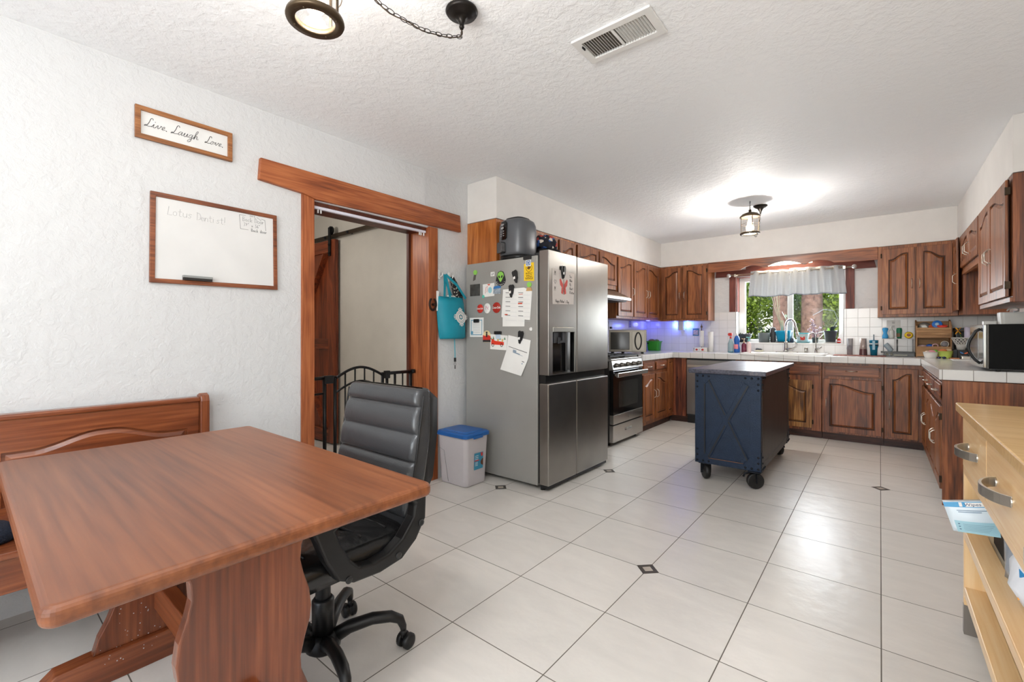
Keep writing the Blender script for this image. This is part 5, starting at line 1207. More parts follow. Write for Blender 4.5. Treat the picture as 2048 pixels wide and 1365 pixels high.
# horseshoe
c = thing('horseshoe', 'small dark iron horseshoe hook on the right door post', 'horseshoe', (XL+.02, 2.43, 1.43))
m = MB(); q = [(XL+.022, 2.462-.036*sin(a), 1.392-.048*cos(a)*1.0) for a in [radians(-200+i*400/24*.82+35) for i in range(25)]]
q = [(XL+.022, 2.430+.034*sin(a), 1.433+.048*cos(a)) for a in [radians(25+310*i/22) for i in range(23)]]
m.tube(q, [.006]+[.0085]*21+[.006], 8); obj('horseshoe_body', m, mat('rusty_iron', (58, 44, 38), .5, .7), c)
m = MB(); m.lathe([(.012, 0), (.010, .02), (.013, .03)], (XL+.016, 2.434, 1.430), 10, 'x'); obj('knob', m, mat('rusty_iron', (58, 44, 38), .5, .7), c)
# barn door in the hall
c = thing('barn_door', 'sliding reddish wooden barn door on a black rail in the hall', 'barn door', (-4.98, 2.55, 0))
bd = wood('barn_wood', 'Z', (70, 28, 12), (122, 54, 26), (150, 74, 38), .45, .8, rings=.7, plank=('X', .115)); bdx = wood('barn_wood', 'X', (70, 28, 12), (122, 54, 26), (150, 74, 38), .45, .8, rings=.7)
d = obj('door_planks', MB().box(-5.42, -4.50, 2.545, 2.575, .02, 2.205), bd, c, .002)
m = MB(); m.box(-4.62, -4.50, 2.525, 2.545, .02, 2.205).box(-5.42, -5.30, 2.525, 2.545, .02, 2.205); obj('stile', m, wood('barn_wood_plain', 'Z', (70, 28, 12), (122, 54, 26), (150, 74, 38), .45, .8, rings=.7), d, .002)
m = MB(); m.box(-5.30, -4.62, 2.525, 2.545, 2.075, 2.205).box(-5.30, -4.62, 2.525, 2.545, 1.03, 1.14).box(-5.30, -4.62, 2.525, 2.545, .02, .16)
m.bar((-5.28, 2.533, 1.16), (-4.64, 2.533, 2.06), .014, .11, (0, 1, 0)); m.bar((-4.64, 2.533, .18), (-5.28, 2.533, 1.02), .014, .11, (0, 1, 0)); obj('rail_board', m, bdx, d, .002)
m = MB(); m.box(-5.9, -3.35, 2.548, 2.556, 2.225, 2.268); obj('track', m, mat('track_iron', (74, 62, 48), .4, .7), c)
m = MB()
for x in (-5.75, -5.2, -4.72, -4.27, -3.80): m.cyl((x, 2.535, 2.247), .013, .066, 10, 'y')
obj('standoff', m, IR, c)
m = MB()
for x in (-4.575, -5.34): m.box(x-.022, x+.022, 2.510, 2.518, 2.03, 2.335).cyl((x, 2.522, 2.305), .045, .02, 20, 'y'); 
for x in (-4.575, -5.34):
    for z in (2.06, 2.15): m.cyl((x, 2.50, z), .012, .04, 8, 'y')
obj('hanger', m, GB, c)

# teal tote and neighbours on wall hooks
TEAL = mat('tote_teal', (20, 140, 160), .55, bump=.25, bscale=30, var=.06)
def hook(y, z, label):
    o = thing('wall_hook', label, 'hook', (XL, y, z)); m = MB(); m.rbox(XL, XL+.008, y-.014, y+.014, z-.03, z+.045, .005); m.tube([(XL+.006, y, z-.005), (XL+.03, y, z-.012), (XL+.045, y, z+.002), (XL+.047, y, z+.02)], .005, 7); obj('hook_body', m, WH, o); return o
hook(2.512, 1.675, 'white adhesive wall hook holding the teal tote bag'); hook(2.628, 1.665, 'white adhesive wall hook holding the floral cloth')
c = thing('tote_bag', 'teal fabric tote bag with a white round sun emblem hanging by the doorway', 'tote bag', (-2.765, 2.60, 1.17))
def tq(y, z, w): return (-2.815+w, y, z)
rings = []
for (z, ya, yb_, w) in ((1.150, 2.475, 2.735, .055), (1.165, 2.470, 2.752, .075), (1.25, 2.452, 2.752, .080), (1.35, 2.442, 2.75, .070), (1.45, 2.440, 2.748, .050), (1.500, 2.442, 2.735, .040)):
    n_ = 9; fr = [(ya+(yb_-ya)*i/n_, .01+w*(sin(pi*min(1, max(0, i/n_)))**.45)+.004*sin(i*2.1+z*20)) for i in range(n_+1)]
    rings.append([tq(y, z, w_) for y, w_ in fr]+[tq(y, z, .006) for y, w_ in reversed(fr)])
m = MB(); m.loft(rings, True, True); tb = obj('bag_body', m, TEAL, c)
m = MB()
for ya, yb_ in ((2.460, 2.528), (2.505, 2.71)):
    m.tube([(-2.765, ya, 1.49), (-2.775, (ya+2.510)/2, 1.58), (-2.785, 2.508, 1.670)], .0065, 6) if 0 else None
def strap(m, pts, wd=.022, th=.003):
    for a, b in zip(pts[:-1], pts[1:]): m.bar(a, b, th, wd, (0, 0, 1)) if 0 else m.obox([(a[i]+b[i])/2 for i in range(3)], [b[i]-a[i] for i in range(3)], (1, 0, 0), Vector([b[i]-a[i] for i in range(3)]).cross(Vector((1, 0, 0))), (Vector(b)-Vector(a)).length/2+.002, th/2, wd/2)
strap(m, [(-2.752, 2.475, 1.495), (-2.770, 2.495, 1.60), (-2.788, 2.508, 1.682)]); strap(m, [(-2.748, 2.535, 1.49), (-2.768, 2.525, 1.60), (-2.784, 2.513, 1.682)])
strap(m, [(-2.750, 2.715, 1.495), (-2.765, 2.63, 1.60), (-2.784, 2.520, 1.682)]); strap(m, [(-2.80, 2.60, 1.50), (-2.80, 2.55, 1.60), (-2.79, 2.518, 1.68)])
obj('handles', m, TEAL, c)
Ft = lambda u, v, w: (-2.722+w-(v-1.33)*.14-abs(u-2.62)*.03, u, v)
m = MB(T=Ft); cu_, cv_ = 2.632, 1.333
m.ring(circ(cu_, cv_, .056, 32), circ(cu_, cv_, .048, 32), 'z', .0, .001).ring(circ(cu_, cv_, .044, 32), circ(cu_, cv_, .037, 32), 'z', 0, .001).ring(circ(cu_, cv_, .033, 24), circ(cu_, cv_, .022, 24), 'z', 0, .001)
for k in range(4):
    a = k*pi/2
    for o_ in (-.018, -.006, .006, .018):
        L_ = .078 if abs(o_) < .01 else .070
        m.bar((cu_+.054*cos(a)-o_*sin(a), cv_+.054*sin(a)+o_*cos(a), .0005), (cu_+L_*cos(a)-o_*sin(a), cv_+L_*sin(a)+o_*cos(a), .0005), .006, .001, (0, 0, 1))
m.prism(rect(cu_-.014, cu_+.014, cv_-.004, cv_+.004), 'z', 0, .001).prism(rect(cu_-.004, cu_+.004, cv_-.014, cv_+.014), 'z', 0, .001)
obj('emblem', m, PAPER, tb)
m = MB(); m.box(-2.812, -2.79, 2.555, 2.70, 1.40, 1.515); m.box(-2.812, -2.80, 2.438, 2.462, 1.38, 1.545); obj('papers', m, PAPER, c, .003); c.location.y += .03
c = thing('floral_cloth', 'black and white floral cloth hanging from the second hook', 'cloth', (-2.80, 2.69, 1.55))
fm = mat('floral', (34, 30, 32), .8); n = fm.node_tree.nodes; L = fm.node_tree.links
vo = n.new('ShaderNodeTexVoronoi'); vo.inputs['Scale'].default_value = 60; tc = n.new('ShaderNodeTexCoord'); L.new(tc.outputs['Object'], vo.inputs['Vector'])
rp = n.new('ShaderNodeValToRGB'); rp.color_ramp.elements[0].color = lin((206, 196, 180)); rp.color_ramp.elements[1].color = lin((30, 27, 30)); rp.color_ramp.elements[0].position = .25; rp.color_ramp.elements[1].position = .4
L.new(vo.outputs['Distance'], rp.inputs[0]); L.new(rp.outputs[0], n['Principled BSDF'].inputs['Base Color'])
m = MB(); m.loft([[(-2.80+.018*cos(a), y+hw*sin(a)*(1+.1*sin(5*a)), z) for a in [2*pi*i/16 for i in range(16)]] for y, hw, z in ((2.635, .012, 1.672), (2.65, .030, 1.64), (2.675, .045, 1.59), (2.70, .050, 1.53), (2.71, .048, 1.48))]); obj('folds', m, fm, c)
c = thing('lanyard', 'thin blue lanyard with small keys dangling below the tote bag', 'lanyard', (-2.80, 2.662, 1.10))
m = MB(); m.bar((-2.80, 2.660, 1.20), (-2.795, 2.664, .99), .010, .002, (1, 0, 0)); obj('strap', m, mat('lanyard_blue', (96, 180, 196), .6), c)
m = MB(); m.box(-2.80, -2.79, 2.655, 2.672, .955, .99); m.tube([(-2.795, 2.663+.010*cos(a), .935+.014*sin(a)) for a in [2*pi*j/12 for j in range(12)]], .0014, 5, closed=True); m.box(-2.797, -2.794, 2.66, 2.668, .895, .925); obj('keys', m, DST, c)
# ================================================================== BIRCH CART (right foreground)
BX, BY, BZb = birch('X'), birch('Y'), birch('Z')
BT_ = wood('birch_worn', 'X', (212, 166, 104), (228, 188, 128), (238, 202, 150), .3, .5, .35, rings=.2)
c = thing('kitchen_cart', 'light birch kitchen cart with drawers and shelves at the right edge', 'cart', (.52, 1.7, 0))
cx0, cx1, cy0, cy1 = .258, .78, .55, 2.545
obj('worktop', MB().box(.238, .80, .53, 2.565, .878, .912), BT_, c, .004, 2)
m = MB(); m.box(cx0, cx0+.022, cy1-.10, cy1, .0, .878) if 0 else m.box(cx0, cx1, cy1-.025, cy1, .115, .878); obj('end_panel', m, BZb, c, .002)
m = MB(); m.box(cx0-.001, cx1, cy1-.027, cy1+.001, .0, .115); obj('steel_foot', m, mat('foot_grey', (140, 132, 124), .4, .6), c, .001)
m = MB(); m.box(cx0, cx1, cy0, cy0+.025, .0, .878); obj('end_panel', m, BZb, c, .002)
FC = face('W', cx0+.012)
splits = [(2.008, 2.512), (1.50, 2.002), (.99, 1.494), (.58, .984)]
for a, b in splits:
    d = obj('drawer', MB().box(cx0-.004, cx0+.018, a, b, .672, .862), BY, c, .0015)
    ym = (a+b)/2; hm = MB(); n_ = 14; hw = .100
    for lo, hi_ in ((.006, .0),):
        inn = [(cx0-.004-.040*sin(pi*i/n_)**.62, ym-hw+2*hw*i/n_) for i in range(n_+1)]
        ouu = [(cx0-.004-.046*sin(pi*i/n_)**.62-.0012, ym-hw*1.03+2.06*hw*i/n_) for i in range(n_+1)]
        hm.prism(inn+ouu[::-1], 'z', .758, .786)
    hm.cyl((cx0-.008, ym-hw+.004, .772), .012, .006, 10, 'x').cyl((cx0-.008, ym+hw-.004, .772), .012, .006, 10, 'x')
    obj('handle', hm, mat('pull_nickel', (196, 190, 180), .32, .92), d, .001)
obj('drawer_rail', MB().box(cx0-.002, cx0+.022, .58, 2.52, .640, .668), BY, c, .002)
obj('drawer_box', MB().box(cx0+.02, cx1, .58, 2.52, .655, .872), BX, c)
SHT = mat('shelf_cream', (218, 206, 180), .35)
for z in (.405, .180):
    d = obj('shelf', MB().box(cx0+.06, cx1, .575, 2.52, z-.02, z+.002), SHT, c)
    obj('shelf_edge', MB().box(cx0, cx0+.062, .575, 2.52, z-.028, z+.008), BY, d, .003)
m = MB(); m.cyl((cx0+.15, 2.518, .235), .004, .003, 8, 'y'); obj('screw_hole', m, BK, c)
# wipes
c = thing('wipes_pack', 'light blue packet of wipes poking out of the cart shelf', 'wipes', (.24, 2.2, .5))
pw = [(.171, 2.20, .597), (.300, 2.20, .628), (.310, 2.185, .515), (.197, 2.185, .508)]
def PWf(u, v, w):   # u 0..1 along, v 0..1 up
    a = Vector(pw[3]).lerp(Vector(pw[2]), u); b = Vector(pw[0]).lerp(Vector(pw[1]), u); p = a.lerp(b, v)
    return (p.x, p.y-w-.012*sin(pi*u)*sin(pi*v), p.z)
def grid(m, f, nu=8, nv=6, w=0):
    vs = [f(i/nu, j/nv, w) for j in range(nv+1) for i in range(nu+1)]
    m.add(vs, [(j*(nu+1)+i, j*(nu+1)+i+1, (j+1)*(nu+1)+i+1, (j+1)*(nu+1)+i) for j in range(nv) for i in range(nu)], True)
m = MB(); grid(m, PWf, w=.006); grid(m, PWf, w=-.02)
eb = [(i/8, 0) for i in range(9)]+[(1, j/6) for j in range(1, 7)]+[(i/8, 1) for i in range(7, -1, -1)]+[(0, j/6) for j in range(5, 0, -1)]
m.loft([[PWf(u, v, .006) for u, v in eb], [PWf(u, v, -.02) for u, v in eb]], False, True)
o1 = obj('packet', m, mat('wipes_white', (214, 226, 234), .35), c)
def patch(m, u0, u1, v0, v1, w=.0068, f=PWf):
    g2 = lambda a, b, w_: f(u0+(u1-u0)*a, v0+(v1-v0)*b, w_); grid(m, g2, 5, 4, w)
m = MB(); patch(m, .0, 1, .84, 1); obj('top_band', m, mat('wipes_blue', (60, 150, 200), .4), c)
m = MB(); patch(m, .1, 1, .0, .40); obj('lower_panel', m, mat('wipes_pale', (164, 204, 216), .4), c)
m = MB(); patch(m, .42, .9, .86, .98, .0074); patch(m, .3, .36, .86, .99, .0074); obj('label_patch', m, PAPER, c)
m = MB(); text_mb(m, 'Wipes', .021, lambda x, y, z: PWf(.56+x*6.0, .918+y*5.5, .0082), .0001, 0); obj('wipes_lettering', m, mat('wipes_ink', (30, 60, 100), .5), c)
m = MB()
for k, (a, b) in enumerate(((.22, .95), (.24, .7))): patch(m, a, b, .735-.05*k, .752-.05*k, .0074)
for k in range(5): patch(m, .26, .9-.03*k, .30-.05*k, .306-.05*k, .0080)
for k in range(3): patch(m, .16, .20, .28-.09*k, .31-.09*k, .0080)
obj('print', m, mat('wipes_ink2', (80, 110, 140), .5), c)
# shelf contents
c = thing('storage_box', 'black fabric storage box standing on the upper cart shelf', 'box', (.52, 2.05, .407))
m = MB(); m.rbox(.33, .60, 2.20, 2.47, .408, .635, .02); obj('box_body', m, mat('box_black', (34, 32, 33), .75, bump=.2, bscale=90), c)
c = thing('plastic_sheet_roll', 'crinkled grey plastic bag beside the black box on the upper cart shelf', 'plastic bag', (.50, 1.86, .407))
m = MB(); m.loft([[(.385+rx*cos(a)*(1+.08*sin(6*a+z*40)), 2.10+ry*sin(a)*(1+.08*cos(5*a)), z) for a in [2*pi*i/24 for i in range(24)]] for rx, ry, z in ((.075, .065, .4135), (.08, .07, .45), (.075, .065, .55), (.07, .06, .635))]); obj('bag_body', m, mat('plastic_grey', (150, 158, 170), .25), c)
c = thing('laundry_bag', 'white plastic bag printed with colourful stars on the upper cart shelf', 'plastic bag', (.50, 1.64, .407))
m = MB(); m.loft([[(.445+rx*cos(a)*(1+.10*sin(4*a+z*25)), 1.86+ry*sin(a)*(1+.08*cos(7*a+z*30)), z) for a in [2*pi*i/40 for i in range(40)]] for rx, ry, z in ((.10, .10, .4135), (.15, .125, .44), (.165, .13, .50), (.15, .12, .56), (.12, .10, .61), (.09, .08, .635))]); lb = obj('bag_body', m, mat('bag_white', (226, 228, 234), .4), c)
m = MB()
FB = face('W', .292)
def star(u, v, r): return [(u+(r if i % 2 == 0 else r*.45)*sin(pi*i/5), v+(r if i % 2 == 0 else r*.45)*cos(pi*i/5)) for i in range(10)]
m = MB(T=face('W', .299)); m.prism(star(1.875, .497, .026), 'z', 0, .012); obj('pink_star', m, mat('star_pink', (226, 90, 150), .5), lb)
m = MB(T=face('W', .301)); m.prism(star(1.830, .49, .026), 'z', 0, .012); obj('orange_star', m, mat('star_orange', (240, 160, 50), .5), lb)
m = MB(T=face('W', .30)); m.bar((1.81, .535, .004), (1.89, .59, .0), .010, .008); obj('blue_stripe', m, mat('stripe_blue', (50, 140, 200), .5), lb)
c = thing('shoe', 'black slip-on shoe on the upper cart shelf in front of the white bag', 'shoe', (.38, 1.55, .407))
m = MB(); m.loft([[(.335+rx*cos(a), 1.60+ry*sin(a), z) for a in [2*pi*i/24 for i in range(24)]] for rx, ry, z in ((.036, .10, .4135), (.040, .105, .42), (.038, .10, .438), (.028, .085, .452), (.020, .05, .450))]); obj('shoe_body', m, mat('shoe_black', (22, 22, 24), .5), c)
c = thing('fabric_bag', 'slumped black fabric bag on the lower cart shelf', 'bag', (.52, 1.8, .182))
m = MB(); m.loft([[(.455+rx*cos(a)*(1+.06*sin(5*a+z*30)), 1.72+ry*sin(a)*(1+.05*cos(6*a)), z) for a in [2*pi*i/36 for i in range(36)]] for rx, ry, z in ((.11, .38, .1885), (.15, .44, .21), (.145, .42, .27), (.12, .38, .33), (.08, .30, .372))]); obj('bag_body', m, mat('black_fabric', (26, 26, 30), .8, bump=.3, bscale=90), c)

# ================================================================== CURTAIN, ROD, LAMPS AT THE SINK
c = thing('curtain_rod', 'silver curtain rod with glass ball ends above the kitchen window', 'curtain rod', (-.92, 6.64, 1.985))
m = MB(); m.tube([(-1.575, 6.64, 1.988), (-.262, 6.64, 1.984)], .009, 8); obj('rod', m, NK, c)
for x in (-1.60, -.235):
    m = MB(); m.ball((x, 6.64, 1.987), .026, 14); obj('finial', m, mat('finial_glass', (205, 205, 205), .08, .6), c)
m = MB()
for x in (-1.52, -.33): m.bar((x, 6.64, 1.985), (x, 6.79, 1.985), .012, .02); m.box(x-.012, x+.012, 6.625, 6.655, 1.965, 2.0)
obj('bracket', m, NK, c)
def cloth_mat(name, rgb, tr=.45):
    m = bpy.data.materials.new(name); m.use_nodes = True; n = m.node_tree.nodes; L = m.node_tree.links; n.clear()
    o = n.new('ShaderNodeOutputMaterial'); d = n.new('ShaderNodeBsdfDiffuse'); t = n.new('ShaderNodeBsdfTranslucent'); s_ = n.new('ShaderNodeBsdfTransparent')
    w = n.new('ShaderNodeTexWave'); w.bands_direction = 'Z'; w.inputs['Scale'].default_value = 40; tc = n.new('ShaderNodeTexCoord'); L.new(tc.outputs['Object'], w.inputs['Vector'])
    r = n.new('ShaderNodeMixRGB'); r.inputs[1].default_value = lin(rgb); r.inputs[2].default_value = lin([x*.93 for x in rgb]); L.new(w.outputs['Fac'], r.inputs[0])
    L.new(r.outputs[0], d.inputs[0]); L.new(r.outputs[0], t.inputs[0])
    a = n.new('ShaderNodeMixShader'); a.inputs[0].default_value = tr; b = n.new('ShaderNodeMixShader'); b.inputs[0].default_value = .10
    L.new(d.outputs[0], a.inputs[1]); L.new(t.outputs[0], a.inputs[2]); L.new(a.outputs[0], b.inputs[1]); L.new(s_.outputs[0], b.inputs[2]); L.new(b.outputs[0], o.inputs[0]); return m
CLM = cloth_mat('valance_cloth', (190, 190, 190), .28); HEM = mat('hem_grey', (104, 110, 122), .8)
for (xa, xb, lab) in ((-1.335, -.895, 'left half of the pale grommet valance curtain'), (-.893, -.338, 'right half of the pale grommet valance curtain')):
    c = thing('valance_curtain', lab, 'curtain', ((xa+xb)/2, 6.64, 1.68)); m = MB(); NU, NV = 72, 12
    def cf(i, j):
        t = i/NU; s_ = j/NV; sp = (1-s_); flare = .03*sp
        x = xa-(flare if xa < -1 else 0)+(xb-xa+flare)*t; ph = 2*pi*t*(3 if xa < -1 else 4)
        return (x, 6.64+(.026+.006*sp)*cos(ph)+.006*sin(3*ph+1)*sp, 1.69+.335*s_+.006*sin(ph*.5)*sp-(.012*t))
    m.add([cf(i, j) for j in range(NV+1) for i in range(NU+1)], [(j*(NU+1)+i, j*(NU+1)+i+1, (j+1)*(NU+1)+i+1, (j+1)*(NU+1)+i) for j in range(NV) for i in range(NU)], True)
    cl = obj('cloth', m, CLM, c); sd = cl.modifiers.new('thick', 'SOLIDIFY'); sd.thickness = .0015
    m = MB(); m.tube([cf(i, 0) for i in range(NU+1)], .0045, 5); obj('hem', m, HEM, c)
    k = 3 if xa < -1 else 4; m = MB()
    for q in range(2*k):
        i = int(NU*(q+.5)/(2*k)); p = cf(i, 11); pn = cf(min(i+1, NU), 11); t_ = (Vector(pn)-Vector(p)).normalized()
        m.tube([(p[0]+t_.x*.020*cos(a), p[1]+t_.y*.020*cos(a), 1.986+.022*sin(a)) for a in [2*pi*j/14 for j in range(14)]], .003, 5, closed=True)
    obj('grommets', m, NK, c)
c = thing('sink_light', 'bright strip light behind the scalloped valance board', 'light fixture', (-.92, 6.63, 2.10))
obj('housing', MB().box(-1.22, -.62, 6.56, 6.72, 2.125, 2.16), WH, c, .003)
m = MB(); m.loft([[(x, 6.64+.065*cos(a), 2.127-.055*sin(a)) for a in [pi*i/10 for i in range(11)]] for x in (-1.19, -.65)]); obj('diffuser', m, mat('tube_glow', (255, 244, 220), .5, emit=(255, 240, 210), estr=6), c)
light('sink_lamp', 'AREA', (-.92, 6.64, 2.06), 1.2, (1, .88, .68), .5, .1)
# blue night light under the left cabinet
c = thing('blue_night_light', 'white plug-in light glowing blue under the corner cabinet', 'night light', (-2.27, 6.74, 1.24))
m = MB(); m.rbox(-2.315, -2.225, 6.70, 6.785, 1.245, 1.378, .02); obj('housing', m, WH, c, .004)
m = MB(); m.box(-2.321, -2.316, 6.715, 6.775, 1.27, 1.365).box(-2.224, -2.219, 6.715, 6.775, 1.27, 1.365); obj('glow_panel', m, mat('blue_glow', (60, 90, 255), .5, emit=(70, 120, 255), estr=6), c)
light('blue_lamp_left', 'POINT', (-2.36, 6.74, 1.325), .85, (.10, .16, 1), .012); light('blue_lamp_right', 'POINT', (-2.18, 6.74, 1.325), .75, (.12, .26, 1), .012)
light('blue_lamp_corner', 'POINT', (-2.72, 6.60, 1.34), .7, (.10, .12, 1), .03)

# ================================================================== LEFT COUNTER ITEMS 
CTZ = .9445
c = thing('canister', 'cream ceramic jar next to the toaster oven', 'jar', (-2.785, 6.34, CTZ)); m = MB(); m.lathe([(.030, 0), (.036, .01), (.036, .12), (.030, .135), (.0, .137)], (-2.785, 6.34, CTZ), 18); obj('jar_body', m, mat('cream', (222, 204, 176), .3), c)
m = MB(); m.lathe([(.028, .137), (.03, .142), (.02, .155), (.006, .16), (0, .17)], (-2.785, 6.34, CTZ), 14); obj('lid', m, mat('cream', (222, 204, 176), .3), c)
c = thing('canister', 'glass jar with a red floral band and a teal dotted base', 'jar', (-2.70, 6.50, CTZ)); cx_, cy_ = -2.745, 6.46
m = MB(); m.lathe([(.044, 0), (.050, .008), (.050, .072), (.048, .075)], (cx_, cy_, CTZ), 22); obj('dotted_base', m, mat('teal_dots', (120, 170, 168), .35, var=.5, vscale=160), c)
m = MB(); m.lathe([(.048, .075), (.050, .08), (.050, .118), (.046, .125)], (cx_, cy_, CTZ), 22); obj('floral_band', m, mat('floral_red', (196, 70, 50), .35, var=.6, vscale=90), c)
m = MB(); m.lathe([(.046, .125), (.05, .13), (.05, .145), (.03, .158), (.008, .160), (.010, .180), (0, .184)], (cx_, cy_, CTZ), 22); obj('lid', m, mat('jar_lid_grey', (150, 146, 150), .25, .4), c)
c = thing('plastic_basket', 'green plastic basket holding small packets on the left counter', 'basket', (-2.63, 6.60, CTZ))
m = MB(); xg, yg = -2.632, 6.61
def gb(hw, hd, z, r=.03): return rr(xg-hw, xg+hw, yg-hd, yg+hd, r, z, 5)
m.loft([gb(.082, .055, CTZ), gb(.085, .058, CTZ+.01), gb(.096, .068, CTZ+.125), gb(.106, .076, CTZ+.132), gb(.106, .076, CTZ+.142), gb(.098, .068, CTZ+.142), gb(.082, .054, CTZ+.012)], True, False); obj('tub', m, mat('basket_green', (56, 158, 44), .4), c)
m = MB(); m.box(xg-.078, xg-.05, yg-.082, yg-.077, CTZ+.10, CTZ+.118); obj('handle_slot', m, BK, c)
c = thing('potato', 'olive-brown fruit heaped in the green basket', 'fruit', (-2.65, 6.6, 1.06))
m = MB(); m.ball((-2.665, 6.60, 1.085), .042, 14, 1.3, .9, .8); obj('fruit_skin', m, mat('olive_skin', (120, 112, 60), .5, var=.2, vscale=40), c)
c2_ = thing('potato', 'green fruit beside the olive-brown one in the green basket', 'fruit', (-2.59, 6.6, 1.06)); m = MB(); m.ball((-2.60, 6.62, 1.08), .038, 14, 1.2, .9, .9); obj('fruit_skin', m, mat('green_skin', (96, 120, 54), .5, var=.2, vscale=40), c2_)
# tile ornament + wall plates
Fw = face('S', 6.787)
c = thing('ceramic_tile', 'small blue-bordered painted tile on the splashback', 'tile ornament', Fw(-2.078, 1.22, 0))
m = MB(T=Fw); m.prism(rect(-2.122, -2.034, 1.168, 1.272), 'z', 0, .006); obj('border', m, mat('tile_blue', (62, 120, 150), .3), c, .001)
m = MB(T=Fw); m.prism(rect(-2.112, -2.044, 1.182, 1.252), 'z', .006, .008); obj('picture', m, mat('tile_picture', (196, 176, 160), .3, var=.6, vscale=70), c)
Fl = face('E', XL+.0125)
c = thing('wall_decal', 'narrow purple-striped decal on the left splashback', 'decal', Fl(6.16, 1.34, 0)); m = MB(T=Fl); m.prism(rect(6.13, 6.21, 1.285, 1.392), 'z', 0, .003); obj('backing', m, mat('decal_lilac', (168, 156, 176), .5), c)
m = MB(T=Fl); 
for k in range(4): m.prism(rect(6.14, 6.20, 1.298+k*.024, 1.308+k*.024), 'z', .003, .004)
obj('decal_stripes', m, mat('decal_dark', (90, 80, 130), .5), c)
c = thing('outlet', 'white outlet with a plug behind the toaster oven', 'outlet', Fl(5.6, 1.28, 0)); m = MB(T=Fl); m.prism(rect(5.50, 5.58, 1.24, 1.36), 'z', 0, .006); obj('plate', m, WH, c, .001); m = MB(T=Fl); m.prism(rect(5.525, 5.555, 1.262, 1.29), 'z', .006, .030); obj('plug', m, BK, c, .003)
def outlet(u, v, label, f=Fw, w_=.036, h_=.058):
    o = thing('outlet', label, 'outlet', f(u, v, 0)); m = MB(T=f); m.prism(rect(u-w_, u+w_, v-h_, v+h_), 'z', 0, .006); obj('plate', m, WH, o, .0015)
    m = MB(T=f)
    for k in (-.022, .022): m.prism(rect(u-.012, u+.012, v+k-.012, v+k+.012), 'z', .006, .008)
    obj('sockets', m, mat('socket_grey', (190, 190, 188), .4), o); return o
outlet(.118, 1.30, 'white double outlet on the splashback right of the window', Fw, .06, .05)
# paper towels
def towel(x, y, z0, h, label, holder=False):
    c = thing('paper_towel', label, 'paper towel', (x, y, CTZ))
    m = MB(); m.lathe([(.010, z0+.01), (.032, z0+.01), (.033, z0+h), (.010, z0+h)], (x, y, 0), 20); obj('roll', m, mat('towel_white', (236, 234, 230), .85), c)
    if holder:
        m = MB(); m.lathe([(.006, CTZ), (.006, z0+h+.04), (.014, z0+h+.045), (.016, z0+h+.06), (.006, z0+h+.072), (.003, z0+h+.10), (0, z0+h+.102)], (x, y, 0), 12); obj('spindle', m, mat('bronze_brown', (120, 96, 70), .4, .6), c)
        m = MB(); m.rbox(x-.098, x+.088, y-.075, y+.06, CTZ, CTZ+.058, .008); b = obj('base_box', m, mat('box_white', (232, 228, 222), .4), c, .002)
        m = MB(); yy = y-.0755
        for k, u in enumerate((-.045, .035)): m.lathe([(.017, 0), (.015, -.003), (0, -.004)], (x+u, yy, CTZ+.028), 10, 'y', sy=.8)
        obj('red_flowers', m, RED, b)
        m = MB(); m.box(x-.085, x-.078, yy-.001, yy, CTZ+.012, CTZ+.048).box(x-.09, x-.073, yy-.001, yy, CTZ+.046, CTZ+.050); m.box(x-.008, x-.004, yy-.001, yy, CTZ+.02, CTZ+.04); obj('dark_letters', m, mat('dark_blue', (40, 50, 110), .5), b)
    return c
towel(-1.962, 6.66, CTZ+.058, .238, 'paper towel roll standing on a spindle over a white box with red flowers', True)
towel(-1.838, 6.66, CTZ-.009, .288, 'plain paper towel roll standing directly on the counter')
# cleaning bottles
def bottle(x, y, prof, m_, label, extra=None, sx=1., sy=1., name='bottle', n=20):
    c = thing(name, label, 'bottle', (x, y, CTZ)); m = MB(); m.lathe(prof, (x, y, CTZ+.0005), n, sx=sx, sy=sy); obj('bottle_body', m, m_, c)
    for nm, mb, mm in (extra or []): obj(nm, mb, mm, c)
    return c
CLR = mat('clear_blue', (190, 214, 218), .12, trans=.6, ior=1.2)
x, y = -1.558, 6.57
m1 = MB(); m1.lathe([(.014, .185), (.014, .21)], (x, y, CTZ), 12).box(x-.028, x+.016, y-.012, y+.012, CTZ+.222, CTZ+.262).box(x-.036, x-.024, y-.006, y+.006, CTZ+.236, CTZ+.250)
m2 = MB(); m2.lathe([(.036, .002), (.036, .016), (0, .017)], (x, y, CTZ), 16); m3 = MB(); m3.box(x-.026, x+.026, y-.0345, y-.033, CTZ+.05, CTZ+.11)
bottle(x, y, [(.034, 0), (.036, .01), (.036, .12), (.018, .17), (.013, .19), (.013, .22)], CLR, 'clear spray bottle with a red trigger and teal base', [('trigger', m1, mat('trigger_red', (206, 50, 40), .4)), ('teal_base', m2, mat('teal_base', (30, 130, 150), .4))])
x, y = -1.482, 6.57; m1 = MB(); m1.lathe([(.014, .225), (.016, .23), (.016, .25), (0, .252)], (x, y, CTZ), 12); m2 = MB(); m2.lathe([(.0385, .05), (.0385, .11)], (x, y, CTZ), 16, a0=pi*1.1, a1=pi*1.7, cap=False)
bottle(x, y, [(.034, 0), (.037, .01), (.037, .06), (.028, .10), (.034, .14), (.036, .18), (.024, .215), (.015, .225)], mat('bottle_blue', (36, 96, 176), .3), 'blue contoured dish soap bottle beside the clear spray', [('cap', m1, WH), ('label_panel', m2, mat('soap_label', (230, 140, 150), .5))])
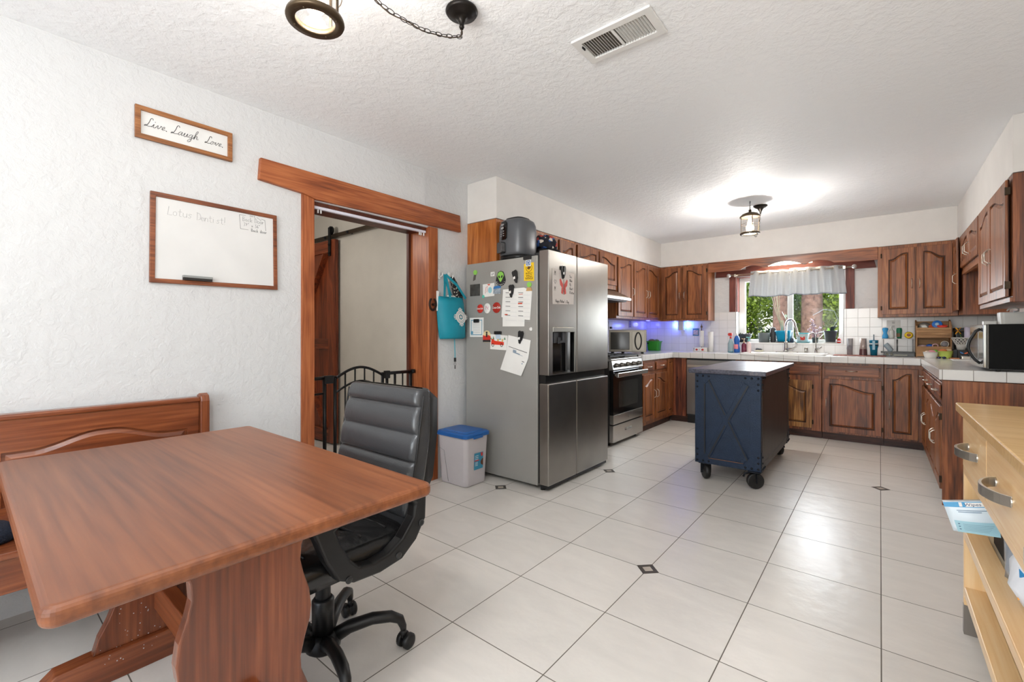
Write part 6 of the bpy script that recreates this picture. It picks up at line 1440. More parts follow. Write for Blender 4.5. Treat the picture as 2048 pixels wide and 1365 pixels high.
def pump(x, y, body, cap, label, h=.13):
    m1 = MB(); m1.lathe([(.014, h), (.014, h+.018), (.005, h+.022), (.005, h+.050)], (x, y, CTZ), 12).box(x-.028, x+.010, y-.007, y+.007, CTZ+h+.048, CTZ+h+.060)
    return bottle(x, y, [(.028, 0), (.030, .006), (.030, h-.03), (.020, h-.008), (.012, h), (0, h)], body, label, [('pump', m1, cap)])
pump(-1.398, 6.58, mat('soap_maroon', (110, 40, 62), .25), mat('pump_tan', (190, 160, 130), .4), 'maroon hand soap bottle with a tan pump')
pump(-1.345, 6.60, mat('soap_clear_pink', (216, 190, 186), .2), mat('pump_mint', (120, 190, 186), .4), 'pale pink soap bottle with a mint green pump', .15)
c = thing('sponge_dish', 'small shallow white dish holding dark scrubbers by the sink', 'dish', (-1.22, 6.66, CTZ)); zz = .9586
m = MB(); m.lathe([(.045, 0), (.066, .022), (.062, .022), (.042, .004), (0, .004)], (-1.245, 6.70, zz), 20, sy=.7); obj('dish_body', m, mat('dish_cream', (220, 214, 190), .3), c)
c = thing('scrubber', 'dark coiled scrubber in the small white dish', 'scrubber', (-1.25, 6.70, .97)); m = MB(); m.ball((-1.262, 6.70, .988), .024, 10, 1, 1, .8).ball((-1.228, 6.70, .985), .02, 10, 1, 1, .8); obj('scrubber_body', m, mat('scrub_dark', (60, 62, 68), .6, bump=.8, bscale=200), c)

# ================================================================== WINDOWSILL
SZ = WZ0+.0045
def pot(x, y, r0, r1, h, col, label, rim=True, saucer=None, name='plant_pot', shape='round'):
    c = thing(name, label, 'potted plant', (x, y, SZ)); z = SZ
    if saucer: m = MB(); m.lathe([(r0*1.25, 0), (r0*1.45, .012), (r0*1.4, .012), (0, .006)], (x, y, SZ), 20); obj('saucer', m, saucer, c); z += .008
    pr = [(r0, 0), (r1, h)]+([(r1*1.09, h), (r1*1.09, h+.014), (r1*.95, h+.014)] if rim else [(r1*.94, h)])+[(r1*.88, h-.015), (0, h-.015)]
    m = MB(); m.lathe(pr, (x, y, z), 24); obj('pot', m, col, c)
    m = MB(); m.lathe([(r1*.9, h-.014), (0, h-.010)], (x, y, z), 16); obj('soil', m, mat('soil', (58, 44, 34), .95, bump=.8, bscale=200), c)
    return c, z+h-.01
def leaf(m, p, d, L, W_, droop=.3, n=5):
    d = Vector(d).normalized(); s_ = d.cross(Vector((0, 0, 1))); s_ = s_.normalized() if s_.length > .1 else Vector((1, 0, 0)); P0 = Vector(p); vs = []
    for i in range(n+1):
        t = i/n; c_ = P0+d*L*t+Vector((0, 0, -droop*L*t*t)); w = W_*sin(pi*min(.98, max(.04, t)))**.8
        vs += [c_-s_*w/2, c_+Vector((0, 0, -.12*w)), c_+s_*w/2]
    m.add(vs, [f for i in range(n) for f in ((i*3, i*3+1, i*3+4, i*3+3), (i*3+1, i*3+2, i*3+5, i*3+4))], True)
def tuft(m, x, y, z, n, L, W_, up=(.4, 1.2), droop=.4, spread=1.):
    for k in range(n):
        a = random.uniform(0, 2*pi); u = random.uniform(*up)
        leaf(m, (x, y, z), (cos(a)*spread, sin(a)*spread*.6, u), L*random.uniform(.6, 1.1), W_, droop)
PG = mat('pot_grey', (92, 100, 100), .5); PD = mat('pot_dark', (58, 64, 68), .5); PT = mat('pot_turquoise', (20, 150, 190), .35)
G1 = mat('leaf_dusky', (86, 96, 84), .5); G2 = mat('leaf_green', (92, 140, 60), .45); G3 = mat('leaf_purple', (110, 84, 110), .5); G4 = mat('leaf_bright', (120, 180, 50), .45)
c, z = pot(-1.455, 6.87, .065, .088, .10, PD, 'dark grey pot of dusky succulents at the left end of the windowsill')
m = MB()
for k in range(9): tuft(m, -1.455+random.uniform(-.07, .07), 6.86+random.uniform(-.03, .03), z, 7, .05, .018, (.3, 1.2), .1)
obj('foliage', m, G1, c)
m = MB(); tuft(m, -1.42, 6.85, z, 14, .07, .022, (.3, 1.), .1); obj('pale_foliage', m, mat('leaf_pinkgrey', (160, 140, 146), .5), c)
c, z = pot(-1.212, 6.87, .062, .073, .130, PG, 'mid grey pot second from the left on the windowsill', False)
m = MB(); m.tube([(-1.212, 6.87, z), (-1.215, 6.87, z+.05)], .004, 5); tuft(m, -1.215, 6.87, z+.03, 5, .04, .012); obj('stem', m, G2, c)
c, z = pot(-.986, 6.87, .070, .092, .135, PT, 'turquoise pot with tall bare stems and one oval leaf', True, mat('saucer_dark', (90, 84, 78), .5))
m = MB()
for a, b in ((-.17, .62), (-.13, .60), (-.10, .64), (-.075, .56), (-.045, .62)): m.tube([(-.995, 6.87, z), (-1.02+a*.35, 6.88, z+b*.45), (-.99+a, 6.89, z+b)], .003, 5)
m.tube([(-1.0, 6.86, z), (-1.0, 6.86, z+.16)], [.018, .012], 8)
obj('stem', m, mat('stem_grey', (150, 152, 130), .6), c)
m = MB(); m.tube([(-.965, 6.87, z), (-.955, 6.87, z+.16), (-.965, 6.87, z+.22)], .003, 5); leaf(m, (-.955, 6.86, z+.17), (-.45, 0, 1), .12, .055, 0.0); leaf(m, (-.953, 6.872, z+.2), (-.2, .3, 1), .06, .03); obj('leaf', m, mat('leaf_pale', (140, 160, 140), .5), c)
c, z = pot(-.774, 6.865, .058, .068, .105, mat('painted_pot', (196, 206, 206), .3, var=.15, vscale=40), 'pale painted pot with red flowers and a turquoise rim', True, mat('saucer_teal', (120, 180, 190), .4))
m = MB(); m.lathe([(.074, .108), (.076, .125), (.07, .125)], (-.774, 6.865, SZ+.004), 24, cap=False); obj('rim_band', m, mat('rim_turq', (90, 178, 190), .35), c)
m = MB(); yy = 6.865-.062
for u, v in ((0, 0), (.018, .012), (-.016, .008), (.006, -.016), (-.012, -.012), (.02, -.008)): m.ball((-.768+u, yy, SZ+.058+v), .011, 8, 1, .3, 1)
obj('painted_flowers', m, RED, c)
m = MB(); tuft(m, -.785, 6.865, z, 12, .05, .03, (.6, 1.4), .1); obj('foliage', m, mat('leaf_bluegreen', (120, 160, 160), .5), c)
c, z = pot(-.640, 6.875, .028, .034, .055, PD, 'small dark pot of purple trailing leaves')
m = MB()
for k in range(16):
    a = random.uniform(-1, 1); h = random.uniform(.05, .26); bx = -.64+a*.07; m.tube([(-.64, 6.875, z), (-.64+a*.04, 6.87, z+h*.5), (bx, 6.865, z+h)], .0018, 4)
    tuft(m, bx, 6.865, z+h, 5, .035, .016, (-.3, 1.), .2)
obj('foliage', m, G3, c)
c, z = pot(-.480, 6.87, .050, .068, .132, PD, 'dark grey pot with bright green shoots and long dark arching leaves', True, mat('saucer_white', (200, 198, 194), .4))
m = MB(); tuft(m, -.49, 6.87, z, 10, .09, .022, (.5, 1.4), .2); leaf(m, (-.53, 6.86, z), (-.6, -.1, -.5), .12, .035); obj('foliage', m, G4, c)
m = MB()
m.tube([(-.49, 6.87, z), (-.40, 6.86, z+.16), (-.44, 6.86, z+.27), (-.55, 6.86, z+.29), (-.66, 6.86, z+.22)], .0035, 5)
for d_, L_ in (((.30, -.5, .9), .22), ((.22, -.6, 1.1), .20), ((-.8, -.1, .35), .20), ((.35, -.5, .5), .14)): leaf(m, (-.47, 6.865, z), d_, L_, .05, .5)
obj('dark_leaves', m, mat('leaf_dark', (44, 58, 62), .35), c)
c = thing('figurine', 'tiny red and white figurine by the right windowsill pot', 'figurine', (-.40, 6.84, SZ)); m = MB(); m.lathe([(.018, 0), (.022, .02), (.018, .045), (.012, .055)], (-.392, 6.84, SZ), 12); obj('figurine_body', m, RED, c); m = MB(); m.lathe([(.0225, .018), (.0225, .03)], (-.392, 6.84, SZ), 12, cap=False).ball((-.392, 6.84, SZ+.065), .012, 8); obj('white_trim', m, WH, c)
c = thing('black_vase', 'black rounded object behind the turquoise pot on the windowsill', 'vase', (-1.10, 6.90, SZ)); m = MB(); m.lathe([(.028, 0), (.034, .02), (.038, .10), (.036, .17), (.022, .20), (0, .205)], (-1.112, 6.905, SZ), 16, sy=.5); obj('vase_body', m, mat('vase_dark', (52, 50, 52), .5), c)
for k, (x, r, lb) in enumerate(((-.885, .012, 'small navy jar at the foot of the turquoise pot'),)):
    c = thing('glass_jar', lb, 'jar', (x, 6.83, SZ)); m = MB(); m.lathe([(.018, 0), (.02, .01), (.02, .05), (.014, .06), (0, .06)], (x, 6.83, SZ), 14); obj('jar_body', m, mat('jar_navy', (36, 50, 70), .3), c)

# ================================================================== RIGHT COUNTER ITEMS
c = thing('drying_mat', 'thin red patterned mat on the counter right of the sink', 'mat', (-.19, 6.44, CTZ)); m = MB(); m.box(-.42, .05, 6.34, 6.62, CTZ, CTZ+.006); obj('mat_body', m, mat('mat_red', (150, 96, 84), .8, var=.6, vscale=60), c, .002)
MZ = CTZ+.0065
def cup(x, y, pr, mm, label, name='drinking_glass', cat='glass', n=20):
    c = thing(name, label, cat, (x, y, pr[0][1])); m = MB(); m.lathe(pr, (x, y, MZ), n); obj('cup_body', m, mm, c); c.location.z = MZ
    for o in c.children: o.location.z -= 0
    return c
def cup(x, y, pr, mm, label, name='drinking_glass', cat='glass', n=20):
    c = thing(name, label, cat, (x, y, MZ)); m = MB(); m.lathe(pr, (x, y, MZ), n); obj('cup_body', m, mm, c); return c
c = cup(-.272, 6.52, [(.026, 0), (.030, .19), (.0285, .19), (.0245, .004), (0, .004)], mat('glass_print', (206, 204, 206), .1, trans=.5, ior=1.1), 'tall printed glass with a round swirl emblem on the red mat')
m = MB(); 
for r in (.026, .019, .012): m.tube([(-.272+r*cos(a), 6.488+.002*cos(a), MZ+.075+r*1.4*sin(a)) for a in [2*pi*j/20 for j in range(20)]], .002, 4, closed=True)
obj('emblem', m, mat('emblem_grey', (110, 108, 116), .4), c)
c = cup(-.150, 6.52, [(.037, 0), (.032, .10), (.030, .19), (.0285, .19), (.030, .1), (.034, .004), (0, .004)], mat('tumbler_brown', (164, 148, 142), .2, .2, var=.2, vscale=30), 'brownish tapering tumbler on the red mat')
m = MB(); m.lathe([(.0375, .002), (.0355, .06), (.034, .07)], (-.150, 6.52, MZ), 20, cap=False); obj('dark_band', m, mat('band_brown', (96, 62, 62), .3), c)
c = thing('travel_tumbler', 'teal travel tumbler with a handle and straw', 'tumbler', (-.055, 6.50, MZ)); x, y = -.055, 6.50
m = MB(); m.lathe([(.030, 0), (.034, .08), (.040, .10), (.040, .15), (.041, .16), (.041, .172), (0, .173)], (x, y, MZ), 22); obj('cup_body', m, mat('tumbler_teal', (20, 122, 156), .3, .2), c)
m = MB(); m.lathe([(.0415, .125), (.0415, .137)], (x, y, MZ), 22, cap=False); obj('white_band', m, PAPER, c); m = MB(); m.lathe([(.0418, .110), (.0418, .118)], (x, y, MZ), 22, cap=False); obj('dark_band', m, BK, c)
m = MB(); m.box(x-.012, x+.012, y-.072, y-.062, MZ+.065, MZ+.165).box(x-.010, x+.010, y-.065, y-.038, MZ+.15, MZ+.163).box(x-.010, x+.010, y-.065, y-.036, MZ+.068, MZ+.08); obj('handle', m, mat('handle_blue', (150, 186, 200), .4), c, .003)
m = MB(); m.tube([(x, y, MZ+.17), (x, y, MZ+.235)], .005, 8); obj('straw', m, mat('straw_grey', (110, 130, 140), .3), c)
# wall rack with hanging bottles
c = thing('bottle_drying_rack', 'clear baby-bottle drying rack on thin legs over a black tray', 'drying rack', (.15, 6.62, CTZ))
RM = mat('rack_clear', (206, 204, 202), .2)
m = MB(); m.box(.02, .29, 6.56, 6.70, 1.134, 1.140); obj('shelf', m, RM, c, .002)
m = MB()
for x in (.03, .145, .152, .28): m.tube([(x, 6.63, 1.0), (x, 6.63, 1.136)], .0035, 6)
obj('leg', m, mat('rack_post', (150, 150, 150), .3, .5), c)
m = MB(); m.box(.005, .295, 6.52, 6.72, CTZ+.038, CTZ+.052).box(.03, .29, 6.55, 6.70, CTZ, CTZ+.040); obj('tray', m, mat('tray_black', (30, 30, 28), .25), c, .003)
m = MB(); m.lathe([(.0, -.002), (.012, -.002), (.012, 0), (0, 0)], (.06, 6.549, CTZ+.02), 12, 'y').lathe([(.0, -.002), (.012, -.002), (.012, 0), (0, 0)], (.10, 6.549, CTZ+.02), 12, 'y').box(.12, .23, 6.548, 6.55, CTZ+.008, CTZ+.020); obj('tray_marks', m, mat('tray_mark', (160, 158, 140), .4), c)
RZ = 1.1405
c = thing('rubber_glove', 'bright blue sippy bottle waisted in the middle on the drying rack', 'baby bottle', (.045, 6.63, RZ)); m = MB(); m.lathe([(.026, 0), (.028, .02), (.024, .04), (.016, .062), (.022, .085), (.027, .105), (.022, .12), (0, .124)], (.045, 6.62, RZ), 18); obj('bottle_body', m, mat('sippy_blue', (60, 160, 220), .4), c)
c.name = 'baby_bottle'
c = thing('baby_bottle', 'milky clear baby bottle behind the blue one on the drying rack', 'baby bottle', (.098, 6.64, RZ)); m = MB(); m.lathe([(.024, 0), (.026, .02), (.026, .085), (.018, .095), (.010, .11), (.006, .135), (0, .14)], (.098, 6.64, RZ), 16); obj('bottle_body', m, mat('bottle_milky', (210, 212, 206), .3), c)
c = thing('plastic_cup', 'dark green plastic cup on the drying rack', 'cup', (.165, 6.63, RZ)); m = MB(); m.lathe([(.020, 0), (.026, .095), (.022, .118), (0, .12)], (.165, 6.62, RZ), 16); obj('cup_body', m, mat('cup_green', (24, 110, 78), .4), c)
m = MB(); m.lathe([(.0245, .02), (.0262, .06)], (.165, 6.62, RZ), 16, a0=pi*1.1, a1=pi*1.6, cap=False); obj('cup_print', m, mat('print_brown', (110, 84, 60), .5), c)
c = thing('toy_cup', 'yellow round cup with a purple flower ring lying on the drying rack', 'cup', (.245, 6.62, RZ)); m = MB(); m.lathe([(.022, -.040), (.036, -.02), (.038, .0), (.032, .03), (.02, .036)], (.245, 6.62, RZ+.038), 18, 'y'); obj('cup_body', m, mat('cup_yellow', (232, 196, 40), .35), c)
m = MB(); m.tube([(.243+.013*cos(a), 6.578, RZ+.040+.013*sin(a)) for a in [2*pi*j/14 for j in range(14)]], .004, 6, closed=True).ball((.243, 6.578, RZ+.04), .007, 8); obj('ring', m, mat('ring_purple', (130, 50, 70), .4), c)
c = thing('milk_bottle', 'grey-blue bottle tilted under the drying rack', 'baby bottle', (.07, 6.56, CTZ+.052)); 
m = MB(); 
def tl(t, r): return [(.045+.055*t+r*cos(a)*.75, 6.60+r*sin(a), CTZ+.135-.080*t+r*cos(a)*.6) for a in [2*pi*i/16 for i in range(16)]]
m.loft([tl(0, .024), tl(.05, .027), tl(.9, .027), tl(1, .024)]); obj('bottle_body', m, mat('bottle_bluegrey', (160, 174, 182), .3), c)
# wooden two-tier rack
c = thing('wooden_crate_shelf', 'two-tier slatted wooden shelf full of lids and toys against the splashback', 'shelf', (.44, 6.62, CTZ))
CW = wood('crate_wood', 'X', (110, 76, 46), (160, 118, 76), (188, 146, 100), .6, .8, rings=.5); CWZ = wood('crate_wood', 'Z', (110, 76, 46), (160, 118, 76), (188, 146, 100), .6, .8, rings=.5)
xa, xb, ya, yb_ = .298, .578, 6.50, 6.68
m = MB(); m.prism([(ya, CTZ), (yb_, CTZ), (yb_, 1.345), (yb_-.03, 1.345), (ya, 1.28)], 'x', xa, xa+.012); obj('side', m, CWZ, c, .002); m = MB(); m.prism([(ya, CTZ), (yb_, CTZ), (yb_, 1.345), (yb_-.03, 1.345), (ya, 1.28)], 'x', xb-.012, xb); obj('side', m, CWZ, c, .002)
m = MB(); m.box(xa, xb, yb_-.008, yb_, CTZ+.02, 1.33); obj('back', m, CW, c)
for z0_, z1_, n_ in ((CTZ+.008, 1.062, 3), (1.152, 1.262, 4)):
    m = MB(); h = (z1_-z0_)/n_
    for k in range(n_): m.box(xa+.004, xb-.004, ya-.008, ya, z0_+k*h, z0_+k*h+h-.002)
    obj('front_slats', m, CW, c, .001)
    obj('tier_floor', MB().box(xa+.01, xb-.01, ya, yb_-.008, z1_-.06, z1_-.05), CW, c)
m = MB(); m.cyl((xb-.02, 6.497, 1.31), .0, .0, 4) if 0 else m.box(xb-.022, xb-.010, ya-.002, ya+.01, 1.24, 1.325); obj('corner_post', m, CWZ, c)
T2, T1 = 1.2125, 1.0125
def disc(name, cat, x, y, z, r, col, label, tilt=1.2, ringc=None, th=.014):
    c = thing(name, label, cat, (x, y, z-r*.9)); nrm = Vector((0, -sin(tilt), cos(tilt))); u = Vector((1, 0, 0)); v = nrm.cross(u)
    f = lambda rr_, w: [Vector((x, y, z))+u*rr_*cos(a)+v*rr_*sin(a)+nrm*w for a in [2*pi*i/24 for i in range(24)]]
    m = MB(); m.loft([f(r*.9, 0), f(r, th*.3), f(r, th*.8), f(r*.88, th), f(r*.3, th*.9)]); obj('lid_body', m, col, c)
    if ringc: m = MB(); m.loft([f(r*.42, th), f(r*.40, th+.003), f(r*.1, th+.003)]); obj('centre', m, ringc, c)
    return c
disc('plastic_disc', 'lid', .468, 6.56, 1.292, .042, mat('lid_cobalt', (30, 110, 196), .35), 'round blue lid with a pale centre on the top tier', 1.35, mat('lid_centre', (170, 206, 226), .4))
disc('plastic_disc', 'lid', .505, 6.53, 1.268, .042, mat('lid_coral', (232, 74, 60), .35), 'flat coral red lid in front of the blue lid', .25)
disc('plastic_disc', 'lid', .430, 6.56, 1.265, .030, mat('lid_orange', (190, 90, 50), .4), 'rust-orange lid peeking over the top tier slats', .9)
c = thing('metal_pot', 'grey metal bowl lying tilted at the left of the top tier', 'bowl', (.37, 6.58, T2)); m = MB(); m.lathe([(.02, -.030), (.050, -.02), (.054, .01), (.052, .03), (.03, .04)], (.370, 6.58, 1.265), 22, 'y'); obj('bowl_body', m, mat('bowl_grey', (140, 138, 132), .3, .5), c)
c = thing('toy_ring', 'pink plastic ring toy in the lower tier', 'toy', (.452, 6.53, T1)); m = MB(); m.tube([(.452+.021*cos(a), 6.522, 1.068+.017*sin(a)) for a in [2*pi*j/18 for j in range(18)]], .006, 7, closed=True); obj('ring_body', m, mat('ring_pink', (214, 170, 170), .4), c)
c = thing('toy_cup', 'blue toy piece in the lower tier', 'toy', (.41, 6.55, T1)); m = MB(); m.ball((.412, 6.56, 1.062), .028, 12, 1.2, .6, .8); obj('toy_body', m, mat('toy_blue', (40, 90, 180), .4), c)
c = thing('toy_scoop', 'pinkish-grey scoop at the left of the lower tier', 'toy', (.355, 6.55, T1)); m = MB(); m.ball((.352, 6.56, 1.056), .032, 12, 1.3, .6, .7); obj('scoop_body', m, mat('scoop_pink', (190, 160, 158), .4), c)
c = thing('glass_cover', 'round clear glass lid at the right of the lower tier', 'lid', (.53, 6.55, T1)); m = MB(); m.tube([(.525+.030*cos(a), 6.53, 1.085+.032*sin(a)) for a in [2*pi*j/20 for j in range(20)]], .003, 6, closed=True); obj('rim', m, NK, c); m = MB(); m.lathe([(.029, 0), (.02, -.008), (.0, -.011)], (.525, 6.53, 1.085), 20, 'y'); obj('glass_dome', m, mat('lid_glass', (180, 176, 180), .1, trans=.4, ior=1.2), c)
# bowls
def bowl(x, y, r0, r1, h, col, label):
    c = thing('bowl', label, 'bowl', (x, y, CTZ)); m = MB(); m.lathe([(r0, 0), (r0*1.03, .004), (r1*.93, h*.6), (r1, h), (r1*1.05, h+.002), (r1*.96, h), (r1*.88, h*.6), (r0*.9, .008), (0, .008)], (x, y, CTZ+.0005), 26); obj('bowl_body', m, col, c); return c
bowl(.400, 6.30, .043, .058, .060, mat('bowl_white', (232, 228, 222), .3), 'white snack bowl on the counter in front of the wooden shelf')
bowl(.512, 6.32, .044, .058, .072, mat('bowl_lime', (196, 214, 104), .3, var=.1), 'lime green bowl right of the white snack bowl')
def lump(name, x, y, z, r, col, label, cat='snack', sx=1., sz=.7):
    c = thing(name, label, cat, (x, y, z-r*sz)); m = MB(); m.ball((x, y, z), r, 10, sx, 1, sz); obj('wrapper', m, col, c)
lump('snack_packet', .375, 6.29, 1.006, .020, mat('snack_cream', (226, 206, 190), .5), 'cream packet at the left of the white bowl'); lump('snack_packet', .412, 6.30, 1.010, .024, mat('snack_pink', (224, 150, 160), .5), 'pink packet in the middle of the white bowl', sx=1.3)
lump('snack_packet', .436, 6.31, 1.018, .018, mat('snack_green', (110, 196, 80), .5), 'green packet at the right rim of the white bowl'); lump('snack_packet', .495, 6.31, 1.022, .026, mat('snack_orange', (206, 120, 70), .5), 'orange packet at the left of the lime bowl', sx=1.3)
lump('snack_packet', .535, 6.32, 1.026, .022, mat('snack_tan', (200, 176, 140), .5), 'tan packet at the right of the lime bowl', sx=1.3)
# corner: box, basket, coffee things
c = thing('coffee_machine', 'black coffee maker in the right back corner', 'coffee maker', (.64, 6.56, CTZ))
m = MB(); m.rbox(.585, .74, 6.44, 6.66, CTZ, CTZ+.09, .02).rbox(.60, .73, 6.56, 6.66, CTZ+.09, 1.22, .02).rbox(.595, .735, 6.45, 6.66, 1.215, 1.255, .02); obj('machine_body', m, mat('machine_black', (28, 28, 30), .3), c, .003)
c = thing('tea_box', 'black box with orange and blue wing emblem in the right corner', 'box', (.64, 6.28, CTZ)); m = MB(); m.box(.600, .690, 6.27, 6.36, CTZ, CTZ+.085); obj('carton', m, mat('carton_black', (26, 26, 28), .4), c, .001)
m = MB(T=face('S', 6.2695)); m.prism([(.612, 1.018), (.635, 1.006), (.640, .998), (.628, .996), (.615, 1.006)], 'z', 0, .001); obj('blue_wing', m, mat('wing_blue', (60, 120, 190), .5), c)
m = MB(T=face('S', 6.2695)); m.prism([(.676, 1.018), (.650, 1.006), (.640, .998), (.655, .994), (.672, 1.006)], 'z', 0, .001); obj('orange_wing', m, mat('wing_orange', (226, 110, 60), .5), c)
m = MB(T=face('S', 6.2695)); text_mb(m, 'RESOLVE', .010, lambda x, y, z: (.643+x, .975+y, .0008), .0004) if 0 else [m.prism(rect(.618+i*.007, .622+i*.007, .971, .978), 'z', 0, .001) for i in range(7)]; obj('lettering', m, INKG, c)
c = thing('tin', 'small silver tin in front of the black box', 'tin', (.64, 6.17, CTZ)); m = MB(); m.rbox(.612, .69, 6.15, 6.20, CTZ, CTZ+.03, .008); obj('tin_body', m, NK, c, .002)
c = thing('wooden_board', 'small orange wooden board in the right corner', 'board', (.57, 6.22, CTZ)); m = MB(); m.rbox(.535, .605, 6.19, 6.30, CTZ, CTZ+.010, .01); obj('board_body', m, wood('orange_wood', 'X', (150, 84, 36), (186, 112, 56), (204, 136, 80), .4), c)
c = thing('wire_basket', 'white woven wire basket on the black coffee things', 'basket', (.635, 6.38, 1.03)); BZ_ = 1.0305
m = MB()
for k in range(14):
    a0 = 2*pi*k/14
    m.tube([(.635+(.040+.032*t)*cos(a0+.9*t), 6.40+(.030+.022*t)*sin(a0+.9*t), BZ_+.05+.07*t) for t in [i/6 for i in range(7)]], .0022, 4).tube([(.635+(.040+.032*t)*cos(a0-.9*t), 6.40+(.030+.022*t)*sin(a0-.9*t), BZ_+.05+.07*t) for t in [i/6 for i in range(7)]], .0022, 4)
m.tube([(.635+.073*cos(a), 6.40+.053*sin(a), BZ_+.122) for a in [2*pi*j/28 for j in range(28)]], .0035, 6, closed=True)
m.lathe([(.030, 0), (.040, .05), (.043, .055), (.038, .05), (.028, .004), (0, .004)], (.635, 6.40, BZ_), 24, sy=.75); obj('basket_weave', m, mat('basket_white', (224, 220, 214), .5), c)
c = thing('stand_box', 'black box under the white wire basket', 'box', (.635, 6.40, CTZ)); m = MB(); m.box(.575, .695, 6.365, 6.435, CTZ, 1.030); obj('carton', m, mat('carton_black', (26, 26, 28), .4), c)
c = thing('mug', 'pale lilac mug standing high in the right corner', 'mug', (.70, 6.50, 1.256)); 
m = MB(); m.lathe([(.028, 0), (.030, .01), (.030, .11), (.027, .11), (.026, .01), (0, .01)], (.688, 6.42, 1.150), 20); obj('mug_body', m, mat('mug_lilac', (196, 190, 208), .3), c); c.location.z = 1.256
c2_ = thing('banana_hook', 'yellow-orange flower tucked beside the lilac mug', 'flower', (.62, 6.44, 1.20)); m = MB()
for k in range(6): leaf(m, (.615, 6.43, 1.225), (cos(k*1.05), -.3, sin(k*1.05)), .045, .022, 0)
obj('petals', m, mat('flower_yellow', (236, 170, 40), .5), c2_); m = MB(); m.tube([(.615, 6.435, 1.225), (.64, 6.45, 1.16), (.65, 6.45, 1.12)], .003, 5); obj('stem', m, G2, c2_); c2_.name = 'flower'
c = thing('magazine', 'flat printed papers on the counter in front of the right corner', 'papers', (.60, 6.0, CTZ)); m = MB(); m.box(.53, .74, 5.86, 6.12, CTZ, CTZ+.004); obj('pages', m, PAPER, c); m = MB(); m.box(.545, .72, 6.00, 6.015, CTZ+.004, CTZ+.0045).box(.545, .70, 5.93, 5.945, CTZ+.004, CTZ+.0045); obj('print', m, INKG, c)
c = thing('sunglasses', 'dark folded sunglasses lying near the lime bowl', 'sunglasses', (.47, 6.16, CTZ)); m = MB()
for x in (.455, .492): m.ball((x, 6.17, CTZ+.012), .016, 10, 1, .5, .7)
m.tube([(.455, 6.17, CTZ+.018), (.492, 6.17, CTZ+.018)], .0025, 5); obj('lens', m, mat('lens_navy', (34, 44, 80), .1), c)
# on top of the microwave
TZ = 1.2555
c = thing('plastic_container', 'white lidded plastic tub on the microwave', 'container', (.72, 4.66, TZ)); m = MB(); m.rbox(.655, .775, 4.60, 4.72, TZ, TZ+.078, .02, top=-.006); obj('tub', m, mat('tub_white', (220, 218, 212), .35), c)
m = MB(); m.tube([(.715, 4.62+.0, TZ+.09+.0)]+[(.715+.028*cos(a), 4.62, TZ+.095+.022*sin(a)) for a in [pi*i/8 for i in range(9)]], .005, 6); m.rbox(.65, .78, 4.595, 4.725, TZ+.078, TZ+.086, .02); obj('lid', m, mat('tub_lid', (206, 208, 206), .35), c)
c = thing('plastic_container', 'white square dish left of the lidded tub on the microwave', 'container', (.62, 4.75, TZ)); m = MB(); m.rbox(.585, .655, 4.735, 4.80, TZ, TZ+.028, .01); obj('dish_body', m, mat('tub_white', (220, 218, 212), .35), c)
c = thing('snack_bag', 'red and orange snack bag at the right on the microwave', 'snack bag', (.82, 4.55, TZ)); m = MB(); m.ball((.83, 4.56, TZ+.022), .045, 14, 1.2, 1, .48); obj('bag_body', m, mat('snack_red', (200, 64, 40), .4, var=.5, vscale=30), c)

# ================================================================== OUTSIDE THE KITCHEN WINDOW
gm = mat('lawn', (86, 96, 52), .9, bump=.8, bscale=20, var=.3, vscale=4)
struct('ground', MB().box(-14, 8, 7.2, 30, -.35, -.30), gm)
BARK = mat('bark', (128, 98, 84), .85, bump=1., bscale=22, var=.4, vscale=14)
def leafmat(name, rgb):
    m = bpy.data.materials.new(name); m.use_nodes = True; n = m.node_tree.nodes; L = m.node_tree.links; p = n['Principled BSDF']
    p.inputs['Roughness'].default_value = .5
    tc = n.new('ShaderNodeTexCoord'); nz = n.new('ShaderNodeTexNoise'); nz.inputs['Scale'].default_value = 3.; L.new(tc.outputs['Object'], nz.inputs['Vector'])
    r = n.new('ShaderNodeValToRGB'); r.color_ramp.elements[0].position = .35; r.color_ramp.elements[1].position = .65; r.color_ramp.elements[0].color = lin([x*.6 for x in rgb]); r.color_ramp.elements[1].color = lin(rgb)
    L.new(nz.outputs['Fac'], r.inputs[0]); L.new(r.outputs[0], p.inputs['Base Color'])
    t = n.new('ShaderNodeBsdfTranslucent'); L.new(r.outputs[0], t.inputs[0]); mx = n.new('ShaderNodeMixShader'); mx.inputs[0].default_value = .35
    L.new(p.outputs[0], mx.inputs[1]); L.new(t.outputs[0], mx.inputs[2]); L.new(mx.outputs[0], n['Material Output'].inputs['Surface']); return m
def blob(m, c_, r, n, s_):
    for k in range(n):
        d = Vector((random.gauss(0, 1), random.gauss(0, 1), random.gauss(0, 1))).normalized(); q = random.random()**.45
        p = Vector(c_)+Vector((d.x*r[0], d.y*r[1], d.z*r[2]))*q
        a = Vector((random.gauss(0, 1), random.gauss(0, 1), random.gauss(0, 1))).normalized(); b = a.cross(d).normalized() if a.cross(d).length > .05 else Vector((1, 0, 0)); s2 = s_*random.uniform(.6, 1.3)
        m.add([p-a*s2, p+b*s2*.5, p+a*s2, p-b*s2*.5], [(0, 1, 2, 3)])
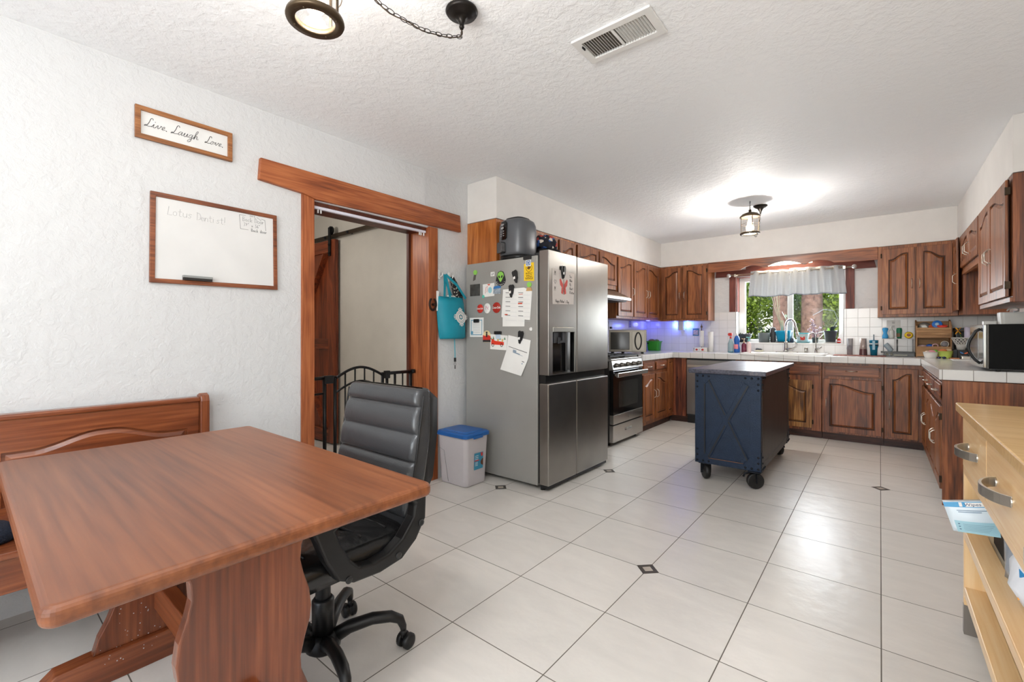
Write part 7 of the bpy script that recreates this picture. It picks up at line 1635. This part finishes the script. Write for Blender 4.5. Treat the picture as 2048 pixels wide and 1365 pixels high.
def shrub(x, y, h, r, n, s_, mm, label, blobs=7):
    c = thing('shrub', label, 'shrub', (x, y, -.30)); m = MB()
    m.tube([(x, y, -.30), (x+.05, y, h*.5)], [.05, .02], 6).tube([(x, y, 0), (x-.3*r, y, h*.6)], [.03, .012], 6).tube([(x, y, 0), (x+.3*r, y, h*.6)], [.03, .012], 6); obj('stem', m, BARK, c)
    m = MB()
    for k in range(blobs):
        blob(m, (x+random.uniform(-.6, .6)*r, y+random.uniform(-.5, .5)*r, h*random.uniform(.25, .85)), (r*.5, r*.45, h*.22), n//blobs, s_)
    obj('foliage', m, mm, c)
LA, LB, LC = leafmat('leaf_sunny', (146, 170, 50)), leafmat('leaf_olive', (118, 146, 62)), leafmat('leaf_deep', (78, 104, 52))
shrub(-2.75, 12.4, 2.5, 1.0, 6500, .045, LA, 'sunny yellow-green shrub left of the tree trunks outside the window', 9)
shrub(-1.55, 13.8, 2.7, 1.1, 5000, .05, LB, 'olive green bush seen between the two trunks outside the window')
shrub(-.75, 12.2, 2.5, .8, 5500, .045, LA, 'sunny shrub right of the trunks outside the window', 8)
shrub(-3.6, 15.5, 3.4, 2.0, 5000, .07, LC, 'deep green bush far behind at the left outside the window', 8)
shrub(-.6, 16.5, 3.6, 2.2, 5000, .07, LC, 'deep green bush far behind at the right outside the window', 8)
def tree(x, y, r, label, lean=0.):
    c = thing('tree', label, 'tree', (x, y, -.30)); m = MB(); rings = []
    for k in range(22):
        z = -.3+k*.28; rr_ = r*(1.12-.012*k)
        rings.append([(x+lean*k*.02+rr_*cos(a)*(1+.07*sin(9*a+k)+.04*sin(17*a+2*k)), y+rr_*sin(a)*(1+.07*cos(8*a+k*1.3)), z) for a in [2*pi*i/30 for i in range(30)]])
    m.loft(rings, True, True); obj('trunk', m, BARK, c)
    m = MB(); blob(m, (x, y, 6.6), (2.2, 2.2, 1.6), 2500, .12); obj('crown', m, LC, c)
tree(-1.66, 11.2, .140, 'tree with a pinkish-brown trunk seen through the left window pane')
tree(-1.17, 11.6, .180, 'thicker tree trunk seen through the right window pane', .2)
# ================================================================== groups of look-alikes
GROUPS = {'wall_cabinet': 'oak wall cabinets', 'base_cabinet': 'oak base cabinets', 'magnet_clip': 'black clip magnets on the refrigerator', 'magnet': 'magnets on the refrigerator side',
 'postcard': 'postcards on the refrigerator', 'paper_sheet': 'papers on the refrigerator side', 'plant_pot': 'potted plants on the windowsill', 'paper_towel': 'paper towel rolls', 'wall_hook': 'white wall hooks',
 'pendant_lantern': 'bronze pendant lanterns', 'outlet': 'wall outlets', 'canister': 'jars in the left corner', 'snack_packet': 'snack packets in the bowls', 'bowl': 'snack bowls', 'bottle': 'bottles by the sink',
 'shrub': 'shrubs outside the window', 'tree': 'trees outside the window', 'valance_curtain': 'valance curtain halves', 'plastic_disc': 'plastic lids on the wooden shelf', 'baby_bottle': 'bottles on the drying rack',
 'plastic_container': 'tubs on the microwave', 'potato': 'fruit in the green basket'}
for o in list(SC.objects):
    b = o.name.split('.')[0]
    if not o.parent and b in GROUPS and 'category' in o: o['group'] = GROUPS[b]
